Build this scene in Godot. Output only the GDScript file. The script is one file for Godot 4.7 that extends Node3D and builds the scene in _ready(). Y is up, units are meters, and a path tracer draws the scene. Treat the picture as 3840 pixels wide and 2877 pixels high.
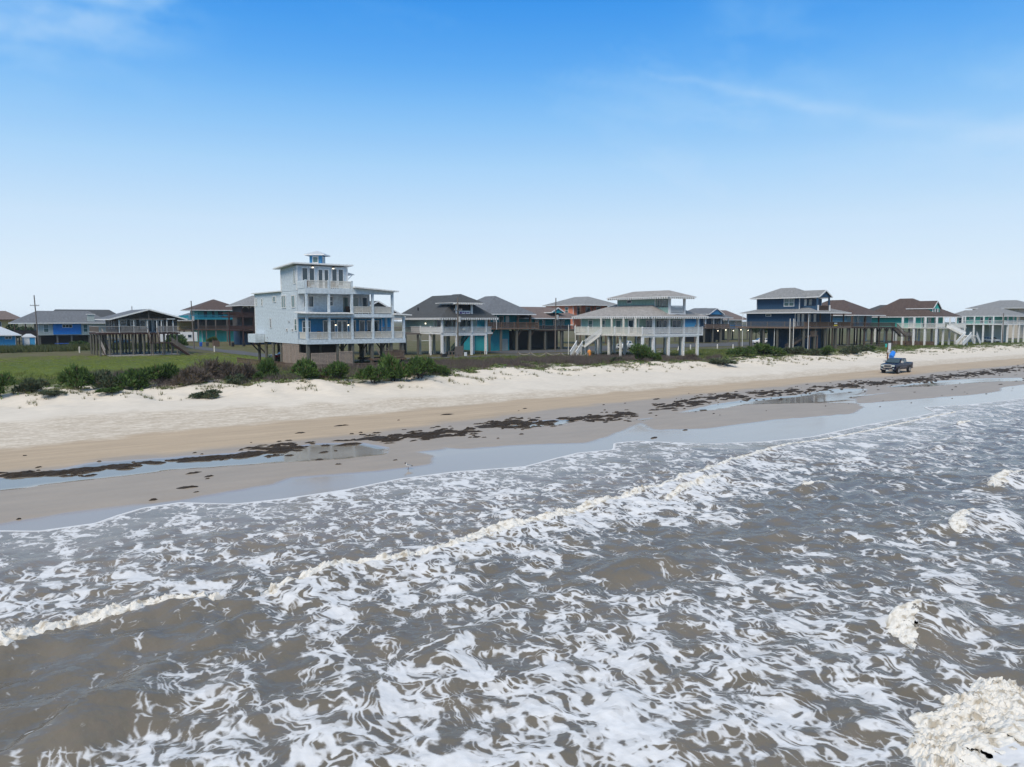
extends Node3D
# A Gulf beach seen from a low drone: x runs along the shore, -z inland, y up, metres.

const GY := 1.4
var M := {}
var taken := {}
var unit_box: BoxMesh
var NZ: PackedByteArray   # tileable soft noise, 512 x 512
var NF: PackedByteArray   # tileable fine noise, 512 x 512
var LACE: PackedByteArray # tileable cell edges, 1024 x 1024, 16 x 16 cells
var wet_grid: PackedFloat32Array
var den_grid: PackedFloat32Array
var buf: PackedByteArray
var job := {}

func _ready():
	# ---- camera, sky, sun, exposure ----
	var cam := Camera3D.new()
	cam.name = "camera"
	cam.keep_aspect = Camera3D.KEEP_HEIGHT
	cam.fov = 53.56
	cam.near = 0.1
	cam.far = 6000.0
	add_child(cam)
	cam.position = Vector3(0, 8, 0)
	var fwd := Vector3(cos(deg_to_rad(54.0)), -tan(deg_to_rad(4.744)), -sin(deg_to_rad(54.0)))
	cam.look_at_from_position(cam.position, cam.position + fwd * 10.0, Vector3.UP)
	cam.current = true
	var env := Environment.new()
	env.background_mode = Environment.BG_SKY
	env.sky = Sky.new()
	env.sky.sky_material = make_sky()
	env.background_energy_multiplier = SKY_E
	env.tonemap_mode = Environment.TONE_MAPPER_LINEAR
	env.tonemap_exposure = EXPO
	env.sdfgi_enabled = true
	env.ssao_enabled = true
	env.ssil_enabled = true
	env.fog_enabled = true
	env.fog_density = 0.00013
	env.fog_light_color = Color(0.86, 0.92, 0.98)
	var we := WorldEnvironment.new()
	we.name = "world_environment"
	we.environment = env
	add_child(we)
	var sun := DirectionalLight3D.new()
	sun.name = "sun"
	sun.light_energy = 0.5
	sun.light_angular_distance = 30.0
	sun.light_color = Color(1.0, 0.95, 0.88)
	sun.shadow_enabled = true
	add_child(sun)
	sun.look_at_from_position(Vector3(-60, 92, 40), Vector3.ZERO, Vector3.UP)
	# ---- the setting ----
	unit_box = BoxMesh.new()
	make_lut()
	make_noise()
	make_materials()
	print("noise ", Time.get_ticks_msec())
	build_beach()
	print("beach ", Time.get_ticks_msec())
	build_sea()
	print("sea ", Time.get_ticks_msec())
	build_land()
	print("land ", Time.get_ticks_msec())
	build_all()
	print("done ", Time.get_ticks_msec())

const SKY_E := 0.435
const EXPO := 2.3

func sc(r, g, b) -> Color:   # a linear base colour as the sRGB value that materials take
	return Color(r, g, b).linear_to_srgb()

# ------------------------------------------------------------------ sky
func make_sky() -> PanoramaSkyMaterial:
	var w := 2048
	var h := 1024
	var n := FastNoiseLite.new()
	n.seed = 5
	n.noise_type = FastNoiseLite.TYPE_SIMPLEX_SMOOTH
	n.frequency = 1.0
	n.fractal_octaves = 5
	n.domain_warp_enabled = true
	n.domain_warp_amplitude = 0.5
	n.domain_warp_frequency = 1.2
	var px := PackedByteArray()
	px.resize(w * h * 3)
	var stops := [[0.0, 226, 240, 252], [3.0, 222, 238, 252], [7.0, 203, 228, 251], [11.0, 172, 213, 250], [15.0, 132, 192, 247], [18.0, 98, 172, 243], [22.0, 66, 152, 236], [25.0, 64, 150, 234], [31.0, 118, 176, 232], [42.0, 170, 198, 228], [55.0, 182, 203, 226], [90.0, 190, 206, 224]]
	for j in h:
		var el := 90.0 - (j + 0.5) * 180.0 / h
		var c := Vector3(214, 224, 232)
		if el >= 0.0:
			for k in stops.size() - 1:
				if el >= stops[k][0] and el <= stops[k + 1][0]:
					var t: float = (el - stops[k][0]) / (stops[k + 1][0] - stops[k][0])
					c = Vector3(stops[k][1], stops[k][2], stops[k][3]).lerp(Vector3(stops[k + 1][1], stops[k + 1][2], stops[k + 1][3]), t)
		var er := deg_to_rad(el)
		for i in w:
			var q := c
			if el > 0.0:
				var az := (i + 0.5) * TAU / w
				var d := Vector3(cos(er) * sin(az), sin(er), -cos(er) * cos(az))
				var p := Vector2(d.x, d.z) / (d.y + 0.16)
				# thin high cloud: soft veils and wisps
				var a := n.get_noise_2d(p.x * 0.42 + 3.1, p.y * 0.85)
				var b := n.get_noise_2d(p.x * 2.1 + 11.0, p.y * 2.6 + 4.0)
				var m := clampf((a - 0.3) * 0.8 + b * 0.08, 0.0, 0.4)
				var ad := rad_to_deg(az)
				for k in WISPS:
					var ua: float = (ad - k[0]) / k[2]
					var va: float = (el - k[1]) / k[3]
					m += k[4] * exp(-ua * ua - va * va) * clampf(0.5 + 1.5 * b + 0.6 * n.get_noise_2d(p.x * 5.0, p.y * 7.0), 0.0, 1.4)
				m = clampf(m, 0.0, 1.0) * clampf(el / 9.0, 0.0, 1.0)
				# one thin spreading trail, as high aeroplanes leave
				var v := (el - 17.3 + (ad - 46.0) * 0.265 + 0.5 * n.get_noise_2d(p.x * 3.0, p.y * 3.0)) / (0.14 + maxf(ad - 46.0, 0.0) * 0.025)
				var tr := exp(-v * v) * sstep(43.0, 48.0, ad) * (1.0 - sstep(72.0, 80.0, ad)) * (0.6 + 0.4 * n.get_noise_2d(p.x * 4.0, 7.0))
				q = q.lerp(Vector3(226, 237, 253), clampf(m * 0.5 + tr * 0.26, 0.0, 0.85))
			var o := (j * w + i) * 3
			px[o] = int(q.x)
			px[o + 1] = int(q.y)
			px[o + 2] = int(q.z)
	var im := Image.create_from_data(w, h, false, Image.FORMAT_RGB8, px)
	var s := PanoramaSkyMaterial.new()
	s.panorama = ImageTexture.create_from_image(im)
	return s

const WISPS := [[9.0, 21.5, 4.5, 4.0, 0.9], [3.0, 17.5, 4.5, 2.6, 0.6], [14.0, 22.5, 3.5, 2.5, 0.4], [54.0, 20.0, 4.0, 3.5, 0.35], [58.0, 14.0, 6.0, 4.0, 0.14], [69.0, 12.0, 6.0, 5.0, 0.2], [80.0, 20.0, 9.0, 5.0, 0.5], [-14.0, 24.0, 8.0, 5.0, 0.7], [350.0, 24.0, 8.0, 5.0, 0.7], [140.0, 30.0, 20.0, 8.0, 0.6], [220.0, 22.0, 25.0, 8.0, 0.6], [300.0, 30.0, 20.0, 9.0, 0.6]]

# ------------------------------------------------------------------ noise tables
func fast(seed_: int, freq: float, oct := 4) -> FastNoiseLite:
	var n := FastNoiseLite.new()
	n.seed = seed_
	n.noise_type = FastNoiseLite.TYPE_SIMPLEX_SMOOTH
	n.frequency = freq
	n.fractal_octaves = oct
	return n

func make_noise():
	NZ = fast(3, 1.0 / 128.0, 4).get_seamless_image(512, 512, false, false, 0.2).get_data()
	NF = fast(8, 1.0 / 14.0, 3).get_seamless_image(512, 512, false, false, 0.1).get_data()
	var r := RandomNumberGenerator.new()
	r.seed = 21
	var pts := PackedVector2Array()
	for k in 256:
		pts.append(Vector2(k % 16 + r.randf(), k / 16 + r.randf()))
	LACE.resize(1024 * 1024)
	job = {"pts": pts}
	var rows: Array = []
	rows.resize(64)
	job.rows = rows
	in_threads(lace_rows, 64)
	LACE = PackedByteArray()
	for k in 64:
		LACE.append_array(job.rows[k])

func some_bands(f: Callable, first: int, bands: int):
	for k in range(first, bands, 4):
		f.call(k)

func in_threads(f: Callable, bands: int):
	var th: Array[Thread] = []
	for k in 4:
		var t := Thread.new()
		t.start(some_bands.bind(f, k, bands))
		th.append(t)
	for t in th:
		t.wait_to_finish()

func lace_rows(band: int):
	var pts: PackedVector2Array = job.pts
	var out := PackedByteArray()
	out.resize(16 * 1024)
	for jj in 16:
		var y := (band * 16 + jj + 0.5) / 64.0
		var cy := int(y)
		for i in 1024:
			var x := (i + 0.5) / 64.0
			var cx := int(x)
			var f1 := 9.0
			var f2 := 9.0
			for dy in [-1, 0, 1]:
				var gy: int = cy + dy
				for dx in [-1, 0, 1]:
					var gx: int = cx + dx
					var p := pts[(gy & 15) * 16 + (gx & 15)]
					var ex := p.x + gx - (gx & 15) - x
					var ey := p.y + gy - (gy & 15) - y
					var d := ex * ex + ey * ey
					if d < f1:
						f2 = f1
						f1 = d
					elif d < f2:
						f2 = d
			out[jj * 1024 + i] = int(clampf((sqrt(f2) - sqrt(f1)) * 255.0, 0.0, 255.0))
	job.rows[band] = out

func nz(x: float, z: float, period: float) -> float:   # soft noise, 0..1, repeating every `period` metres
	return NZ[(int(floor(x / period * 512.0)) & 511) + ((int(floor(z / period * 512.0)) & 511) << 9)] / 255.0

func nzs(x: float, z: float, period: float) -> float:  # the same, blended between texels
	var u := x / period * 512.0
	var v := z / period * 512.0
	var i := int(floor(u))
	var j := int(floor(v))
	var a := u - i
	var b := v - j
	var r0 := (j & 511) << 9
	var r1 := ((j + 1) & 511) << 9
	var c0 := i & 511
	var c1 := (i + 1) & 511
	return lerpf(lerpf(NZ[r0 + c0], NZ[r0 + c1], a), lerpf(NZ[r1 + c0], NZ[r1 + c1], a), b) / 255.0

func line_at(p: PackedVector2Array, x: float) -> float:
	if x <= p[0].x:
		return p[0].y
	for k in p.size() - 1:
		if x <= p[k + 1].x:
			var t := (x - p[k].x) / (p[k + 1].x - p[k].x)
			return lerpf(p[k].y, p[k + 1].y, t)
	return p[p.size() - 1].y

func sstep(a: float, b: float, x: float) -> float:
	var t := clampf((x - a) / (b - a), 0.0, 1.0)
	return t * t * (3.0 - 2.0 * t)

# ------------------------------------------------------------------ the lie of the land
const PROFILE := [Vector2(-400, -6), Vector2(0, -1.4), Vector2(20, -0.5), Vector2(27, -0.12), Vector2(30, -0.035), Vector2(34.2, 0.0), Vector2(38, 0.06), Vector2(42, 0.09), Vector2(46, 0.14), Vector2(50, 0.33), Vector2(55, 0.55), Vector2(62, 0.74), Vector2(68, 0.98), Vector2(73, 1.3), Vector2(77, 1.72), Vector2(82, 1.8), Vector2(88, 1.55), Vector2(95, 1.4), Vector2(4000, 1.4)]
var prof := PackedVector2Array(PROFILE)
var dune_shift := PackedVector2Array([Vector2(-60, 0), Vector2(0, 0), Vector2(8, -1), Vector2(14, -2), Vector2(19, -3), Vector2(24, -6), Vector2(28, -9), Vector2(36, -9.5), Vector2(42, -6), Vector2(50, -2), Vector2(60, 1), Vector2(80, -2), Vector2(100, -3), Vector2(118, -4), Vector2(130, 0), Vector2(150, 0), Vector2(230, 2), Vector2(420, 0)])
var swash_line := PackedVector2Array([Vector2(-60, -33.6), Vector2(0.9, -34.5), Vector2(2.1, -33.6), Vector2(4.0, -33.6), Vector2(4.9, -34.4), Vector2(6.0, -35.1), Vector2(7.5, -35.2), Vector2(9.4, -33.6), Vector2(11.4, -33.3), Vector2(14.6, -33.4), Vector2(17.7, -34.1), Vector2(20.9, -34.0), Vector2(24.8, -33.0), Vector2(27.7, -33.9), Vector2(30.0, -34.5), Vector2(32.5, -34.1), Vector2(34.2, -35.8), Vector2(36.1, -35.6), Vector2(39.2, -32.2), Vector2(42.9, -30.6), Vector2(47.4, -30.0), Vector2(56.3, -31.0), Vector2(65, -31.3), Vector2(68.7, -31.7), Vector2(72, -34.2), Vector2(77.9, -32.7), Vector2(88.6, -32.1), Vector2(110, -33), Vector2(160, -32), Vector2(900, -33)])
var crest_line := PackedVector2Array([Vector2(-60, -20.5), Vector2(0.4, -21.5), Vector2(1.6, -21.9), Vector2(4.0, -22.1), Vector2(5.6, -21.6), Vector2(6.2, -21.2), Vector2(6.9, -21.6), Vector2(9.6, -22.2), Vector2(11.1, -21.8), Vector2(13.7, -22.1), Vector2(15.2, -22.9), Vector2(18.7, -23.1), Vector2(20.6, -23.4), Vector2(26.1, -24.4), Vector2(35, -26.9), Vector2(42.3, -28.4), Vector2(53, -29.0), Vector2(66, -30.4), Vector2(80, -30.8), Vector2(160, -30.2), Vector2(900, -31)])
var bars := [
	PackedVector2Array([Vector2(-80, -41.8), Vector2(1.2, -41.6), Vector2(5.1, -42.4), Vector2(8.8, -42.7), Vector2(13.9, -41.6), Vector2(17.6, -40.6), Vector2(20.3, -40.2), Vector2(21.8, -40.1), Vector2(22.2, -38.5), Vector2(20.6, -36.4), Vector2(17.4, -36.6), Vector2(15.6, -37.0), Vector2(13.2, -37.6), Vector2(12.0, -36.6), Vector2(7.9, -35.8), Vector2(3.7, -36.0), Vector2(0.9, -35.6), Vector2(-80, -35.4)]),
	PackedVector2Array([Vector2(20.9, -44.9), Vector2(21.6, -42.0), Vector2(23.6, -41.3), Vector2(25.3, -39.3), Vector2(27.9, -38.9), Vector2(31.0, -37.8), Vector2(32.8, -36.9), Vector2(36.2, -38.3), Vector2(39.3, -39.9), Vector2(42.9, -41.9), Vector2(44, -44.2), Vector2(40, -45.2), Vector2(36, -43.6), Vector2(31, -44.0), Vector2(26, -45)]),
	PackedVector2Array([Vector2(42.7, -41.4), Vector2(40.7, -38.3), Vector2(44.5, -36.7), Vector2(53.0, -36.7), Vector2(62.0, -35.4), Vector2(66.8, -37.3), Vector2(69.2, -39.3), Vector2(64.6, -42.4), Vector2(58.8, -44.4), Vector2(53.3, -43.2), Vector2(46.0, -43.0)]),
	PackedVector2Array([Vector2(73.9, -42.0), Vector2(69.5, -39.1), Vector2(72.9, -38.5), Vector2(87.4, -36.8), Vector2(94.4, -36.7), Vector2(99.3, -38.6), Vector2(107.5, -38.8), Vector2(112.1, -40.2), Vector2(107.9, -42.8), Vector2(95.8, -43.7)]),
	PackedVector2Array([Vector2(120, -42), Vector2(130, -38), Vector2(180, -36.5), Vector2(240, -39), Vector2(190, -43)])]
# water left standing in the runnel behind the bars
var pools := [
	PackedVector2Array([Vector2(-80, -46), Vector2(3.3, -45.6), Vector2(5.7, -47.0), Vector2(8.8, -46.4), Vector2(13.8, -45.7), Vector2(18.2, -46.2), Vector2(20.6, -44.8), Vector2(21.2, -42.4), Vector2(20.0, -40.4), Vector2(17.6, -40.4), Vector2(13.9, -41.6), Vector2(8.8, -42.7), Vector2(5.1, -42.4), Vector2(-80, -41.6)]),
	PackedVector2Array([Vector2(31.6, -45.9), Vector2(32.8, -44.2), Vector2(36.7, -44.1), Vector2(39.2, -44.9), Vector2(38.6, -46.2), Vector2(35.5, -46.6)]),
	PackedVector2Array([Vector2(49.6, -43.8), Vector2(57, -46.1), Vector2(63.6, -46.9), Vector2(70.2, -46.5), Vector2(79.6, -48.1), Vector2(83.9, -46.4), Vector2(78.5, -43.8), Vector2(71.2, -41.2), Vector2(66.2, -41.8), Vector2(59.5, -44.7), Vector2(53, -43.4)]),
	PackedVector2Array([Vector2(88, -46.5), Vector2(100.7, -47), Vector2(110.4, -46), Vector2(118, -43.3), Vector2(113.1, -41.0), Vector2(105.9, -43), Vector2(92.9, -44.1)])]

const WX0 := -60.0
const WX1 := 260.0
const WZ0 := -52.0
const WZ1 := -28.0
const WSTEP := 0.25

func make_wet():
	# 0 = damp bar sand, 0.5 = wet film, 1 = standing water
	var nx := int((WX1 - WX0) / WSTEP)
	var ny := int((WZ1 - WZ0) / WSTEP)
	wet_grid.resize(nx * ny)
	for j in ny:
		for i in nx:
			var p := Vector2(WX0 + (i + 0.5) * WSTEP, WZ0 + (j + 0.5) * WSTEP)
			var s := -p.y
			var w := 0.5 if s < 43.0 else 0.08
			if s >= 40.0 and p.x < 24.0:
				w = 0.1
			for b in bars:
				if Geometry2D.is_point_in_polygon(p, b):
					w = 0.0
			for b in pools:
				if Geometry2D.is_point_in_polygon(p, b):
					w = 1.0
			wet_grid[j * nx + i] = w
	# soften
	for k in 2:
		var o := wet_grid.duplicate()
		for j in range(1, ny - 1):
			for i in range(1, nx - 1):
				var c := j * nx + i
				wet_grid[c] = (o[c] * 2.0 + o[c - 1] + o[c + 1] + o[c - nx] + o[c + nx]) / 6.0

func wet_at(x: float, z: float) -> float:
	if z < WZ0 + 0.5 or z > WZ1 - 0.5:
		return 0.5 if z > -34.0 else 0.0
	var nx := int((WX1 - WX0) / WSTEP)
	var u := clampf((x - WX0) / WSTEP - 0.5, 0.0, nx - 2.0)
	var v := (z - WZ0) / WSTEP - 0.5
	var i := int(u)
	var j := int(v)
	var a := u - i
	var b := v - j
	var o := j * nx + i
	return lerpf(lerpf(wet_grid[o], wet_grid[o + 1], a), lerpf(wet_grid[o + nx], wet_grid[o + nx + 1], a), b)

func hgt(x: float, z: float) -> float:
	var s := -z
	if s > 58.0:
		s -= line_at(dune_shift, x) * sstep(58.0, 74.0, s) * (1.0 - sstep(86.0, 96.0, s))
	var y := line_at(prof, s)
	var d := sstep(66.0, 76.0, s) * (1.0 - sstep(84.0, 94.0, s))
	if d > 0.0:
		y += d * ((nzs(x, z, 60.0) - 0.5) * 1.1 + (nzs(x + 9.0, z * 1.3, 22.0) - 0.5) * 0.5 + (nzs(x, z, 6.0) - 0.5) * 0.07)
	elif s > 90.0:
		y += (nzs(x, z, 90.0) - 0.5) * 0.25 * sstep(90.0, 100.0, s)
	elif s > 50.0:
		y += (nzs(x, z, 9.0) - 0.5) * 0.05 * sstep(54.0, 60.0, s)
	if s > 33.0 and s < 51.0:
		var w := wet_at(x, z)
		y += 0.05 * (1.0 - sstep(0.0, 0.45, w)) * sstep(34.0, 36.0, s) * (1.0 - sstep(45.0, 48.0, s)) - 0.02 * sstep(0.5, 1.0, w)
		y += (nzs(x * 0.35, z + x * 0.12, 3.0) - 0.5) * 0.05 * sstep(34.5, 36.5, s) * (1.0 - sstep(0.1, 0.35, w))
	return y

# ------------------------------------------------------------------ beach
var tan_low := PackedVector2Array([Vector2(-60, -47), Vector2(1.4, -46.9), Vector2(8, -48), Vector2(19, -47.6), Vector2(39, -50.6), Vector2(60, -52), Vector2(82, -53), Vector2(147, -53.6), Vector2(900, -54)])
var tan_high := PackedVector2Array([Vector2(-60, -53), Vector2(1.6, -53), Vector2(10.5, -54.6), Vector2(24, -55.2), Vector2(44, -56.9), Vector2(60, -57), Vector2(83, -57.5), Vector2(127, -60), Vector2(168, -61), Vector2(900, -61)])
var churn_high := PackedVector2Array([Vector2(-60, -64), Vector2(2, -64.5), Vector2(11, -64.8), Vector2(27, -62.4), Vector2(47, -61.5), Vector2(66, -61), Vector2(92, -62.2), Vector2(141, -66), Vector2(900, -67)])

var lut: PackedByteArray

func make_lut():
	lut.resize(1025)
	for i in 1025:
		lut[i] = int(255.0 * pow(i / 1024.0, 0.4545) + 0.5)

static func pick(t: PackedByteArray, x: float, z: float, period: float) -> float:   # soft noise from a thread's own table
	var u := x / period * 512.0
	var v := z / period * 512.0
	var i := int(floor(u))
	var j := int(floor(v))
	var a := u - i
	var b := v - j
	var r0 := (j & 511) << 9
	var r1 := ((j + 1) & 511) << 9
	var c0 := i & 511
	var c1 := (i + 1) & 511
	return lerpf(lerpf(t[r0 + c0], t[r0 + c1], a), lerpf(t[r1 + c0], t[r1 + c1], a), b) / 255.0

func sand_rows(band: int):
	var w: int = job.w
	var rows: int = job.band
	var out := PackedByteArray()
	out.resize(w * rows * 4)
	var x0: float = job.x0
	var z0: float = job.z0
	var dx: float = job.dx
	var dz: float = job.dz
	var T := NZ.duplicate()
	var F := NF.duplicate()
	var LU := lut.duplicate()
	var nf := 6
	var nb := w / 8 + 1
	var grid := PackedFloat32Array()
	grid.resize(nb * nf * 2)
	for blk in rows / 8:
		for side in 2:
			var z := z0 + (band * rows + (blk + side) * 8) * dz
			for bi in nb:
				var x := x0 + bi * 8 * dx
				var a := pick(T, x, z, 23.0)
				var a2 := pick(T, x * 0.22, z, 5.2)
				var wob := (a - 0.5) * 2.2 + (a2 - 0.5) * 1.1
				var o := (side * nb + bi) * nf
				grid[o] = sstep(-1.6, 1.6, line_at(churn_high, x) - z + wob * 1.5)
				grid[o + 1] = sstep(-0.7, 0.9, line_at(tan_high, x) - z + wob * 0.8)
				grid[o + 2] = sstep(-0.9, 0.9, line_at(tan_low, x) - z + wob * 0.6)
				grid[o + 3] = wet_at(x, z) + (a2 - 0.5) * 0.12 + (a - 0.5) * 0.1 if z > -50.0 else 0.0
				grid[o + 4] = a
				var sd := -z - line_at(dune_shift, x) * sstep(58.0, 74.0, -z) * (1.0 - sstep(86.0, 96.0, -z))
				grid[o + 5] = sstep(79.0, 82.5, sd + (a - 0.5) * 8.0 + (a2 - 0.5) * 3.0)
		for r in 8:
			var jj := blk * 8 + r
			var z := z0 + (band * rows + jj + 0.5) * dz
			var fv := (r + 0.5) / 8.0
			for bi in nb - 1:
				var o := bi * nf
				var q := (nb + bi) * nf
				var f0 := lerpf(grid[o], grid[q], fv)
				var f1 := lerpf(grid[o + 1], grid[q + 1], fv)
				var f2 := lerpf(grid[o + 2], grid[q + 2], fv)
				var f3 := lerpf(grid[o + 3], grid[q + 3], fv)
				var f4 := lerpf(grid[o + 4], grid[q + 4], fv)
				var f5 := lerpf(grid[o + 5], grid[q + 5], fv)
				o += nf
				q += nf
				var d0 := (lerpf(grid[o], grid[q], fv) - f0) / 8.0
				var d1 := (lerpf(grid[o + 1], grid[q + 1], fv) - f1) / 8.0
				var d2 := (lerpf(grid[o + 2], grid[q + 2], fv) - f2) / 8.0
				var d3 := (lerpf(grid[o + 3], grid[q + 3], fv) - f3) / 8.0
				var d4 := (lerpf(grid[o + 4], grid[q + 4], fv) - f4) / 8.0
				var d5 := (lerpf(grid[o + 5], grid[q + 5], fv) - f5) / 8.0
				for k in 8:
					var i := bi * 8 + k
					var x := x0 + (i + 0.5) * dx
					var fine := F[(int(floor(x * 11.0)) & 511) + ((int(floor(z * 26.0)) & 511) << 9)] / 255.0
					var grain := F[(int(floor(x * 37.0)) & 511) + ((int(floor(z * 41.0)) & 511) << 9)] / 255.0
					var tr := T[(int(floor(x * 7.0)) & 511) + ((int(floor(z * 190.0)) & 511) << 9)] / 255.0
					var a2 := T[(int(floor(x * 21.0)) & 511) + ((int(floor(z * 98.0)) & 511) << 9)] / 255.0
					# damp bar, then driven tan sand with wheel lines, churned sand, dry dune sand
					var c := Vector3(0.3, 0.245, 0.187) * (0.95 + 0.16 * (a2 - 0.5) + 0.05 * (grain - 0.5))
					var rough := 0.5
					if f2 > 0.0:
						c = c.lerp(Vector3(0.385, 0.3, 0.208) * (0.93 + 0.24 * (tr - 0.5) + 0.12 * (a2 - 0.5) + 0.06 * (grain - 0.5)), f2)
						rough = lerpf(0.5, 0.85, f2)
					if f1 > 0.0:
						var fl := clampf((fine * 0.45 + grain * 0.25 + a2 * 0.3 - 0.38) * 3.5, 0.0, 1.0)
						c = c.lerp(Vector3(0.4, 0.34, 0.267).lerp(Vector3(0.53, 0.472, 0.395), fl) * (0.92 + 0.16 * grain), f1)
						rough = lerpf(rough, 0.95, f1)
					if f0 > 0.0:
						c = c.lerp(Vector3(0.58, 0.525, 0.45) * (0.93 + 0.12 * (fine - 0.5) + 0.1 * (f4 - 0.5)), f0)
					if f5 > 0.0:
						c = c.lerp(Vector3(0.17, 0.145, 0.1).lerp(Vector3(0.1, 0.125, 0.045), fine), clampf(f5 * 1.5 + (fine - 0.5) * 0.8 - 0.25, 0.0, 0.95))
					if f3 > 0.2:
						var wt := f3 + (a2 - 0.5) * 0.08
						var film := clampf((wt - 0.24) * 5.5, 0.0, 1.0)
						var pool := clampf((wt - 0.66) * 7.0, 0.0, 1.0)
						c = c.lerp(Vector3(0.3, 0.25, 0.208), film * 0.85).lerp(Vector3(0.2, 0.17, 0.137), pool)
						rough = lerpf(lerpf(rough, 0.07 + 0.05 * a2, film), 0.07, pool)
					var p := (jj * w + i) * 4
					out[p] = LU[int(c.x * 1024.0)]
					out[p + 1] = LU[int(c.y * 1024.0)]
					out[p + 2] = LU[int(c.z * 1024.0)]
					out[p + 3] = int(255.0 * rough)
					f0 += d0
					f1 += d1
					f2 += d2
					f3 += d3
					f4 += d4
					f5 += d5
	job.rows[band] = out

func bake(f: Callable, w: int, h: int, bands: int) -> ImageTexture:
	var rows: Array = []
	rows.resize(bands)
	job.rows = rows
	job.w = w
	job.band = h / bands
	in_threads(f, bands)
	var d := PackedByteArray()
	for k in bands:
		d.append_array(job.rows[k])
	job.erase("rows")
	var im := Image.create_from_data(w, h, false, Image.FORMAT_RGBA8, d)
	return ImageTexture.create_from_image(im)

func sheet_mesh(mesh: ArrayMesh, xs: PackedFloat32Array, nzv: int, zf: Callable, yf: Callable, uv: Rect2, mat: Material):
	# a sheet of columns xs, each with nzv rows between zf(x).x and zf(x).y; heights from yf
	var nxv := xs.size()
	var v := PackedVector3Array()
	var n := PackedVector3Array()
	var t := PackedVector2Array()
	for i in nxv:
		var x := xs[i]
		var lim: Vector2 = zf.call(x)
		for j in nzv:
			var z := lerpf(lim.x, lim.y, float(j) / (nzv - 1))
			v.append(Vector3(x, yf.call(x, z), z))
			t.append(Vector2((x - uv.position.x) / uv.size.x, (z - uv.position.y) / uv.size.y))
	n.resize(v.size())
	for i in nxv:
		for j in nzv:
			var a := v[maxi(i - 1, 0) * nzv + j]
			var b := v[mini(i + 1, nxv - 1) * nzv + j]
			var c := v[i * nzv + maxi(j - 1, 0)]
			var d := v[i * nzv + mini(j + 1, nzv - 1)]
			var m := (d - c).cross(b - a).normalized()
			n[i * nzv + j] = m if m.y > 0.0 else -m
	var idx := PackedInt32Array()
	for i in nxv - 1:
		for j in nzv - 1:
			var p := i * nzv + j
			var q := p + nzv
			if v[p + 1].z > v[p].z:
				idx.append_array([p, q, q + 1, p, q + 1, p + 1])
			else:
				idx.append_array([p, q + 1, q, p, p + 1, q + 1])
	var arr := []
	arr.resize(Mesh.ARRAY_MAX)
	arr[Mesh.ARRAY_VERTEX] = v
	arr[Mesh.ARRAY_NORMAL] = n
	arr[Mesh.ARRAY_TEX_UV] = t
	arr[Mesh.ARRAY_INDEX] = idx
	mesh.add_surface_from_arrays(Mesh.PRIMITIVE_TRIANGLES, arr)
	mesh.surface_set_material(mesh.get_surface_count() - 1, mat)

func steps(a: float, b: float, d: float) -> PackedFloat32Array:
	var o := PackedFloat32Array()
	var k := int(ceil((b - a) / d))
	for i in k + 1:
		o.append(lerpf(a, b, float(i) / k))
	return o

func baked_mat(tex: Texture2D) -> StandardMaterial3D:
	var m := StandardMaterial3D.new()
	m.albedo_texture = tex
	m.roughness_texture = tex
	m.roughness_texture_channel = BaseMaterial3D.TEXTURE_CHANNEL_ALPHA
	m.roughness = 1.0
	m.metallic_specular = 0.5
	return m

func build_beach():
	make_wet()
	var mesh := ArrayMesh.new()
	for part in [[-60.0, -8.0, 128, 1.6], [-8.0, 72.0, 2048, 0.4], [72.0, 232.0, 1024, 0.9], [232.0, 480.0, 256, 4.0]]:
		var w: int = part[2]
		var h := 2048 if w > 1000 else 512
		job = {"x0": part[0], "z0": -97.0, "dx": (part[1] - part[0]) / w, "dz": 75.0 / h}
		var tex := bake(sand_rows, w, h, 16)
		var m := baked_mat(tex)
		sheet_mesh(mesh, steps(part[0], part[1], part[3]), 230, func(_x): return Vector2(-96.5, -22.5), hgt, Rect2(part[0], -97.0, part[1] - part[0], 75.0), m)
	var o := MeshInstance3D.new()
	o.name = "beach"
	o.mesh = mesh
	o.set_meta("kind", "structure")
	add_child(o)

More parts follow.
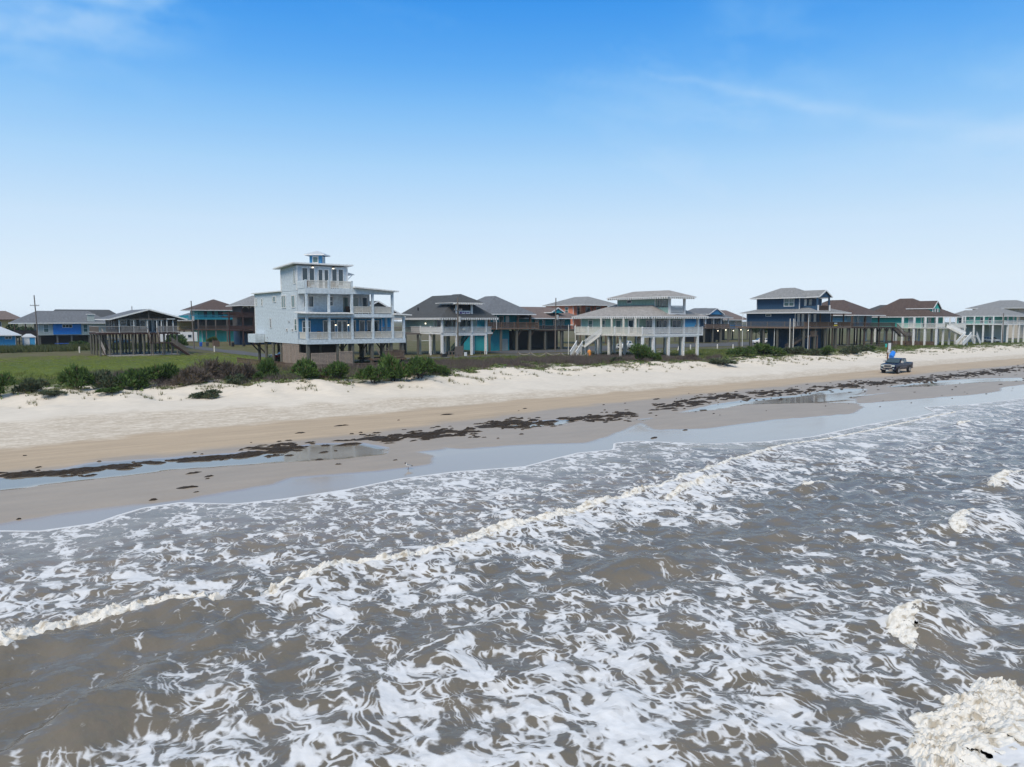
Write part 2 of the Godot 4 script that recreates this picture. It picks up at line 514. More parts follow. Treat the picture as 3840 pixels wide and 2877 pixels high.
# ------------------------------------------------------------------ sea
# x, z, reach in x, reach in z, how much foam lies there
const FOAM := [
	[8.0, -28.0, 10.0, 5.0, 0.07], [2.0, -25.0, 3.5, 3.0, 0.10], [19.0, -30.0, 7.0, 3.5, 0.12], [30.0, -29.0, 9.0, 4.0, 0.06],
	[12.0, -19.6, 8.0, 2.4, 0.1], [21.0, -21.6, 6.5, 2.0, 0.1], [28.0, -22.5, 6.0, 2.0, 0.12], [14.0, -14.0, 6.0, 3.2, 0.09],
	[5.6, -13.4, 3.2, 2.4, 0.12], [9.0, -10.6, 5.0, 3.0, 0.14], [13.6, -8.4, 3.6, 3.6, 0.13], [1.5, -14.6, 2.4, 1.2, 0.12], [6.0, -11.0, 4.0, 1.6, 0.08], [5.0, -17.4, 2.2, 1.4, 0.07], [2.4, -13.6, 1.6, 1.5, 0.03],
	[1.8, -19.2, 3.0, 1.5, -0.19], [1.2, -16.6, 1.3, 1.0, -0.14], [18.2, -17.6, 2.6, 2.2, -0.14], [24.0, -17.2, 5.0, 1.8, -0.10],
	[24.0, -11.6, 6.0, 2.6, 0.09], [36.0, -24.5, 8.0, 2.4, 0.09], [34.0, -19.0, 6.0, 2.0, -0.06], [45.0, -20.0, 7.0, 4.0, 0.07], [58.0, -26.5, 12.0, 2.6, 0.10], [76.0, -30.0, 14.0, 2.4, 0.09], [46.0, -28.6, 6.0, 1.0, -0.04],
	[20.2, -9.0, 1.5, 0.9, 0.2], [32.0, -12.6, 2.0, 1.0, 0.2], [42.0, -14.8, 3.4, 1.1, 0.2], [14.6, -5.4, 1.8, 1.1, 0.25]]

const DX0 := -8.0
const DZ0 := -40.0
const DNX := 440
const DNZ := 160

func make_density():
	den_grid.resize(DNX * DNZ)
	for j in DNZ:
		var z := DZ0 + j * 0.25
		for i in DNX:
			var x := DX0 + i * 0.25
			var d := 0.055 + (nzs(x, z, 17.0) - 0.5) * 0.24 + (nzs(x, z * 0.6 + 40.0, 7.0) - 0.5) * 0.2
			for f in FOAM:
				var ax: float = (x - f[0]) / f[2]
				var az: float = (z - f[1]) / f[3]
				d += f[4] * exp(-(ax * ax + az * az))
			var dc := z - line_at(crest_line, x)
			if dc > -0.1 and x > 6.0:
				d += 0.19 * exp(-dc / 1.3) * (1.0 - sstep(40.0, 70.0, x) * 0.5)
			elif dc > 0.0:
				d -= 0.16 * exp(-dc / 3.0)
			var e := z - line_at(swash_line, x)
			d += 0.12 * exp(-e / 1.2)
			den_grid[j * DNX + i] = clampf(d, -0.1, 0.42)

func density(x: float, z: float) -> float:
	var u := clampf((x - DX0) / 0.25, 0.0, DNX - 2.0)
	var v := clampf((z - DZ0) / 0.25, 0.0, DNZ - 2.0)
	var i := int(u)
	var j := int(v)
	var a := u - i
	var b := v - j
	var o := j * DNX + i
	return lerpf(lerpf(den_grid[o], den_grid[o + 1], a), lerpf(den_grid[o + DNX], den_grid[o + DNX + 1], a), b)

func foam_rows(band: int):
	var w: int = job.w
	var rows: int = job.band
	var out := PackedByteArray()
	out.resize(w * rows * 4)
	var hh := PackedByteArray()
	hh.resize(w * rows)
	var x0: float = job.x0
	var z0: float = job.z0
	var dx: float = job.dx
	var T := NZ.duplicate()
	var F := NF.duplicate()
	var K := LACE.duplicate()
	var LU := lut.duplicate()
	var nf := 7
	var nb := w / 8 + 1
	var grid := PackedFloat32Array()
	grid.resize(nb * nf * 2)
	for blk in rows / 8:
		for side in 2:
			var z := z0 + (band * rows + (blk + side) * 8) * dx
			for bi in nb:
				var x := x0 + bi * 8 * dx
				var o := (side * nb + bi) * nf
				grid[o] = x + (pick(T, x, z, 9.0) - 0.5) * 1.5 + (pick(T, x + 31.0, z, 2.3) - 0.5) * 0.4
				grid[o + 1] = z + (pick(T, x + 50.0, z + 20.0, 9.0) - 0.5) * 2.0 + (pick(T, x, z + 77.0, 2.3) - 0.5) * 0.55
				grid[o + 2] = density(x, z) + (pick(T, x, z + 5.0, 4.3) - 0.5) * FOAM_VAR
				grid[o + 3] = pick(T, x + 13.0, z, 1.35)
				var e := z - line_at(swash_line, x)
				grid[o + 4] = e
				grid[o + 5] = pick(T, x * 0.7 + 5.0, z, 11.0)
				grid[o + 6] = pick(T, x * 0.55 + z * 0.3, z - x * 0.2, 2.9) * 0.55
		for r in 8:
			var jj := blk * 8 + r
			var z := z0 + (band * rows + jj + 0.5) * dx
			var zf := (int(floor(z * 44.0)) & 511) << 9
			var zr := (int(floor(z * 569.0)) & 511) << 9
			var fv := (r + 0.5) / 8.0
			for bi in nb - 1:
				var o := bi * nf
				var q := (nb + bi) * nf
				var wx := lerpf(grid[o], grid[q], fv)
				var wz := lerpf(grid[o + 1], grid[q + 1], fv)
				var D := lerpf(grid[o + 2], grid[q + 2], fv)
				var fr := lerpf(grid[o + 3], grid[q + 3], fv)
				var e := lerpf(grid[o + 4], grid[q + 4], fv)
				var mud := lerpf(grid[o + 5], grid[q + 5], fv)
				var rip := lerpf(grid[o + 6], grid[q + 6], fv)
				o += nf
				q += nf
				var dwx := (lerpf(grid[o], grid[q], fv) - wx) / 8.0
				var dwz := (lerpf(grid[o + 1], grid[q + 1], fv) - wz) / 8.0
				var dD := (lerpf(grid[o + 2], grid[q + 2], fv) - D) / 8.0
				var dfr := (lerpf(grid[o + 3], grid[q + 3], fv) - fr) / 8.0
				var de := (lerpf(grid[o + 4], grid[q + 4], fv) - e) / 8.0
				var drip := (lerpf(grid[o + 6], grid[q + 6], fv) - rip) / 8.0
				for k in 8:
					var i := bi * 8 + k
					var x := x0 + (i + 0.5) * dx
					var fn := F[(int(floor(x * 60.0)) & 511) + zf] / 255.0
					var A := K[(int(floor(wx * 100.0)) & 1023) + ((int(floor(wz * 54.0 + wx * 11.0)) & 1023) << 10)] / 255.0
					var B := K[(int(floor(wx * 205.0 + wz * 40.0)) & 1023) + ((int(floor(wz * 128.0)) & 1023) << 10)] / 255.0
					var n1 := T[(int(floor(wx * 72.0 + wz * 13.0)) & 511) + ((int(floor(wz * 45.0)) & 511) << 9)] / 255.0
					var n2 := T[(int(floor(x * 231.0)) & 511) + ((int(floor(z * 163.0 + x * 40.0)) & 511) << 9)] / 255.0
					var thr := 0.73 - D * 0.62
					var foam := clampf((0.3 * n1 + 0.2 * n2 + 0.5 * (1.0 - A) + (fn - 0.5) * 0.06 - thr - 0.035) * 16.0, 0.0, 1.0)
					var fb := clampf((0.5 * (1.0 - B) + 0.25 * n2 + 0.25 * n1 + (fn - 0.5) * 0.08 - thr - 0.03) * 12.0, 0.0, 1.0) * 0.85
					if fb > foam:
						foam = fb
					var shal := 0.0
					if e < 13.0:
						shal = clampf((1.0 - (e - 0.5) / 12.5) * (0.55 + 0.9 * mud), 0.0, 1.0)
						if e < 0.6:
							var lip := clampf((0.3 - e - (fr - 0.5) * 0.16) * 5.0, 0.0, 1.0)
							if lip > foam:
								foam = lip
					foam *= 0.74 + 0.26 * clampf((fr * 0.5 + fn * 0.35 + D * 0.5 - 0.2) * 1.8, 0.0, 1.0)
					# silty water; over the thin swash the sand shows through
					var c := Vector3(0.112, 0.097, 0.076).lerp(Vector3(0.15, 0.131, 0.106), mud)
					if shal > 0.0:
						c = c.lerp(Vector3(0.225, 0.19, 0.156), shal * 0.9)
					c = c.lerp(Vector3(0.6, 0.61, 0.63), foam)
					var p := (jj * w + i) * 4
					out[p] = LU[int(c.x * 1024.0)]
					out[p + 1] = LU[int(c.y * 1024.0)]
					out[p + 2] = LU[int(c.z * 1024.0)]
					out[p + 3] = int(255.0 * (0.17 + 0.63 * foam))
					var rp := rip + T[(int(floor(x * 455.0)) & 511) + zr] * 0.00118 + fn * 0.05
					hh[jj * w + i] = int(clampf((rp * 0.75 * (1.0 - 0.75 * shal) + foam * 0.1) * 255.0, 0.0, 255.0))
					wx += dwx
					wz += dwz
					D += dD
					fr += dfr
					e += de
					rip += drip
	job.rows[band] = out
	job.hrows[band] = hh

const FOAM_VAR := 0.26

func water_mat(x0: float, z0: float, w: int, h: int, px: float) -> StandardMaterial3D:
	var bands := 16
	job = {"x0": x0, "z0": z0, "dx": px}
	var hr: Array = []
	hr.resize(bands)
	job.hrows = hr
	var m := baked_mat(bake(foam_rows, w, h, bands))
	var d := PackedByteArray()
	for k in bands:
		d.append_array(job.hrows[k])
	var im := Image.create_from_data(w, h, false, Image.FORMAT_L8, d)
	im.convert(Image.FORMAT_RGBA8)
	im.bump_map_to_normal_map(0.055 / px)
	m.normal_enabled = true
	m.normal_texture = ImageTexture.create_from_image(im)
	m.normal_scale = 1.0
	m.metallic_specular = 0.28
	return m

# ridges of water: x, z, half length, half width, turn (degrees), height
const HUMPS := [[1.6, -16.9, 1.5, 0.55, -35.0, 0.42], [17.6, -17.1, 1.7, 0.5, 6.0, 0.34], [20.2, -9.5, 1.5, 0.6, 20.0, 0.5], [32.2, -13.3, 2.6, 0.7, 8.0, 0.5], [42.2, -15.5, 3.4, 0.8, 4.0, 0.55], [28.2, -23.7, 3.0, 0.35, -12.0, 0.26], [33.0, -20.6, 1.6, 0.4, 0.0, 0.26], [38.0, -18.6, 3.6, 0.45, 6.0, 0.28], [15.4, -5.5, 2.2, 0.8, 6.0, 0.42], [62.0, -26.4, 2.2, 0.4, 0.0, 0.25], [25.5, -16.2, 3.4, 0.6, 14.0, 0.16], [9.5, -15.6, 2.6, 0.6, -10.0, 0.14], [50.0, -22.4, 4.0, 0.6, 0.0, 0.22], [24.0, -7.0, 3.0, 0.8, 10.0, 0.35]]

func crest_height(x: float) -> float:
	var a := 0.36
	if x > 5.2 and x < 7.0:
		a = 0.2
	if x > 20.0:
		a = lerpf(0.34, 0.12, sstep(20.0, 60.0, x))
	return a * (0.85 + 0.3 * nzs(x, 3.0, 6.0))

func sea_y(x: float, z: float) -> float:
	var e := z - line_at(swash_line, x)
	var deep := sstep(0.6, 9.0, e)
	var y := 0.03 * sstep(0.0, 3.0, e)
	if x > -30.0 and x < 130.0 and z < 12.0:
		var dc := z - line_at(crest_line, x) + (nzs(x, 0.0, 3.1) - 0.5) * 0.35
		if dc > -0.6 and dc < 12.0:
			y += crest_height(x) * sstep(-0.42, 0.12, dc) * exp(-maxf(dc, 0.0) / (2.4 if x < 6.0 else 1.7))
		for hp in HUMPS:
			var rx: float = x - hp[0]
			var rz: float = z - hp[1]
			if absf(rx) < 9.0 and absf(rz) < 6.0:
				var t := deg_to_rad(hp[4])
				var a: float = (rx * cos(t) + rz * sin(t)) / hp[2]
				var b: float = (-rx * sin(t) + rz * cos(t)) / hp[3]
				# steep on the shoreward side
				b = b * (1.7 if b < 0.0 else 0.55)
				y += hp[5] * exp(-a * a - b * b)
	y += deep * ((nzs(x * 0.8 + z * 0.25, z * 1.1, 8.0) - 0.5) * 0.3 + (nzs(x + 20.0, z, 2.7) - 0.5) * 0.075)
	if e < 4.0:
		y = lerpf(hgt(x, z) + 0.014, y, sstep(0.0, 3.0, e))
	return y

func build_sea():
	make_density()
	var mesh := ArrayMesh.new()
	var m1 := water_mat(-4.0, -38.0, 2048, 2048, 36.0 / 2048.0)
	sheet_mesh(mesh, steps(-4.0, 32.0, 0.18), 230, func(x): return Vector2(line_at(swash_line, x), -2.0), sea_y, Rect2(-4, -38, 36, 36), m1)
	var m2 := water_mat(32.0, -38.0, 2048, 1024, 64.0 / 2048.0)
	sheet_mesh(mesh, steps(32.0, 96.0, 0.4), 130, func(x): return Vector2(line_at(swash_line, x), -6.0), sea_y, Rect2(32, -38, 64, 32), m2)
	# the rest of the Gulf, outside the frame
	var m3 := water_mat(96.0, -38.0, 512, 512, 64.0 / 512.0)
	sheet_mesh(mesh, steps(96.0, 900.0, 6.0), 60, func(x): return Vector2(line_at(swash_line, x), 60.0), sea_y, Rect2(96, -38, 64, 64), m3)
	sheet_mesh(mesh, steps(32.0, 96.0, 2.0), 40, func(_x): return Vector2(-6.0, 60.0), sea_y, Rect2(96, -38, 64, 64), m3)
	sheet_mesh(mesh, steps(-4.0, 32.0, 2.0), 40, func(_x): return Vector2(-2.0, 60.0), sea_y, Rect2(96, -38, 64, 64), m3)
	sheet_mesh(mesh, steps(-200.0, -4.0, 2.0), 60, func(x): return Vector2(line_at(swash_line, x), 60.0), sea_y, Rect2(96, -38, 64, 64), m3)
	sheet_mesh(mesh, PackedFloat32Array([-2500, -200, 900, 4000]), 8, func(_x): return Vector2(60.0, 3000.0), func(_x, _z): return 0.0, Rect2(96, -38, 64, 64), m3)
	var o := MeshInstance3D.new()
	o.name = "sea"
	o.mesh = mesh
	o.set_meta("kind", "structure")
	add_child(o)
	build_breakers()

# broken white water on the wave fronts: a lumpy mantle lying on the sea
func mantle(called: String, path: PackedVector2Array, widths: PackedVector2Array, tall: float, step: float, label: String, seed_: float):
	var v := PackedVector3Array()
	var col := PackedColorArray()
	var along := PackedFloat32Array([0.0])
	for k in path.size() - 1:
		along.append(along[k] + path[k].distance_to(path[k + 1]))
	var total := along[along.size() - 1]
	var na := int(total / step) + 1
	var seg := 0
	var nb := 0
	var wmax := 0.0
	for wv in widths:
		wmax = maxf(wmax, wv.y)
	nb = int(wmax / step) + 3
	for i in na:
		var d := total * i / (na - 1)
		while seg < path.size() - 2 and d > along[seg + 1]:
			seg += 1
		var t := (d - along[seg]) / (along[seg + 1] - along[seg])
		var p := path[seg].lerp(path[seg + 1], t)
		var dir := (path[seg + 1] - path[seg]).normalized()
		var side := Vector2(-dir.y, dir.x)      # seaward for paths that run to +x
		var wd := line_at(widths, d) * sstep(0.0, 0.5, d) * sstep(total, total - 0.5, d) * (0.45 + 1.1 * nzs(d * 0.9 + seed_ * 5.0, seed_, 5.0))
		for j in nb:
			var u := float(j) / (nb - 1)
			var q := p + side * (u * wd - wd * 0.34) + dir * (nzs(d, u * wd + seed_, 1.7) - 0.5) * 0.2
			var edge := sstep(0.0, 0.2, u) * sstep(1.0, 0.25, u) * (0.55 + 0.8 * nzs(d, seed_ + 9.0, 2.6))
			var L1 := LACE[(int(floor(q.x * 190.0 + seed_ * 91.0)) & 1023) + ((int(floor(q.y * 190.0)) & 1023) << 10)] / 255.0
			var L2 := LACE[(int(floor(q.x * 760.0)) & 1023) + ((int(floor(q.y * 760.0 + seed_ * 57.0)) & 1023) << 10)] / 255.0
			var so := nzs(q.x + seed_, q.y, 1.1)
			var L3 := NF[(int(floor(q.x * 110.0)) & 511) + ((int(floor(q.y * 110.0 + seed_ * 31.0)) & 511) << 9)] / 255.0
			var lump := sqrt(L1) * 0.22 + sqrt(L2) * 0.4 + so * 0.5 + (L3 - 0.5) * 0.9 - 0.1
			var ragged := maxf(edge - 0.42 * (1.0 - edge) * (1.2 - so), -0.25)
			var y := sea_y(q.x, q.y) - 0.03 + tall * ragged * (0.35 + 0.75 * lump)
			v.append(Vector3(q.x, y, q.y))
			var br := sstep(0.48, 0.72, nzs(q.x * 0.8, q.y + seed_ * 3.0, 1.5) * 0.75 + nzs(q.x + 4.0, q.y, 0.5) * 0.25)
			var c := Vector3(0.6, 0.585, 0.55).lerp(Vector3(0.31, 0.27, 0.205), br * 0.9)
			col.append(Color(c.x, c.y, c.z))
	var n := PackedVector3Array()
	n.resize(v.size())
	var idx := PackedInt32Array()
	for i in na:
		for j in nb:
			var a := v[maxi(i - 1, 0) * nb + j]
			var b := v[mini(i + 1, na - 1) * nb + j]
			var c := v[i * nb + maxi(j - 1, 0)]
			var e := v[i * nb + mini(j + 1, nb - 1)]
			var m := (e - c).cross(b - a).normalized()
			n[i * nb + j] = m if m.y > 0.0 else -m
			if i < na - 1 and j < nb - 1:
				var p0 := i * nb + j
				idx.append_array([p0, p0 + nb, p0 + nb + 1, p0, p0 + nb + 1, p0 + 1])
	var arr := []
	arr.resize(Mesh.ARRAY_MAX)
	arr[Mesh.ARRAY_VERTEX] = v
	arr[Mesh.ARRAY_NORMAL] = n
	arr[Mesh.ARRAY_COLOR] = col
	arr[Mesh.ARRAY_INDEX] = idx
	var mesh := ArrayMesh.new()
	mesh.add_surface_from_arrays(Mesh.PRIMITIVE_TRIANGLES, arr)
	mesh.surface_set_material(0, M.froth)
	var o := MeshInstance3D.new()
	o.name = numbered(called)
	o.mesh = mesh
	o.set_meta("kind", "stuff")
	o.set_meta("label", label)
	o.set_meta("category", "wave foam")
	add_child(o)

func part_line(line: PackedVector2Array, a: float, b: float, off := 0.0) -> PackedVector2Array:
	var o := PackedVector2Array()
	for x in steps(a, b, 0.5):
		o.append(Vector2(x, line_at(line, x) + off))
	return o

func build_breakers():
	mantle("breaking_wave_foam", part_line(crest_line, -6.0, 5.7), PackedVector2Array([Vector2(0, 1.0), Vector2(7, 1.15), Vector2(9, 0.8), Vector2(11.8, 0.3)]), 0.25, 0.032, "cream froth on the wave front at the left edge of the picture", 1.0)
	mantle("breaking_wave_foam", part_line(crest_line, 6.6, 26.0, 0.08), PackedVector2Array([Vector2(0, 0.5), Vector2(3, 0.4), Vector2(7, 0.55), Vector2(9, 1.5), Vector2(14, 1.2), Vector2(19, 0.6)]), 0.17, 0.04, "long line of cream froth across the middle of the surf", 2.0)
	mantle("breaking_wave_foam", part_line(crest_line, 25.5, 70.0, 0.05), PackedVector2Array([Vector2(0, 0.6), Vector2(10, 0.5), Vector2(45, 0.5)]), 0.11, 0.07, "thin far end of the froth line nearest the shore", 3.0)
	mantle("breaking_wave_foam", PackedVector2Array([Vector2(24.6, -22.6), Vector2(27, -23.4), Vector2(30.6, -24.3)]), PackedVector2Array([Vector2(0, 0.6), Vector2(6, 0.8)]), 0.15, 0.05, "short froth ridge just seaward of the long froth line", 4.0)
	mantle("breaking_wave_foam", PackedVector2Array([Vector2(18.2, -8.6), Vector2(19.2, -9.5), Vector2(21.3, -10.1)]), PackedVector2Array([Vector2(0, 0.8), Vector2(3, 1.4)]), 0.11, 0.035, "small breaking crest at the right above the corner splash", 5.0)
	mantle("breaking_wave_foam", PackedVector2Array([Vector2(29.6, -12.6), Vector2(31, -13.3), Vector2(33.6, -13.9)]), PackedVector2Array([Vector2(0, 0.9), Vector2(4, 1.4)]), 0.12, 0.045, "larger of the two breakers at the right edge", 6.0)
	mantle("breaking_wave_foam", PackedVector2Array([Vector2(38.6, -15.0), Vector2(41, -15.7), Vector2(46, -15.9)]), PackedVector2Array([Vector2(0, 1.0), Vector2(4, 1.3), Vector2(7.5, 1.0)]), 0.14, 0.055, "farther breaker at the right edge", 7.0)
	mantle("breaking_wave_foam", PackedVector2Array([Vector2(31.9, -20.6), Vector2(34.0, -20.9)]), PackedVector2Array([Vector2(0, 0.7), Vector2(2.2, 0.7)]), 0.16, 0.06, "small whitecap far out in the right part of the surf", 8.0)
	mantle("breaking_wave_foam", PackedVector2Array([Vector2(12.9, -5.6), Vector2(14.2, -6.15), Vector2(18.4, -6.5)]), PackedVector2Array([Vector2(0, 1.6), Vector2(1.5, 2.6), Vector2(5.6, 2.6)]), 0.24, 0.025, "big churning splash in the bottom right corner", 9.0)
	mantle("breaking_wave_foam", PackedVector2Array([Vector2(60.6, -26.3), Vector2(63.6, -26.6)]), PackedVector2Array([Vector2(0, 0.7), Vector2(3, 0.7)]), 0.16, 0.08, "faint whitecap out beyond the wet sand spit", 10.0)

# ------------------------------------------------------------------ materials
func noise_tex(seed_: int, freq: float, oct: int, lo: float, hi: float, size := 512) -> Texture2D:
	var im := fast(seed_, freq, oct).get_seamless_image(size, size, false, false, 0.15)
	var d := im.get_data()
	for i in d.size():
		d[i] = int(255.0 * lerpf(lo, hi, d[i] / 255.0))
	var o := Image.create_from_data(size, size, false, Image.FORMAT_L8, d)
	o.convert(Image.FORMAT_RGB8)
	return ImageTexture.create_from_image(o)

func streak_tex(seed_: int, lo: float, hi: float) -> Texture2D:   # grain drawn out along v
	var im := fast(seed_, 0.06, 4).get_seamless_image(256, 64, false, false, 0.15)
	im.resize(256, 512, Image.INTERPOLATE_CUBIC)
	var f := fast(seed_ + 1, 0.12, 3).get_seamless_image(256, 512, false, false, 0.15).get_data()
	var d := im.get_data()
	for i in d.size():
		d[i] = int(255.0 * lerpf(lo, hi, clampf(d[i] / 255.0 * 0.75 + f[i] / 255.0 * 0.25, 0.0, 1.0)))
	var o := Image.create_from_data(256, 512, false, Image.FORMAT_L8, d)
	o.convert(Image.FORMAT_RGB8)
	return ImageTexture.create_from_image(o)

func shingle_tex() -> Texture2D:   # courses of tabs in slightly different tones, seen from too far to part
	var r := RandomNumberGenerator.new()
	r.seed = 77
	var d := PackedByteArray()
	d.resize(512 * 512)
	for row in 32:
		var off := r.randi() % 40
		var tones := PackedFloat32Array()
		for k in 16:
			tones.append(r.randf_range(0.78, 1.0))
		for y in 16:
			for x in 512:
				var t := tones[((x + off) / 32) % 16]
				if y == 0:
					t *= 0.8
				var q := NF[(x & 511) + (((row * 16 + y) & 511) << 9)] / 255.0
				d[(row * 16 + y) * 512 + x] = int(255.0 * clampf(t * (0.84 + 0.3 * q), 0.0, 1.0))
	var o := Image.create_from_data(512, 512, false, Image.FORMAT_L8, d)
	o.convert(Image.FORMAT_RGB8)
	return ImageTexture.create_from_image(o)

func mat(called: String, r: float, g: float, b: float, tex: Texture2D = null, size := 3.0, rough := 0.8, spec := 0.4) -> StandardMaterial3D:
	var m := StandardMaterial3D.new()
	m.albedo_color = sc(r, g, b)
	m.roughness = rough
	m.metallic_specular = spec
	if tex:
		m.albedo_texture = tex
		m.uv1_triplanar = true
		m.uv1_world_triplanar = true
		m.uv1_scale = Vector3.ONE / size
	M[called] = m
	return m

func make_materials():
	var f := StandardMaterial3D.new()
	f.vertex_color_use_as_albedo = true
	f.roughness = 0.75
	M.froth = f
	var mott := noise_tex(31, 0.02, 5, 0.84, 1.0)
	var worn := noise_tex(32, 0.05, 4, 0.6, 1.0)
	var grain := streak_tex(33, 0.55, 1.0)
	var shin := shingle_tex()
	M.mott = mott
	# paint
	mat("pale", 0.59, 0.665, 0.72, mott, 5.0, 0.7)
	mat("white", 0.78, 0.79, 0.79, mott, 4.0, 0.6)
	mat("cream", 0.74, 0.72, 0.66, mott, 4.0, 0.6)
	mat("blue", 0.045, 0.235, 0.46, mott, 4.0, 0.65)
	mat("bright_blue", 0.015, 0.22, 0.66, mott, 4.0, 0.6)
	mat("sky_blue", 0.06, 0.36, 0.66, mott, 4.0, 0.65)
	mat("mint", 0.5, 0.66, 0.58, mott, 5.0, 0.7)
	mat("sage", 0.31, 0.48, 0.42, mott, 5.0, 0.7)
	mat("teal", 0.025, 0.33, 0.4, mott, 4.0, 0.7)
	mat("aqua", 0.06, 0.42, 0.42, mott, 4.0, 0.7)
	mat("seafoam", 0.05, 0.47, 0.39, mott, 4.0, 0.7)
	mat("seagreen", 0.09, 0.5, 0.4, mott, 4.0, 0.7)
	mat("navy", 0.03, 0.08, 0.15, mott, 5.0, 0.7)
	mat("coral", 0.82, 0.29, 0.17, mott, 5.0, 0.7)
	mat("pale_blue", 0.22, 0.42, 0.52, mott, 5.0, 0.7)
	mat("grey_wall", 0.13, 0.13, 0.13, mott, 4.0, 0.75)
	mat("light_grey", 0.42, 0.48, 0.46, mott, 4.0, 0.75)
	mat("yellow", 0.6, 0.47, 0.2, mott, 4.0, 0.75)
	mat("tan_wall", 0.55, 0.49, 0.4, mott, 4.0, 0.75)
	# timber
	mat("pile", 0.2, 0.195, 0.165, grain, 1.6, 0.9)
	mat("brown_wood", 0.2, 0.13, 0.09, grain, 1.5, 0.85)
	mat("deck_wood", 0.3, 0.215, 0.165, grain, 1.5, 0.85)
	mat("dark_wood", 0.1, 0.07, 0.06, grain, 1.5, 0.85)
	mat("red_wood", 0.085, 0.042, 0.036, grain, 1.5, 0.85)
	mat("grey_wood", 0.25, 0.215, 0.19, grain, 1.5, 0.9)
	mat("louvre", 0.52, 0.42, 0.345, grain, 1.2, 0.85)
	mat("old_white", 0.6, 0.56, 0.53, worn, 2.0, 0.85)
	mat("shade_board", 0.07, 0.062, 0.058, mott, 3.0, 0.9)  # near-black tone stands in for the shade under and behind the decks
	# roofs
	mat("slate_roof", 0.155, 0.168, 0.19, shin, 4.2, 0.92)
	mat("dark_roof", 0.075, 0.08, 0.085, shin, 4.2, 0.92)
	mat("brown_roof", 0.1, 0.072, 0.064, shin, 4.2, 0.92)
	mat("tan_roof", 0.18, 0.14, 0.128, shin, 4.2, 0.92)
	mat("mid_roof", 0.26, 0.265, 0.27, shin, 4.2, 0.92)
	mat("mottled_roof", 0.33, 0.315, 0.305, shin, 4.2, 0.92)
	mat("metal_roof", 0.5, 0.54, 0.58, mott, 4.0, 0.4)
	# other
	mat("glass", 0.022, 0.045, 0.06, null, 1.0, 0.06, 0.6)
	mat("green_glass", 0.07, 0.13, 0.125, null, 1.0, 0.08, 0.6)
	mat("blind", 0.42, 0.48, 0.48, null, 1.0, 0.15, 0.6)
	mat("concrete", 0.45, 0.43, 0.4, worn, 6.0, 0.9)
	mat("asphalt", 0.12, 0.12, 0.125, worn, 3.0, 0.92)
	mat("rust", 0.24, 0.09, 0.045, worn, 0.7, 0.9)
	mat("galvanised", 0.45, 0.47, 0.48, mott, 1.0, 0.45)
	mat("black", 0.016, 0.016, 0.018, null, 1.0, 0.55)
	mat("rubber", 0.02, 0.02, 0.021, null, 1.0, 0.85)
	mat("wicker", 0.15, 0.085, 0.055, worn, 0.4, 0.85)
	mat("cushion", 0.012, 0.022, 0.06, null, 1.0, 0.9)
	mat("teal_plastic", 0.08, 0.4, 0.42, null, 1.0, 0.5)
	mat("blue_plastic", 0.02, 0.1, 0.45, null, 1.0, 0.45)
	mat("barrel_blue", 0.015, 0.17, 0.6, null, 1.0, 0.4)
	mat("grey_plastic", 0.06, 0.065, 0.07, null, 1.0, 0.55)
	mat("rope", 0.5, 0.44, 0.36, worn, 0.5, 0.95)
	mat("orange", 0.62, 0.24, 0.05, null, 1.0, 0.5)
	mat("purple", 0.1, 0.05, 0.2, null, 1.0, 0.7)
	mat("sign_yellow", 0.65, 0.5, 0.03, null, 1.0, 0.6)
	mat("navy_paint", 0.006, 0.011, 0.034, null, 1.0, 0.28, 0.35)
	mat("red_paint", 0.17, 0.008, 0.018, null, 1.0, 0.25, 0.4)
	mat("white_paint", 0.72, 0.72, 0.72, null, 1.0, 0.2, 0.5)
	mat("dark_paint", 0.02, 0.022, 0.026, null, 1.0, 0.2, 0.5)
	mat("silver_paint", 0.5, 0.52, 0.53, null, 1.0, 0.25, 0.5)
	var c := mat("chrome", 0.75, 0.76, 0.78, null, 1.0, 0.12)
	c.metallic = 1.0
	var l := mat("lamp", 0.9, 0.88, 0.82, null, 1.0, 0.4)
	l.emission_enabled = true
	l.emission = Color(1.0, 0.93, 0.8)
	l.emission_energy_multiplier = 1.6
	mat("seaweed", 0.04, 0.028, 0.019, worn, 0.3, 0.85)
	var v := StandardMaterial3D.new()
	v.vertex_color_use_as_albedo = true
	v.roughness = 0.8
	v.metallic_specular = 0.25
	v.backlight_enabled = true
	v.backlight = Color(0.35, 0.4, 0.2)
	M.leaf = v
	var t := StandardMaterial3D.new()
	t.vertex_color_use_as_albedo = true
	t.roughness = 0.9
	t.metallic_specular = 0.3
	t.albedo_texture = noise_tex(41, 0.06, 5, 0.45, 1.0)
	t.uv1_triplanar = true
	t.uv1_world_triplanar = true
	t.uv1_scale = Vector3.ONE / 5.0
	M.turf = t
	var p := StandardMaterial3D.new()
	p.vertex_color_use_as_albedo = true
	p.roughness = 0.7
	M.tinted = p

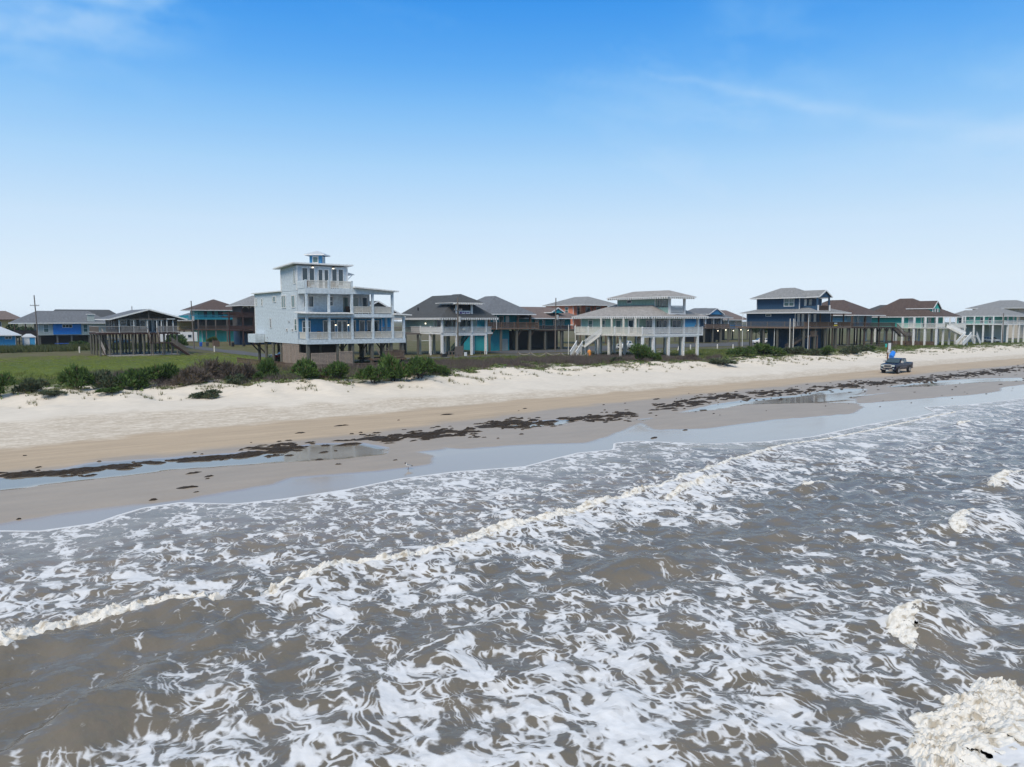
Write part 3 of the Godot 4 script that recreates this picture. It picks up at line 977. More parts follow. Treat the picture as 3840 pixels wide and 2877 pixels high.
# ------------------------------------------------------------------ geometry
class Geo:
	var v := PackedVector3Array()
	var n := PackedVector3Array()
	var c := PackedColorArray()
	var tint := Color.WHITE
	func tri(a: Vector3, b: Vector3, d: Vector3):       # counter-clockwise seen from outside
		var m := (b - a).cross(d - a).normalized()
		v.append_array([a, d, b])
		n.append_array([m, m, m])
		c.append_array([tint, tint, tint])
	func quad(a: Vector3, b: Vector3, d: Vector3, e: Vector3):
		tri(a, b, d)
		tri(a, d, e)
	func box(x0: float, y0: float, z0: float, x1: float, y1: float, z1: float):
		hexa([Vector3(x0, y0, z1), Vector3(x1, y0, z1), Vector3(x1, y0, z0), Vector3(x0, y0, z0), Vector3(x0, y1, z1), Vector3(x1, y1, z1), Vector3(x1, y1, z0), Vector3(x0, y1, z0)])
	func hexa(p: Array):     # 0-3 bottom ring counter-clockwise from above, 4-7 the ring above
		quad(p[0], p[1], p[5], p[4])
		quad(p[1], p[2], p[6], p[5])
		quad(p[2], p[3], p[7], p[6])
		quad(p[3], p[0], p[4], p[7])
		quad(p[4], p[5], p[6], p[7])
		quad(p[3], p[2], p[1], p[0])
	func beam(a: Vector3, b: Vector3, w: float, h: float):   # a bar of width w and height h from a to b
		var d := (b - a).normalized()
		var up := Vector3.UP if absf(d.y) < 0.95 else Vector3.BACK
		var s := d.cross(up).normalized() * w / 2.0
		var u := s.cross(d).normalized() * h / 2.0
		hexa([a - s - u, a + s - u, b + s - u, b - s - u, a - s + u, a + s + u, b + s + u, b - s + u])
	func tube(a: Vector3, b: Vector3, r0: float, r1: float, k := 8):
		var d := (b - a).normalized()
		var s := d.cross(Vector3.UP if absf(d.y) < 0.95 else Vector3.BACK).normalized()
		var u := s.cross(d).normalized()
		for i in k:
			var t0 := TAU * i / k
			var t1 := TAU * (i + 1) / k
			var e0 := s * cos(t0) + u * sin(t0)
			var e1 := s * cos(t1) + u * sin(t1)
			quad(a + e1 * r0, a + e0 * r0, b + e0 * r1, b + e1 * r1)
			tri(b, b + e1 * r1, b + e0 * r1)
			tri(a, a + e0 * r0, a + e1 * r0)
	func mesh() -> ArrayMesh:
		var arr := []
		arr.resize(Mesh.ARRAY_MAX)
		arr[Mesh.ARRAY_VERTEX] = v
		arr[Mesh.ARRAY_NORMAL] = n
		arr[Mesh.ARRAY_COLOR] = c
		var m := ArrayMesh.new()
		m.add_surface_from_arrays(Mesh.PRIMITIVE_TRIANGLES, arr)
		return m

# ------------------------------------------------------------------ things and parts; shapes are given in world metres
var O := Vector3.ZERO      # base of the thing in hand
var P: Node3D = null       # the thing in hand
var cyl: CylinderMesh

func numbered(called: String) -> String:
	var k: int = taken.get(called, 0)
	taken[called] = k + 1
	return called if k == 0 else "%s_%03d" % [called, k]

func thing(called: String, label: String, category: String, at: Vector3, group := "") -> Node3D:
	var o := Node3D.new()
	o.name = numbered(called)
	add_child(o)
	o.position = at
	o.set_meta("label", label)
	o.set_meta("category", category)
	if group != "":
		o.set_meta("group", group)
	O = at
	P = o
	return o

func node(called: String, par: Node3D = null) -> Node3D:
	var o := Node3D.new()
	o.name = called
	(par if par else P).add_child(o, true)
	return o

func put(called: String, mesh: Mesh, m: Material, par: Node3D = null) -> MeshInstance3D:
	var o := MeshInstance3D.new()
	o.name = called
	o.mesh = mesh
	o.material_override = m
	(par if par else P).add_child(o, true)
	return o

func geo(called: String, g: Geo, m: Material, par: Node3D = null, stuff := false) -> MeshInstance3D:
	for i in g.v.size():
		g.v[i] -= O
	var o := put(called, g.mesh(), m, par)
	if stuff:
		o.set_meta("kind", "stuff")
	return o

func bx(called: String, x0: float, y0: float, z0: float, x1: float, y1: float, z1: float, m: Material, par: Node3D = null) -> MeshInstance3D:
	var o := put(called, unit_box, m, par)
	o.transform = Transform3D(Basis.from_scale(Vector3(absf(x1 - x0), absf(y1 - y0), absf(z1 - z0))), Vector3(x0 + x1, y0 + y1, z0 + z1) / 2.0 - O)
	return o

func post(called: String, x: float, z: float, y0: float, y1: float, w: float, m: Material, round_ := false) -> MeshInstance3D:
	if not round_:
		return bx(called, x - w / 2, y0, z - w / 2, x + w / 2, y1, z + w / 2, m)
	var o := put(called, cyl, m)
	o.transform = Transform3D(Basis.from_scale(Vector3(w, y1 - y0, w)), Vector3(x, (y0 + y1) / 2.0, z) - O)
	return o

func piles(xs: Array, zs: Array, y1: float, w: float, m: Material, round_ := false):
	for z in zs:
		for x in xs:
			post("pile", x, z, hgt(x, z) - 0.25, y1, w, m, round_)

func beam(called: String, a: Vector3, b: Vector3, w: float, h: float, m: Material, par: Node3D = null):
	var g := Geo.new()
	g.beam(a, b, w, h)
	return geo(called, g, m, par)

# a railing from a to b (points on the deck); solid = boarded instead of balusters
func rail(a: Vector3, b: Vector3, m: Material, h := 1.05, bm: Material = null, gap := 0.13, solid := false, par: Node3D = null):
	var r := node("railing", par)
	var up := Vector3.UP
	beam("top_rail", a + up * (h - 0.04), b + up * (h - 0.04), 0.12, 0.08, m, r)
	beam("bottom_rail", a + up * 0.14, b + up * 0.14, 0.06, 0.08, m, r)
	var g := Geo.new()
	if solid:
		g.beam(a + up * (h * 0.5 + 0.04), b + up * (h * 0.5 + 0.04), 0.035, h - 0.3)
		geo("boarding", g, bm if bm else m, r)
		return
	var len_ := Vector2(b.x - a.x, b.z - a.z).length()
	var k := int(len_ / gap)
	for i in range(1, k):
		var p := a.lerp(b, float(i) / k)
		g.box(p.x - 0.03, p.y + 0.17, p.z - 0.03, p.x + 0.03, p.y + h - 0.07, p.z + 0.03)
	if k > 1:
		geo("baluster_row", g, bm if bm else m, r, true)

func P3(face: String, plane: float, a: float, y: float, out := 0.0) -> Vector3:
	match face:
		"f": return Vector3(a, y, plane + out)
		"l": return Vector3(plane - out, y, a)
		"r": return Vector3(plane + out, y, a)
	return Vector3(a, y, plane - out)

func slab(g: Geo, face: String, plane: float, a0: float, y0: float, a1: float, y1: float, o0: float, o1: float):
	var p := P3(face, plane, a0, y0, o0)
	var q := P3(face, plane, a1, y1, o1)
	g.box(minf(p.x, q.x), minf(p.y, q.y), minf(p.z, q.z), maxf(p.x, q.x), maxf(p.y, q.y), maxf(p.z, q.z))

# a window or glazed door on a wall face; a runs along the wall
func win(face: String, plane: float, a0: float, y0: float, a1: float, y1: float, cols := 1, rows := 2, gm: Material = null, fm: Material = null, called := "window", fw := 0.1):
	var w := node(called)
	var F: Material = fm if fm else M.white
	var g := Geo.new()
	var lo := minf(a0, a1)
	var hi := maxf(a0, a1)
	slab(g, face, plane, lo - fw, y1, hi + fw, y1 + fw * 1.2, 0.0, 0.07)
	slab(g, face, plane, lo - fw, y0 - fw, hi + fw, y0, 0.0, 0.07)
	slab(g, face, plane, lo - fw, y0, lo, y1, 0.0, 0.065)
	slab(g, face, plane, hi, y0, hi + fw, y1, 0.0, 0.065)
	for k in range(1, cols):
		var c := lerpf(lo, hi, float(k) / cols)
		slab(g, face, plane, c - fw * 0.45, y0, c + fw * 0.45, y1, 0.0, 0.06)
	geo("frame", g, F, w)
	for k in range(1, rows):
		var c := lerpf(y0, y1, float(k) / rows)
		g = Geo.new()
		slab(g, face, plane, lo, c - 0.035, hi, c + 0.035, 0.0, 0.055)
		geo("sash_bar", g, F, w)
	g = Geo.new()
	slab(g, face, plane, lo, y0, hi, y1, 0.0, 0.03)
	geo("pane", g, gm if gm else M.glass, w)
	return w

# lapped boards over a wall face
func siding(face: String, plane: float, a0: float, y0: float, a1: float, y1: float, m: Material, par: Node3D, pitch := 0.2):
	var g := Geo.new()
	var lo := minf(a0, a1)
	var hi := maxf(a0, a1)
	var k := int((y1 - y0) / pitch)
	for i in k:
		var b := y0 + i * pitch
		var A := P3(face, plane, lo, b, 0.036)
		var B := P3(face, plane, hi, b, 0.036)
		var C := P3(face, plane, hi, b + pitch, 0.012)
		var D := P3(face, plane, lo, b + pitch, 0.012)
		var A0 := P3(face, plane, lo, b, 0.012)
		var B0 := P3(face, plane, hi, b, 0.012)
		if face == "l" or face == "b":
			g.quad(A, B, C, D) if face == "l" else g.quad(B, A, D, C)
			g.quad(A0, B0, B, A) if face == "l" else g.quad(B0, A0, A, B)
		else:
			g.quad(A, B, C, D) if face == "f" else g.quad(B, A, D, C)
			g.quad(A0, B0, B, A) if face == "f" else g.quad(B0, A0, A, B)
	geo("siding", g, m, par, true)

# walls of one storey: a block with lapped boards on the faces named
func walls(x0: float, y0: float, z0: float, x1: float, y1: float, z1: float, m: Material, faces := "fl", fm: Material = null, trim: Material = null):
	var b := bx("wall", x0, y0, z0, x1, y1, z1, m)
	for f in faces:
		match f:
			"f": siding("f", z1, x0, y0, x1, y1, fm if fm else m, b_sub(b))
			"l": siding("l", x0, z0, y0, z1, y1, m, b_sub(b))
			"r": siding("r", x1, z0, y0, z1, y1, m, b_sub(b))
	if trim:
		for q in [[x0, z1], [x0, z0], [x1, z1]]:
			bx("corner_board", q[0] - 0.07, y0, q[1] - 0.07, q[0] + 0.07, y1, q[1] + 0.07, trim)

func b_sub(_b: Node3D) -> Node3D:   # boards go beside the block: a scaled block cannot carry parts
	return P

# hipped roof: eaves at y, ridge at y + h along "x" or "z" between r0 and r1
func hip(x0: float, x1: float, z0: float, z1: float, y: float, h: float, axis: String, r0: float, r1: float, m: Material, fm: Material = null, mid := NAN, t := 0.2):
	var n := node("roof")
	var g := Geo.new()
	var A := Vector3(x0, y, z1)
	var B := Vector3(x1, y, z1)
	var C := Vector3(x1, y, z0)
	var D := Vector3(x0, y, z0)
	if axis == "x":
		var zc := (z0 + z1) / 2.0 if is_nan(mid) else mid
		var E := Vector3(r0, y + h, zc)
		var F := Vector3(r1, y + h, zc)
		g.quad(A, B, F, E)
		g.quad(C, D, E, F)
		g.tri(D, A, E)
		g.tri(B, C, F)
	else:
		var xc := (x0 + x1) / 2.0 if is_nan(mid) else mid
		var E := Vector3(xc, y + h, r0)     # back
		var F := Vector3(xc, y + h, r1)     # front
		g.tri(A, B, F)
		g.quad(B, C, E, F)
		g.tri(C, D, E)
		g.quad(D, A, F, E)
	g.quad(D, C, B, A)
	geo("shingles", g, m, n)
	ring("fascia", x0, x1, z0, z1, y - t, y - 0.002, 0.06, fm if fm else M.white, n)
	return n

func ring(called: String, x0: float, x1: float, z0: float, z1: float, y0: float, y1: float, w: float, m: Material, par: Node3D):
	var g := Geo.new()
	var o := [Vector3(x0, 0, z1), Vector3(x1, 0, z1), Vector3(x1, 0, z0), Vector3(x0, 0, z0)]
	var i := [Vector3(x0 + w, 0, z1 - w), Vector3(x1 - w, 0, z1 - w), Vector3(x1 - w, 0, z0 + w), Vector3(x0 + w, 0, z0 + w)]
	var lo := Vector3.UP * y0
	var hi := Vector3.UP * y1
	for k in 4:
		var l := (k + 1) % 4
		g.quad(o[k] + lo, o[l] + lo, o[l] + hi, o[k] + hi)
		g.quad(i[l] + lo, i[k] + lo, i[k] + hi, i[l] + hi)
		g.quad(o[k] + hi, o[l] + hi, i[l] + hi, i[k] + hi)
		g.quad(o[l] + lo, o[k] + lo, i[k] + lo, i[l] + lo)
	geo(called, g, m, par)

# rows of rafter ends under an eave
func rafter_tails(x0: float, x1: float, z0: float, z1: float, y: float, m: Material, gap := 0.55):
	var g := Geo.new()
	for i in int((x1 - x0) / gap):
		var x := x0 + 0.2 + i * gap
		g.box(x, y - 0.3, z1 - 0.45, x + 0.22, y, z1 + 0.02)
	for i in int((z1 - z0) / gap):
		var z := z0 + 0.2 + i * gap
		g.box(x0 - 0.02, y - 0.3, z, x0 + 0.45, y, z + 0.22)
	geo("rafter_ends", g, m, null, true)

# gabled roof with its ridge along z, gable wall towards the sea
func gable_z(x0: float, x1: float, z0: float, z1: float, y: float, h: float, m: Material, wall_m: Material, inset := 0.5, trim: Material = null, t := 0.16):
	var n := node("roof")
	var xc := (x0 + x1) / 2.0
	var g := Geo.new()
	var up := Vector3.UP * t
	for s in [0, 1]:
		var e0 := Vector3(x0 if s == 0 else x1, y, z1)
		var e1 := Vector3(xc, y + h, z1)
		var f0 := Vector3(x0 if s == 0 else x1, y, z0)
		var f1 := Vector3(xc, y + h, z0)
		if s == 0:
			g.hexa([e0, e1, f1, f0, e0 + up, e1 + up, f1 + up, f0 + up])
		else:
			g.hexa([e1, e0, f0, f1, e1 + up, e0 + up, f0 + up, f1 + up])
	geo("shingles", g, m, n)
	var T: Material = trim if trim else M.white
	beam("barge_board", Vector3(x0, y + 0.06, z1 + 0.03), Vector3(xc, y + h + 0.06, z1 + 0.03), 0.06, 0.26, T, n)
	beam("barge_board", Vector3(xc, y + h + 0.06, z1 + 0.035), Vector3(x1, y + 0.06, z1 + 0.035), 0.06, 0.26, T, n)
	beam("fascia", Vector3(x0, y + 0.06, z0), Vector3(x0, y + 0.06, z1 - 0.01), 0.06, 0.2, T, n)
	g = Geo.new()
	var zi := z1 - inset
	g.tri(Vector3(x0 + 0.3, y + 0.02, zi), Vector3(x1 - 0.3, y + 0.02, zi), Vector3(xc, y + h - 0.02, zi))
	g.tri(Vector3(x1 - 0.3, y + 0.02, zi - 0.12), Vector3(x0 + 0.3, y + 0.02, zi - 0.12), Vector3(xc, y + h - 0.02, zi - 0.12))
	g.quad(Vector3(x1 - 0.3, y + 0.02, zi), Vector3(x0 + 0.3, y + 0.02, zi), Vector3(x0 + 0.3, y + 0.02, zi - 0.12), Vector3(x1 - 0.3, y + 0.02, zi - 0.12))
	geo("gable", g, wall_m, n)
	return n

func deck(x0: float, x1: float, z0: float, z1: float, y: float, t: float, m: Material):
	bx("deck", x0, y - t, z0, x1, y, z1, m)

# open stairs between two points; w is the width, side the direction across
func stairs(a: Vector3, b: Vector3, w: float, m: Material, rm: Material = null, solid := false, sm: Material = null):
	var s := node("stairs")
	var d := Vector3(b.x - a.x, 0, b.z - a.z)
	var len_ := d.length()
	d = d / len_
	var c := d.cross(Vector3.UP) * (w / 2.0)
	for q in [-1.0, 1.0]:
		beam("stringer", a + c * q - Vector3.UP * 0.15, b + c * q - Vector3.UP * 0.15, 0.06, 0.3, sm if sm else m, s)
	var k := maxi(3, int(absf(a.y - b.y) / 0.2))
	for i in k:
		var p := a.lerp(b, (i + 0.5) / k)
		beam("tread", p - c * 0.97, p + c * 0.97, len_ / k * 0.95, 0.05, m, s)
	if rm:
		for q in [-1.0, 1.0]:
			rail(a + c * q, b + c * q, rm, 1.0, rm, 0.16, solid, null)

func knee(x: float, z: float, y: float, dx: float, dz: float, m: Material, r := 1.0):   # a knee brace from a post up to the beam
	beam("knee_brace", Vector3(x, y - r, z), Vector3(x + dx, y, z + dz), 0.13, 0.16, m)

# ------------------------------------------------------------------ houses
func louvres(face: String, plane: float, a0: float, a1: float, y0: float, y1: float, cols: int):
	var n := node("louvre_screen")
	var lo := minf(a0, a1)
	var hi := maxf(a0, a1)
	var g := Geo.new()
	slab(g, face, plane, lo, y1 - 0.14, hi, y1, -0.05, 0.06)
	slab(g, face, plane, lo, y0, hi, y0 + 0.12, -0.05, 0.06)
	geo("frame", g, M.louvre, n)
	for k in cols + 1:
		var c := lerpf(lo + 0.06, hi - 0.06, float(k) / cols)
		g = Geo.new()
		slab(g, face, plane, c - 0.06, y0 + 0.12, c + 0.06, y1 - 0.14, -0.05, 0.055)
		geo("stile", g, M.louvre, n)
	for k in cols:
		var c0 := lerpf(lo + 0.06, hi - 0.06, float(k) / cols) + 0.065
		var c1 := lerpf(lo + 0.06, hi - 0.06, float(k + 1) / cols) - 0.065
		g = Geo.new()
		var cnt := int((y1 - y0 - 0.3) / 0.16)
		for i in cnt:
			var y := y0 + 0.16 + (i + 0.25) * (y1 - y0 - 0.3) / cnt
			var A := P3(face, plane, c0, y, 0.045)
			var B := P3(face, plane, c1, y, 0.045)
			var C := P3(face, plane, c1, y + 0.11, -0.03)
			var D := P3(face, plane, c0, y + 0.11, -0.03)
			g.quad(A, B, C, D)
			g.quad(D - Vector3.UP * 0.02, C - Vector3.UP * 0.02, B - Vector3.UP * 0.02, A - Vector3.UP * 0.02)
			g.quad(A - Vector3.UP * 0.02, B - Vector3.UP * 0.02, B, A)
		geo("slats", g, M.louvre, n, true)

func build_main():
	thing("beach_house", "tall pale blue house with a blue cupola, nearest to the dunes", "house", Vector3(45, GY, -110))
	var W: Material = M.white
	# body
	bx("wall", 37.7, 4.79, -120.2, 50.3, 8.9, -101.8, M.pale)
	bx("wall", 37.7, 8.9, -120.2, 44.3, 12.1, -101.8, M.pale)
	bx("wall", 44.3, 8.9, -119.8, 49.3, 12.05, -103.6, M.pale)
	bx("wall", 37.7, 12.1, -108.1, 45.0, 15.5, -101.8, M.pale)
	siding("l", 37.7, -120.2, 4.79, -101.8, 12.08, M.pale, null)
	siding("l", 37.7, -108.1, 12.1, -101.8, 15.3, M.pale, null)
	siding("f", -101.8, 37.75, 5.45, 50.25, 8.4, M.blue, null)
	siding("f", -101.8, 37.75, 8.95, 44.3, 11.6, M.pale, null)
	siding("f", -101.8, 37.8, 12.35, 44.95, 15.5, M.pale, null)
	for q in [[37.7, -101.8, 15.4], [37.7, -108.1, 15.2], [37.7, -120.2, 12.1], [45.0, -101.8, 15.4]]:
		bx("corner_board", q[0] - 0.09, 4.85 if q[2] < 13.0 else 12.1, q[1] - 0.09, q[0] + 0.09, q[2], q[1] + 0.09, W)
	# decks and beams
	bx("deck", 37.7, 4.79, -101.75, 52.6, 5.42, -98.7, M.pale)
	bx("deck", 50.35, 4.8, -112.0, 52.55, 5.41, -101.8, M.pale)
	bx("beam", 37.68, 8.42, -101.7, 50.75, 8.9, -98.72, M.pale)
	bx("beam", 50.76, 8.4, -112.0, 52.5, 8.78, -98.75, M.pale)
	bx("beam", 37.69, 11.62, -101.7, 44.5, 12.32, -98.74, M.pale)
	var g := Geo.new()   # the sloping head of the right balcony
	g.hexa([Vector3(44.5, 11.65, -98.75), Vector3(50.75, 11.65, -98.75), Vector3(50.75, 11.65, -99.0), Vector3(44.5, 11.65, -99.0), Vector3(44.5, 12.5, -98.75), Vector3(50.75, 12.08, -98.75), Vector3(50.75, 12.08, -99.0), Vector3(44.5, 12.5, -99.0)])
	geo("beam", g, M.pale)
	g = Geo.new()
	g.hexa([Vector3(44.5, 12.5, -98.1), Vector3(51.3, 12.06, -98.1), Vector3(51.3, 12.06, -112), Vector3(44.5, 12.5, -112), Vector3(44.5, 12.68, -98.1), Vector3(51.3, 12.22, -98.1), Vector3(51.3, 12.22, -112), Vector3(44.5, 12.68, -112)])
	geo("roof", g, W)
	g = Geo.new()
	g.hexa([Vector3(36.9, 15.68, -101.1), Vector3(45.7, 15.68, -101.1), Vector3(45.7, 15.3, -109.3), Vector3(36.9, 15.3, -109.3), Vector3(36.9, 15.86, -101.1), Vector3(45.7, 15.86, -101.1), Vector3(45.7, 15.46, -109.3), Vector3(36.9, 15.46, -109.3)])
	geo("roof", g, W)
	g = Geo.new()
	g.box(37.3, 12.1, -120.7, 49.6, 12.26, -108.12)
	geo("roof", g, W)
	g = Geo.new()   # lip over the lower left bays
	g.hexa([Vector3(37.1, 8.9, -98.2), Vector3(44.35, 8.9, -98.2), Vector3(44.35, 9.06, -101.7), Vector3(37.1, 9.06, -101.7), Vector3(37.1, 9.02, -98.2), Vector3(44.35, 9.02, -98.2), Vector3(44.35, 9.2, -101.7), Vector3(37.1, 9.2, -101.7)])
	geo("porch_roof", g, W)
	g = Geo.new()
	g.hexa([Vector3(50.7, 8.8, -98.2), Vector3(53.4, 8.72, -98.2), Vector3(53.4, 8.72, -113), Vector3(50.7, 8.8, -113), Vector3(50.7, 9.05, -98.2), Vector3(53.4, 8.86, -98.2), Vector3(53.4, 8.86, -113), Vector3(50.7, 9.05, -113)])
	geo("porch_roof", g, W)
	# posts on the front
	for x in [37.85, 41.0, 44.35, 47.5, 50.6, 52.4]:
		bx("porch_post", x - 0.16, 5.42, -99.1, x + 0.16, 8.41, -98.78, M.pale)
	for x in [37.85, 41.0]:
		bx("porch_post", x - 0.14, 9.1, -99.1, x + 0.14, 11.61, -98.8, M.pale)
	for x in [44.35, 47.5, 50.6]:
		bx("porch_post", x - 0.16, 8.91, -99.1, x + 0.16, 11.64, -98.78, M.pale)
	for z in [-104.5, -108.0, -111.8]:
		bx("porch_post", 52.2, 5.42, z - 0.15, 52.5, 8.4, z + 0.15, M.pale)
	# railings
	for k in [[38.05, 40.84], [41.16, 44.2], [44.5, 47.35], [47.65, 50.45], [50.75, 52.25]]:
		rail(Vector3(k[0], 5.42, -98.92), Vector3(k[1], 5.42, -98.92), M.cream, 1.02)
	rail(Vector3(37.8, 5.42, -101.65), Vector3(37.8, 5.42, -99.1), M.cream, 1.02)
	rail(Vector3(52.4, 5.42, -112), Vector3(52.4, 5.42, -99.1), M.cream, 1.02)
	rail(Vector3(44.5, 8.92, -98.92), Vector3(47.35, 8.92, -98.92), M.cream, 1.02)
	rail(Vector3(47.65, 8.92, -98.92), Vector3(50.45, 8.92, -98.92), M.cream, 1.02)
	rail(Vector3(50.6, 8.92, -103.5), Vector3(50.6, 8.92, -99.1), M.cream, 1.02)
	for k in [[38.0, 40.86], [41.1, 44.25]]:
		rail(Vector3(k[0], 12.33, -98.9), Vector3(k[1], 12.33, -98.9), M.cream, 1.05)
	for x in [37.8, 40.98, 44.4]:
		bx("rail_post", x - 0.12, 12.32, -99.02, x + 0.12, 13.45, -98.78, M.pale)
	bx("parapet", 37.68, 12.33, -101.7, 37.82, 13.38, -99.04, M.pale)
	siding("l", 37.68, -101.7, 12.33, -99.04, 13.36, M.pale, null)
	bx("parapet", 44.33, 12.33, -101.7, 44.45, 13.4, -99.04, M.pale)
	# tower windows and doors
	for x in [[38.45, 39.15], [39.45, 40.1], [42.75, 43.4], [43.7, 44.35]]:
		win("f", -101.76, x[0], 12.95, x[1], 15.15, 1, 1)
	win("f", -101.76, 40.75, 12.5, 41.3, 15.0, 1, 1, null, null, "glazed_door", 0.14)
	win("f", -101.76, 41.62, 12.5, 42.15, 15.0, 1, 1, null, null, "glazed_door", 0.14)
	win("l", 37.66, -102.9, 13.1, -102.45, 15.0, 1, 1, M.green_glass)
	# first floor, behind the porch
	for x in [[41.35, 42.05], [42.35, 42.95], [45.3, 46.1], [46.8, 47.5], [48.0, 48.5], [49.1, 49.75]]:
		win("f", -101.76, x[0], 5.7, x[1], 7.9, 1, 1)
	win("f", -101.76, 43.45, 5.5, 43.95, 7.85, 1, 1, null, null, "glazed_door", 0.16)
	win("f", -101.76, 44.25, 5.5, 44.8, 7.85, 1, 1, null, null, "glazed_door", 0.16)
	win("f", -101.76, 38.35, 6.2, 39.35, 7.85, 1, 2)
	# second floor
	win("f", -101.76, 38.6, 9.9, 39.9, 11.3, 2, 1)
	win("f", -101.76, 42.1, 10.1, 42.75, 11.3, 1, 2)
	for x in [[45.0, 45.9], [46.4, 47.4]]:
		win("f", -103.56, x[0], 9.0, x[1], 11.3, 1, 1, M.green_glass, null, "glazed_door", 0.16)
	win("f", -103.56, 48.1, 9.0, 48.9, 11.3, 1, 1, null, null, "glazed_door", 0.16)
	# left wall
	for q in [[-119.6, -119.2, 10.35, 11.3, 2], [-117.0, -116.6, 10.3, 11.25, 2], [-111.7, -110.5, 10.75, 11.45, 1], [-107.9, -106.4, 9.85, 11.45, 1], [-103.9, -102.7, 9.85, 11.4, 1]]:
		win("l", 37.66, q[0], q[2], q[1], q[3], 2 if q[0] == -107.9 else 1, q[4], M.green_glass)
	win("l", 37.66, -113.2, 6.95, -112.8, 8.25, 1, 1)
	win("l", 37.66, -102.9, 6.65, -102.2, 8.15, 1, 2, M.green_glass)
	for z in [-106.3, -104.1]:
		win("l", 37.66, z, 6.55, z + 0.45, 6.78, 1, 1)
	# platform for the cooling units
	bx("side_platform", 36.2, 4.65, -119.4, 37.62, 5.95, -115.9, M.pale)
	siding("f", -115.9, 36.2, 4.95, 37.62, 5.93, M.pale, null)
	for z in [-116.4, -118.9]:
		beam("platform_brace", Vector3(36.4, 4.62, z), Vector3(37.9, 3.0, z), 0.14, 0.18, M.dark_wood)
	# cupola, set askew on the roof
	var cu := node("cupola")
	cu.transform = Transform3D(Basis(Vector3.UP, deg_to_rad(-40.0)), Vector3(41.9, 15.6, -104.9) - O)
	var keep := O
	O = Vector3.ZERO
	var old := P
	P = cu
	bx("cupola_wall", -0.86, 0.0, -0.86, 0.86, 1.62, 0.86, M.blue)
	for k in 2:
		g = Geo.new()
		var f: String = ["f", "r"][k]
		slab(g, f, 0.86, -0.42, 0.5, 0.42, 1.42, 0.0, 0.05)
		geo("window_frame", g, W)
		g = Geo.new()
		slab(g, f, 0.86, -0.32, 0.6, 0.32, 1.32, 0.0, 0.07)
		geo("pane", g, M.green_glass)
	g = Geo.new()
	var e := 1.45
	var tip := Vector3(0, 2.3, 0)
	var cn := [Vector3(-e, 1.7, e), Vector3(e, 1.7, e), Vector3(e, 1.7, -e), Vector3(-e, 1.7, -e)]
	for k in 4:
		g.tri(cn[k], cn[(k + 1) % 4], tip)
	g.quad(cn[3], cn[2], cn[1], cn[0])
	geo("cupola_roof", g, M.metal_roof)
	ring("cupola_fascia", -e, e, -e, e, 1.55, 1.698, 0.06, W, cu)
	O = keep
	P = old
	# hood on the right side of the tower
	g = Geo.new()
	g.hexa([Vector3(45.05, 14.75, -102.6), Vector3(46.5, 14.5, -102.6), Vector3(46.5, 14.5, -106), Vector3(45.05, 14.75, -106), Vector3(45.05, 14.95, -102.6), Vector3(46.5, 14.6, -102.6), Vector3(46.5, 14.6, -106), Vector3(45.05, 14.95, -106)])
	geo("window_hood", g, M.metal_roof)
	beam("hood_brace", Vector3(46.2, 14.45, -102.8), Vector3(45.05, 13.4, -102.8), 0.08, 0.1, W)
	# what carries it
	for x in [37.95, 41.0, 44.2, 47.4, 50.4]:
		for z in [-119.5, -116.2, -112.9, -109.4, -105.6, -102.2]:
			post("pile", x, z, hgt(x, z) - 0.25, 4.78, 0.42, M.pile, true)
	for x in [37.98, 42.2, 44.4, 47.4, 50.4, 52.2]:
		post("pile", x, -99.1, hgt(x, -99.1) - 0.25, 4.78, 0.38, M.pile)
	for z in [-116.2, -112.9, -109.4]:
		knee(37.95, z, 4.74, 0, 0.8, M.pile)
		knee(37.95, z, 4.74, 0, -0.8, M.pile)
	for x in [44.2, 47.4, 50.4]:
		knee(x, -102.2, 4.74, 0.8, 0, M.dark_wood)
		knee(x, -102.2, 4.74, -0.8, 0, M.dark_wood)
	louvres("l", 37.72, -108.2, -105.0, 1.45, 4.7, 2)
	louvres("l", 37.72, -104.9, -101.75, 1.45, 4.7, 2)
	louvres("l", 37.74, -101.6, -99.2, 1.4, 3.6, 2)
	louvres("f", -98.86, 38.3, 41.9, 1.4, 3.6, 3)
	louvres("f", -98.86, 42.35, 44.3, 1.4, 3.75, 2)
	bx("storage_wall", 38.4, 1.4, -108.0, 44.0, 4.6, -103.0, M.shade_board)  # wall coloured dark to paint in the shade beneath the house
	# low deck, fence and boardwalk at the ground
	bx("lower_deck", 47.2, 2.35, -103.5, 52.6, 2.62, -98.6, M.brown_wood)
	rail(Vector3(49.2, 2.62, -98.75), Vector3(52.4, 2.62, -98.75), M.deck_wood, 1.05, M.deck_wood)
	rail(Vector3(52.45, 2.62, -103.4), Vector3(52.45, 2.62, -98.8), M.deck_wood, 1.05, M.deck_wood)
	for x in [47.4, 49.8, 52.3]:
		post("deck_leg", x, -98.8, 1.2, 2.35, 0.18, M.brown_wood)
	rail(Vector3(36.4, 1.3, -97.2), Vector3(48.5, 1.3, -97.2), M.deck_wood, 0.8, M.deck_wood, 0.2)
	rail(Vector3(34.8, 1.4, -120.5), Vector3(36.4, 1.4, -97.3), M.brown_wood, 0.85, M.deck_wood, 0.25)
	for x in [36.4, 40.4, 44.4, 48.5]:
		post("fence_post", x, -97.2, 1.0, 2.15, 0.12, M.deck_wood)
	for z in [-120.4, -114.6, -108.8, -103.0]:
		post("fence_post", 36.4 - (-97.3 - z) * 0.069, z, 1.0, 2.3, 0.12, M.deck_wood)
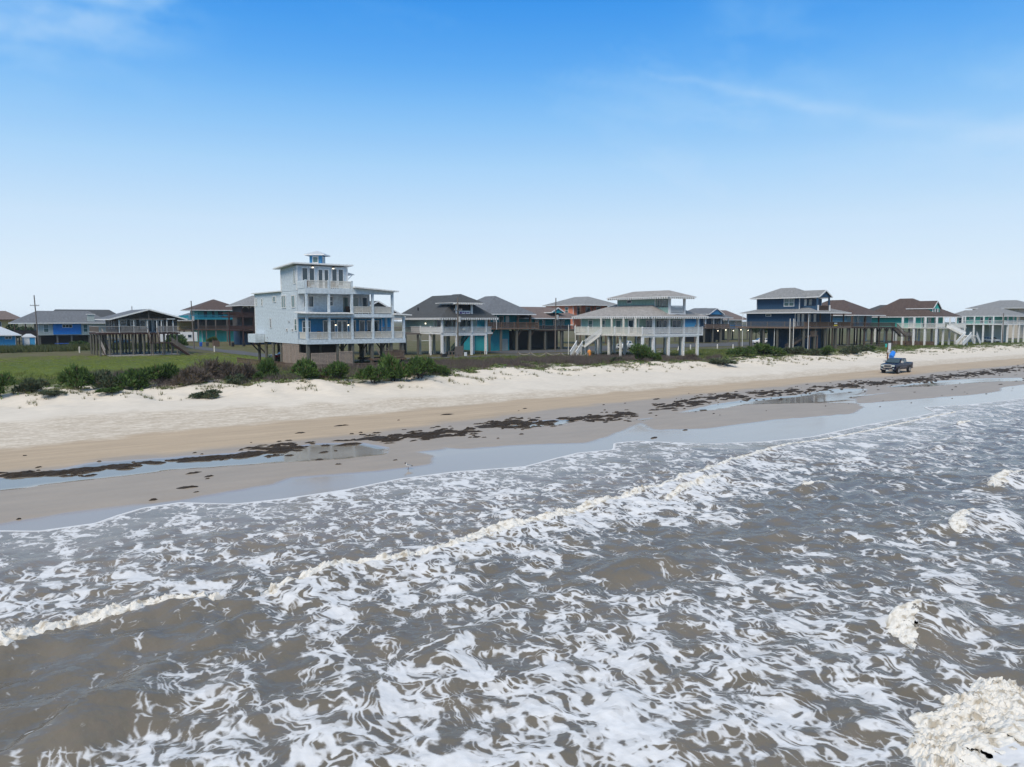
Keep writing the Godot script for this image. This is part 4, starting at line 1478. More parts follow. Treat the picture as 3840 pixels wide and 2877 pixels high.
	for q in [[39.9, -101.7, 15.35], [42.9, -101.7, 15.3], [43.1, -101.7, 7.4], [45.0, -101.7, 7.4]]:
		bx("wall_lamp", q[0] - 0.09, q[2], q[1] - 0.02, q[0] + 0.09, q[2] + 0.2, q[1] + 0.14, M.black)
		bx("lamp_bulb", q[0] - 0.07, q[2] - 0.1, q[1] + 0.0, q[0] + 0.07, q[2] - 0.002, q[1] + 0.14, M.lamp)
	for k in 2:
		bx("flood_light", 37.55, [7.75, 5.35][k], [-105.3, -114.6][k], 37.66, [7.95, 5.5][k], [-105.0, -114.4][k], M.galvanised)

func chair(at: Vector3, turn: float, m: Material, label: String, group: String, called := "porch_chair"):
	thing(called, label, "chair", at, group)
	P.rotation.y = turn
	O = Vector3.ZERO
	var g := Geo.new()
	g.hexa([Vector3(-0.3, 0.3, 0.3), Vector3(0.3, 0.3, 0.3), Vector3(0.28, 0.24, -0.25), Vector3(-0.28, 0.24, -0.25), Vector3(-0.3, 0.36, 0.3), Vector3(0.3, 0.36, 0.3), Vector3(0.28, 0.3, -0.25), Vector3(-0.28, 0.3, -0.25)])
	geo("seat", g, m)
	g = Geo.new()
	g.hexa([Vector3(-0.27, 0.28, -0.2), Vector3(0.27, 0.28, -0.2), Vector3(0.27, 0.28, -0.27), Vector3(-0.27, 0.28, -0.27), Vector3(-0.34, 0.98, -0.4), Vector3(0.34, 0.98, -0.4), Vector3(0.34, 0.98, -0.46), Vector3(-0.34, 0.98, -0.46)])
	g.hexa([Vector3(-0.34, 0.98, -0.4), Vector3(0.34, 0.98, -0.4), Vector3(0.34, 0.98, -0.46), Vector3(-0.34, 0.98, -0.46), Vector3(-0.18, 1.1, -0.43), Vector3(0.18, 1.1, -0.43), Vector3(0.18, 1.1, -0.49), Vector3(-0.18, 1.1, -0.49)])
	geo("backrest", g, m)
	for s in [-1.0, 1.0]:
		bx("armrest", s * 0.36 - 0.07, 0.52, -0.35, s * 0.36 + 0.07, 0.56, 0.36, m)
		bx("leg", s * 0.34 - 0.03, 0.0, 0.26, s * 0.34 + 0.03, 0.52, 0.32, m)
		bx("leg", s * 0.34 - 0.03, 0.0, -0.3, s * 0.34 + 0.03, 0.52, -0.24, m)

func oval(called: String, c: Vector3, w: float, h: float, d: float, m: Material):
	var g := Geo.new()
	for i in 16:
		var t0 := TAU * i / 16
		var t1 := TAU * (i + 1) / 16
		var a := c + Vector3(cos(t0) * w, sin(t0) * h, d)
		var b := c + Vector3(cos(t1) * w, sin(t1) * h, d)
		g.tri(c + Vector3(0, 0, d), a, b)
		g.quad(a - Vector3(0, 0, d), b - Vector3(0, 0, d), b, a)
	return geo(called, g, m)

func lettering(text: String, at: Vector3, size: float, m: Material, par: Node3D = null):
	var t := TextMesh.new()
	t.text = text
	var f := SystemFont.new()
	f.font_names = PackedStringArray(["Droid Sans"])
	f.font_weight = 700
	t.font = f
	t.font_size = 32
	t.pixel_size = size / 32.0
	t.depth = 0.02
	var o := put("lettering", t, m, par)
	o.position = at - O
	return o

func build_mint():    # two-storey sage house on white posts
	thing("beach_house", "sage green two storey house with white wraparound deck on white posts", "house", Vector3(101, GY, -99))
	var W: Material = M.white
	walls(96.5, 5.65, -110.2, 108.0, 8.55, -95.0, M.sage, "fl", null, W)
	# deck, beams, rails
	bx("deck", 93.8, 5.3, -109.0, 96.5, 5.65, -91.5, M.cream)
	bx("deck", 96.5, 5.29, -95.0, 109.4, 5.65, -91.5, M.white)
	bx("beam", 93.85, 5.1, -91.8, 108.4, 5.29, -91.55, W)
	var zs := [-109.0, -105.3, -101.8, -98.3, -94.8, -91.6]
	for k in zs.size() - 1:
		rail(Vector3(93.9, 5.65, zs[k] + 0.08), Vector3(93.9, 5.65, zs[k + 1] - 0.08), M.cream, 1.18, M.cream, 0.15)
	for z in zs:
		bx("rail_post", 93.8, 5.64, z - 0.1, 94.0, 6.95, z + 0.1, W)
	var xs := [93.9, 96.7, 100.5, 104.3, 108.1, 109.3]
	for k in xs.size() - 1:
		rail(Vector3(xs[k] + 0.15, 5.65, -91.6), Vector3(xs[k + 1] - 0.15, 5.65, -91.6), M.white, 1.18, M.white, 0.15)
	bx("rail_post", 109.2, 5.64, -91.7, 109.4, 6.95, -91.5, W)
	rail(Vector3(109.3, 5.65, -95.0), Vector3(109.3, 5.65, -91.7), M.white, 1.18, M.white, 0.15)
	rail(Vector3(96.4, 5.65, -109.0), Vector3(94.0, 5.65, -109.0), M.white, 1.18, M.white, 0.15)
	# posts through both levels
	for x in [94.1, 96.7, 100.5, 104.3, 108.1]:
		bx("pile", x - 0.2, hgt(x, -91.7) - 0.3, -91.9, x + 0.2, 5.1, -91.52, W)
	for x in [96.7, 100.5, 104.3, 108.1]:
		bx("porch_post", x - 0.19, 5.66, -91.88, x + 0.19, 8.6, -91.52, W)
	for z in [-103.2, -100.4, -97.4]:
		bx("porch_post", 95.0, 5.66, z - 0.13, 95.26, 8.5, z + 0.13, M.cream)
		bx("pile", 94.3, hgt(94, z) - 0.3, z - 0.16, 94.6, 5.3, z + 0.16, M.cream)
	bx("porch_post", 95.0, 5.66, -94.6, 95.26, 8.5, -94.3, M.cream)
	for x in [97.4, 101.2, 104.8, 107.9]:
		for z in [-95.6, -99.4, -103.2, -107.0, -109.8]:
			bx("pile", x - 0.17, 1.1, z - 0.17, x + 0.17, 5.28, z + 0.17, M.cream)
	bx("floor", 96.5, 5.28, -110.2, 108.0, 5.64, -95.0, M.shade_board)
	# roofs
	hip(95.0, 109.9, -111.4, -90.7, 8.72, 2.75, "z", -104.2, -97.2, M.mottled_roof, W, 102.4, 0.12)
	rafter_tails(95.0, 109.9, -111.4, -90.7, 8.62, W)
	walls(100.5, 9.3, -104.5, 104.4, 12.0, -95.0, M.sage, "fl", null, W)
	hip(99.0, 106.0, -106.0, -90.2, 12.16, 1.2, "z", -102.3, -93.6, M.mottled_roof, W, 102.5, 0.12)
	rafter_tails(99.0, 106.0, -106.0, -90.2, 12.06, W)
	# balcony under the upper roof
	bx("balcony_floor", 100.4, 9.0, -95.0, 104.6, 9.3, -91.5, W)
	bx("balcony_side", 100.4, 9.3, -95.0, 100.52, 10.3, -91.8, M.sage)
	bx("balcony_side", 104.45, 9.3, -95.0, 104.57, 10.3, -91.8, M.sage)
	for x in [100.6, 104.4]:
		bx("porch_post", x - 0.18, 9.0, -91.85, x + 0.18, 12.1, -91.5, W)
	rail(Vector3(100.8, 9.3, -91.62), Vector3(104.2, 9.3, -91.62), W, 1.3, W, 0.15)
	bx("sign_board", 100.75, 8.66, -91.6, 104.25, 9.0, -91.48, W)
	oval("name_sign", Vector3(102.5, 8.86, -91.48), 1.0, 0.24, 0.05, M.grey_wood)
	win("f", -94.95, 101.0, 9.7, 101.9, 11.6, 1, 1, M.green_glass, null, "glazed_door")
	win("f", -94.95, 102.3, 9.7, 103.4, 11.6, 1, 1, M.green_glass, null, "glazed_door")
	# openings below
	for q in [[98.3, 100.0], [100.9, 102.1], [102.5, 104.4], [105.0, 107.2]]:
		win("f", -94.95, q[0], 5.7, q[1], 8.0, 2, 1, null, null, "glazed_door", 0.12)
	win("l", 96.45, -108.1, 6.3, -107.0, 8.0, 1, 2, M.green_glass)
	win("l", 96.45, -104.6, 6.3, -103.6, 8.0, 1, 2, M.green_glass)
	win("l", 96.45, -100.6, 5.7, -99.4, 8.0, 1, 1, M.green_glass, null, "glazed_door")
	win("l", 96.45, -97.4, 5.7, -96.3, 8.0, 1, 1, null, null, "glazed_door", 0.16)
	win("l", 100.45, -101.9, 11.25, -100.9, 11.6, 1, 1)
	bx("roof_vent", 99.7, 10.0, -100.6, 100.2, 10.4, -100.1, M.white)
	# stairs down the left side
	stairs(Vector3(92.9, 5.5, -100.9), Vector3(91.4, 3.4, -103.3), 1.2, M.cream, M.white)
	bx("landing", 90.2, 3.3, -104.6, 92.2, 3.42, -103.2, M.cream)
	stairs(Vector3(90.9, 3.4, -104.2), Vector3(88.4, 1.5, -103.2), 1.2, M.cream, M.white)
	for q in [[90.4, -103.3], [92.0, -103.3], [90.4, -104.5], [92.0, -104.5]]:
		post("landing_leg", q[0], q[1], 1.1, 3.3, 0.16, M.cream)
	for k in 2:
		post("flood_pole", 92.6 + k * 1.0, -109.4 + k * 0.8, 1.2, 7.2, 0.14, M.cream, true)
	bx("beam", 93.0, 7.1, -109.4, 93.4, 7.25, -108.9, M.cream)
	var k2 := 0
	for x in [97.2, 98.3, 99.3, 100.2, 101.6, 102.7, 103.7, 105.6]:
		chair(Vector3(x, 5.66, -93.9), 0.1 * (k2 % 3 - 1), M.cushion, "%s dark blue cushioned chair from the left on the sage house's front deck" % ["first", "second", "third", "fourth", "fifth", "sixth", "seventh", "eighth"][k2], "dark blue deck chairs")
		k2 += 1

func build_navy():
	thing("beach_house", "navy blue two storey house with grey roof and brown wooden deck", "house", Vector3(157, GY, -104))
	var W: Material = M.white
	walls(150.2, 6.6, -112.7, 164.0, 9.75, -99.9, M.navy, "fl", null, W)
	hip(149.0, 165.2, -113.9, -95.4, 9.78, 1.9, "z", -108.0, -101.0, M.mid_roof, W)
	walls(152.4, 10.4, -111.6, 161.0, 13.1, -100.4, M.navy, "fl", null, W)
	hip(151.2, 162.0, -112.8, -99.2, 13.15, 2.4, "z", -108.2, -104.5, M.mid_roof, W)
	gable_z(153.4, 158.6, -103.0, -96.2, 13.1, 1.5, M.mid_roof, M.navy, 0.3, W)
	bx("balcony_floor", 153.4, 10.0, -100.4, 158.2, 10.2, -96.6, W)
	bx("balcony_side", 153.4, 10.2, -100.4, 153.55, 11.25, -96.7, M.navy)
	rail(Vector3(153.8, 10.2, -96.7), Vector3(157.9, 10.2, -96.7), M.brown_wood, 1.1, M.dark_wood)
	for x in [153.6, 158.1]:
		bx("porch_post", x - 0.15, 10.2, -96.9, x + 0.15, 13.15, -96.6, M.navy)
		bx("rail_post", x - 0.17, 9.9, -96.62, x + 0.17, 11.4, -96.45, W)
	win("f", -100.35, 154.2, 10.4, 154.9, 12.6, 1, 1, M.blind)
	win("f", -100.35, 156.0, 10.3, 156.9, 12.6, 1, 1, M.green_glass, null, "glazed_door")
	win("l", 152.35, -104.2, 11.3, -101.8, 12.9, 2, 2, M.green_glass, null, "window", 0.16)
	win("l", 150.15, -107.4, 9.05, -106.2, 9.35, 1, 1, null, null, "window", 0.16)
	for z in [-99.0, -97.4]:
		pass
	for q in [[151.0, 151.7], [152.6, 153.3], [157.3, 158.0]]:
		win("f", -99.85, q[0], 6.9, q[1], 9.3, 1, 2, M.blind)
	win("f", -99.85, 155.0, 6.65, 155.9, 9.2, 1, 1, M.green_glass, null, "glazed_door")
	bx("deck", 148.6, 6.25, -114.7, 150.2, 6.58, -96.6, M.deck_wood)
	bx("deck", 150.2, 6.24, -99.9, 167.4, 6.58, -96.6, M.deck_wood)
	var zs := [-114.6, -110.4, -106.0, -101.5, -96.7]
	for k in 4:
		rail(Vector3(148.7, 6.58, zs[k]), Vector3(148.7, 6.58, zs[k + 1]), M.grey_wood, 1.12, M.grey_wood, 0.3)
		post("rail_post", 148.7, zs[k], 6.5, 7.75, 0.14, M.grey_wood)
	var xs := [148.7, 153.4, 158.0, 162.7, 167.3]
	for k in 4:
		rail(Vector3(xs[k], 6.58, -96.7), Vector3(xs[k + 1], 6.58, -96.7), M.grey_wood, 1.12, M.brown_wood, 0.16)
		post("rail_post", xs[k], -96.7, 6.5, 7.75, 0.14, M.grey_wood)
		bx("porch_post", xs[k] + 1.5, 6.58, -96.95, xs[k] + 1.75, 9.7, -96.7, M.brown_wood)
	piles([149.2, 153.4, 157.6, 161.8, 166.6], [-114.0, -110.6, -107.2, -103.6, -100.2, -97.0], 6.26, 0.36, M.pile)
	bx("floor", 150.2, 6.2, -112.7, 164.0, 6.58, -100.0, M.shade_board)
	bx("storage_wall", 154.5, 1.4, -110.0, 163.0, 6.2, -101.5, M.navy)
	for z in [-112.0, -108.8]:
		beam("knee_brace", Vector3(149.2, 5.0, z), Vector3(149.2, 6.2, z + 1.3), 0.14, 0.16, M.pile)
	# downpipes
	for q in [[149.1, -113.0, 9.6], [149.2, -104.4, 6.3], [149.6, -96.2, 9.6]]:
		post("downpipe", q[0], q[1], 1.3, q[2], 0.13, W, true)
	for k in 2:
		post("shower_pole", 147.6 + k * 0.6, -99.4 + k * 0.5, 1.2, 8.4, 0.16, M.cream, true)
	stairs(Vector3(151.8, 4.6, -97.9), Vector3(150.9, 1.5, -102.6), 1.2, M.deck_wood, M.grey_wood)
	bx("landing", 151.2, 4.5, -98.3, 154.4, 4.65, -96.8, M.deck_wood)
	rail(Vector3(151.3, 4.65, -96.9), Vector3(154.3, 4.65, -96.9), M.deck_wood, 1.0, M.deck_wood, 0.3)
	for x in [151.3, 154.3]:
		post("landing_leg", x, -96.95, 1.2, 4.5, 0.16, M.deck_wood)
	g_sign(Vector3(160.0, 6.75, -96.55), 1.4, 0.95)

func g_sign(at: Vector3, w: float, h: float):
	var n := node("banner")
	bx("banner_sheet", at.x, at.y + h * 0.3, at.z, at.x + w, at.y + h, at.z + 0.04, M.black, n)
	bx("banner_strip", at.x, at.y, at.z, at.x + w, at.y + h * 0.295, at.z + 0.04, M.sign_yellow, n)
	bx("banner_panel", at.x + 0.1, at.y + h * 0.5, at.z + 0.041, at.x + w - 0.1, at.y + h * 0.75, at.z + 0.05, M.white, n)

func build_right():
	var W: Material = M.white
	# pale blue house with brown roof, right of the navy one
	thing("beach_house", "pale blue house with dark brown hipped roof and long dark wooden deck", "house", Vector3(184, GY, -108))
	walls(178.0, 6.6, -118.0, 189.5, 9.3, -104.0, M.pale_blue, "fl", null, null)
	hip(176.8, 190.9, -119.2, -101.0, 9.35, 3.9, "z", -112.6, -108.4, M.brown_roof, W)
	for q in [[180.0, 181.4], [182.4, 183.6], [185.4, 187.0]]:
		win("f", -103.95, q[0], 6.7, q[1], 8.9, 2, 1, M.green_glass, M.pale_blue, "glazed_door")
	bx("deck", 176.2, 6.1, -119.0, 190.2, 6.4, -98.0, M.dark_wood)
	rail(Vector3(176.3, 6.4, -98.1), Vector3(190.1, 6.4, -98.1), M.grey_wood, 1.1, M.dark_wood, 0.2)
	rail(Vector3(176.3, 6.4, -112), Vector3(176.3, 6.4, -98.2), M.grey_wood, 1.1, M.dark_wood, 0.2)
	for x in [177.0, 183.0, 189.4]:
		bx("porch_post", x - 0.15, 6.4, -102.2, x + 0.15, 9.2, -101.9, M.brown_wood)
	piles([176.8, 180.2, 183.6, 187.0, 189.8], [-116.5, -112.0, -107.0, -102.5, -98.6], 6.12, 0.4, M.dark_wood, true)
	for x in [176.8, 180.2, 183.6, 187.0, 189.8]:
		for s in [-1.0, 1.0]:
			knee(x, -98.6, 6.08, s * 1.0, 0, M.dark_wood, 1.1)
	stairs(Vector3(190.8, 6.3, -98.8), Vector3(194.2, 4.1, -98.2), 1.4, M.dark_wood, M.grey_wood)
	bx("landing", 193.9, 3.95, -99.4, 196.6, 4.1, -97.2, M.dark_wood)
	rail(Vector3(194.0, 4.1, -97.3), Vector3(196.5, 4.1, -97.3), M.grey_wood, 1.0, M.grey_wood, 0.3, true)
	for x in [194.1, 196.4]:
		post("landing_leg", x, -97.4, 1.2, 3.95, 0.2, M.dark_wood)
	stairs(Vector3(194.0, 4.0, -96.6), Vector3(189.6, 1.5, -94.4), 1.4, M.dark_wood, M.dark_wood)
	rail(Vector3(150, 1.6, -92.6), Vector3(182, 1.6, -93.4), M.grey_wood, 0.9, M.grey_wood, 0.5)

	# sea green house with dormer and white stairs
	thing("beach_house", "sea green house with brown roof, gabled dormer and long white stairs", "house", Vector3(206, GY, -104))
	walls(203.0, 6.1, -112.4, 215.0, 8.95, -98.0, M.seafoam, "fl", null, W)
	hip(201.8, 216.2, -113.6, -93.6, 9.0, 4.9, "z", -106.0, -102.5, M.brown_roof, W, 207.2)
	gable_z(203.7, 208.2, -102.5, -95.4, 11.0, 1.95, M.brown_roof, M.seafoam, 0.35, W)
	bx("dormer_wall", 204.1, 9.5, -102.0, 207.8, 11.05, -95.75, M.seafoam)
	bx("corner_board", 204.0, 9.6, -95.85, 204.25, 11.0, -95.65, W)
	for x in [205.0, 206.4]:
		win("f", -95.74, x, 9.85, x + 0.6, 11.0, 1, 2, M.blind, W, "window", 0.08)
		for s in [-0.42, 0.62]:
			bx("shutter", x + s, 9.8, -95.75, x + s + 0.26, 11.05, -95.66, M.black)
	for q in [[204.0, 205.2], [206.5, 207.9], [210.0, 211.6]]:
		win("f", -97.95, q[0], 6.2, q[1], 8.5, 1, 1, M.green_glass, null, "glazed_door")
	win("l", 202.95, -101.2, 6.2, -99.8, 8.4, 1, 1, M.blind, null, "glazed_door")
	bx("deck", 199.9, 5.95, -103.0, 203.0, 6.15, -92.5, M.cream)
	bx("deck", 203.0, 5.94, -98.0, 216.0, 6.15, -92.5, M.cream)
	for k in 3:
		rail(Vector3(200.0, 6.15, -102.9 + k * 3.5), Vector3(200.0, 6.15, -99.5 + k * 3.5), W, 1.15, M.cream, 0.16)
	rail(Vector3(200.1, 6.15, -92.6), Vector3(204.2, 6.15, -92.6), W, 1.15, M.cream, 0.16, true)
	rail(Vector3(206.4, 6.15, -92.6), Vector3(215.9, 6.15, -92.6), W, 1.15, M.cream, 0.16, true)
	for z in [-101.4, -98.4, -95.6, -92.8]:
		bx("porch_post", 200.0, 6.15, z - 0.2, 200.4, 8.95, z + 0.2, W)
		bx("pile", 200.0, 1.0, z - 0.22, 200.45, 5.95, z + 0.22, W)
	for x in [204.2, 207.6, 211.0, 214.6]:
		bx("porch_post", x - 0.15, 6.15, -93.1, x + 0.15, 8.95, -92.8, W)
		bx("pile", x - 0.18, 1.0, -93.2, x + 0.18, 5.94, -92.8, W)
		bx("pile", x - 0.18, 1.0, -99.2, x + 0.18, 5.94, -98.8, W)
		bx("pile", x - 0.18, 1.0, -105.2, x + 0.18, 5.94, -104.8, W)
	bx("floor", 203.0, 5.9, -112.4, 215.0, 6.1, -98.0, M.shade_board)
	for k in 5:
		bx("skirt_board", 200.2, 1.3 + k * 0.28, -104.0, 200.26, 1.54 + k * 0.28, -93.0, M.brown_wood)
	stairs(Vector3(205.2, 6.1, -92.1), Vector3(208.4, 4.15, -89.9), 1.7, M.cream, W, true)
	bx("landing", 207.4, 4.0, -90.6, 212.2, 4.15, -88.4, M.cream)
	stairs(Vector3(208.0, 4.1, -88.6), Vector3(202.4, 1.7, -88.2), 1.6, M.cream, W, true)
	stairs(Vector3(211.6, 4.1, -88.9), Vector3(215.4, 1.5, -89.4), 1.6, M.cream, W, true)
	for q in [[207.6, -90.4], [212.0, -90.4], [207.6, -88.6], [212.0, -88.6]]:
		post("landing_leg", q[0], q[1], 1.2, 4.0, 0.2, W)

	# far right
	thing("beach_house", "sea green single storey house with grey hipped roof at the far right", "house", Vector3(257, GY, -104))
	walls(250.0, 6.9, -110.0, 266.0, 9.3, -99.5, M.seagreen, "fl", null, W)
	hip(248.6, 267.4, -111.2, -95.4, 9.35, 2.8, "z", -105.6, -102.0, M.mid_roof, W, 257.0)
	hip(249.5, 256.0, -113.0, -104.0, 9.36, 1.8, "z", -109.0, -106.0, M.mid_roof, W, 253.0)
	for q in [[-109.3, -108.6], [-108.2, -107.5], [-103.2, -102.4], [-100.9, -100.2]]:
		win("l", 249.95, q[0], 7.2, q[1], 8.7, 1, 2, M.glass, W)
	win("l", 249.95, -106.2, 8.4, -105.2, 8.65, 1, 1)
	bx("deck", 247.0, 6.7, -107.0, 250.0, 6.95, -96.0, W)
	bx("deck", 250.0, 6.69, -99.5, 268.0, 6.95, -96.0, W)
	rail(Vector3(247.1, 6.95, -107), Vector3(247.1, 6.95, -96.1), W, 1.1, W, 0.3)
	rail(Vector3(247.2, 6.95, -96.1), Vector3(268, 6.95, -96.1), W, 1.1, W, 0.3)
	for k in 5:
		bx("pile", 247.1, 1.2, -106.6 + k * 2.6, 247.5, 6.7, -106.2 + k * 2.6, W)
		bx("porch_post", 247.4, 6.95, -106.6 + k * 2.6, 247.65, 9.3, -106.3 + k * 2.6, W)
		bx("pile", 251.0 + k * 4.0, 1.2, -96.4, 251.4 + k * 4.0, 6.69, -96.0, W)
		bx("porch_post", 251.0 + k * 4.0, 6.95, -96.4, 251.3 + k * 4.0, 9.3, -96.1, W)
	bx("storage_wall", 253.0, 1.4, -110.0, 266.0, 6.69, -102.0, M.light_grey)

	thing("beach_house", "three storey cream house with pale grey roof behind the far right house", "house", Vector3(330, GY, -128))
	walls(322.0, 1.4, -136.0, 345.0, 12.6, -120.0, M.tan_wall, "l", null, null)
	hip(320.0, 347.0, -138.0, -118.0, 12.7, 3.2, "z", -131.0, -125.0, M.mid_roof, W)
	for k in 2:
		win("l", 321.95, -124.0 - k * 1.6, 11.2, -123.2 - k * 1.6, 12.1, 1, 1)
	bx("balcony_floor", 322.0, 9.4, -120.0, 345.0, 9.7, -116.0, M.brown_wood)

	thing("beach_house", "grey roofed house mostly hidden behind the sea green dormer house", "house", Vector3(236, GY, -124))
	walls(228.0, 6.0, -131.0, 241.0, 9.2, -118.0, M.light_grey, "fl")
	hip(226.8, 242.2, -132.2, -116.0, 9.25, 3.6, "z", -126.0, -122.0, M.dark_roof, W)
	piles([228.4, 234.0, 240.4], [-130.0, -124.0, -118.5], 6.02, 0.4, M.cream)

	# second row, right
	thing("beach_house", "blue house with white porch posts and a small blue gable", "house", Vector3(184, GY, -154))
	walls(178.6, 5.9, -160.0, 189.0, 8.8, -150.6, M.blue, "l", null, null)
	siding("f", -150.6, 178.6, 5.9, 189.0, 8.8, M.navy, null)
	hip(177.4, 190.2, -161.4, -147.6, 8.85, 2.9, "z", -157.0, -152.0, M.slate_roof, W, 183.2)
	gable_z(179.4, 186.4, -155.0, -147.9, 9.75, 1.75, M.slate_roof, M.blue, 0.25, W)
	bx("deck", 177.6, 5.6, -161.0, 189.6, 5.85, -148.2, M.deck_wood)
	rail(Vector3(177.7, 5.85, -148.3), Vector3(189.5, 5.85, -148.3), M.deck_wood, 1.1, M.deck_wood, 0.16)
	for x in [178.6, 182.2, 185.6, 189.0]:
		bx("porch_post", x - 0.13, 5.86, -148.7, x + 0.13, 8.8, -148.4, W)
	for q in [[180.0, 180.8], [183.6, 184.4], [186.2, 187.0]]:
		win("f", -150.55, q[0], 6.6, q[1], 8.4, 1, 2)
	piles([178.2, 182.0, 185.6, 189.2], [-160.0, -156.0, -152.0, -148.6], 5.62, 0.36, M.pile)
	bx("storage_wall", 181.0, 1.4, -160.0, 188.8, 5.5, -153.0, M.shade_board)
	stairs(Vector3(176.9, 5.8, -150.0), Vector3(174.0, 4.0, -148.6), 1.2, M.deck_wood, M.deck_wood)
	bx("landing", 172.4, 3.9, -150.0, 174.4, 4.02, -147.2, M.deck_wood)
	rail(Vector3(172.5, 4.02, -147.3), Vector3(174.3, 4.02, -147.3), M.deck_wood, 1.0, M.deck_wood, 0.2, true)
	for x in [172.6, 174.2]:
		post("landing_leg", x, -147.4, 1.2, 3.9, 0.16, M.deck_wood)

	thing("beach_house", "grey blue house with tan brown roof between blue gable and navy house", "house", Vector3(212, GY, -171))
	walls(204.6, 5.4, -178.0, 219.0, 8.2, -166.4, M.light_grey, "f")
	hip(203.4, 220.4, -179.2, -164.0, 8.25, 3.3, "x", 206.5, 217.0, M.tan_roof, W)
	for x in [205.8, 208.6, 211.6, 215.0]:
		win("f", -166.35, x, 5.9, x + 1.0, 7.7, 1, 2)
	bx("deck", 204.4, 5.1, -166.4, 219.2, 5.35, -163.4, M.grey_wood)
	rail(Vector3(204.5, 5.35, -163.5), Vector3(219.1, 5.35, -163.5), M.bright_blue, 1.0, M.grey_wood, 0.25)
	piles([205.0, 209.6, 214.2, 218.8], [-177.0, -170.0, -163.8], 5.12, 0.34, M.pile)
	bx("storage_wall", 206.0, 1.4, -177.0, 212.0, 5.1, -168.0, M.shade_board)
	for k in 7:
		bx("string_bulb", 190.5 + k * 3.9, 4.55 + 0.25 * absf(k % 2), -160.0, 190.72 + k * 3.9, 4.77 + 0.25 * absf(k % 2), -159.8, M.lamp)

	thing("beach_house", "two storey coral orange house with grey roof in the back row", "house", Vector3(147, GY, -168))
	walls(140.0, 5.6, -175.7, 153.0, 12.25, -163.4, M.coral, "fl", null, W)
	hip(139.2, 154.4, -176.6, -158.8, 12.35, 2.5, "z", -170.8, -164.8, M.mid_roof, W)
	win("l", 139.95, -173.8, 9.9, -172.8, 11.7, 1, 2, M.green_glass)
	win("l", 139.95, -166.8, 9.9, -165.6, 11.7, 1, 2, M.green_glass)
	for q in [[141.4, 142.6], [144.6, 146.2], [148.6, 150.2]]:
		win("f", -163.35, q[0], 9.6, q[1], 11.8, 1, 2, M.glass)
	bx("balcony_floor", 139.0, 9.0, -163.4, 154.0, 9.25, -159.4, M.brown_wood)
	rail(Vector3(139.1, 9.25, -159.5), Vector3(153.9, 9.25, -159.5), M.brown_wood, 1.05, M.brown_wood, 0.2)
	for x in [139.4, 144.0, 149.0, 153.6]:
		bx("porch_post", x - 0.14, 1.3, -159.8, x + 0.14, 12.3, -159.52, M.brown_wood)

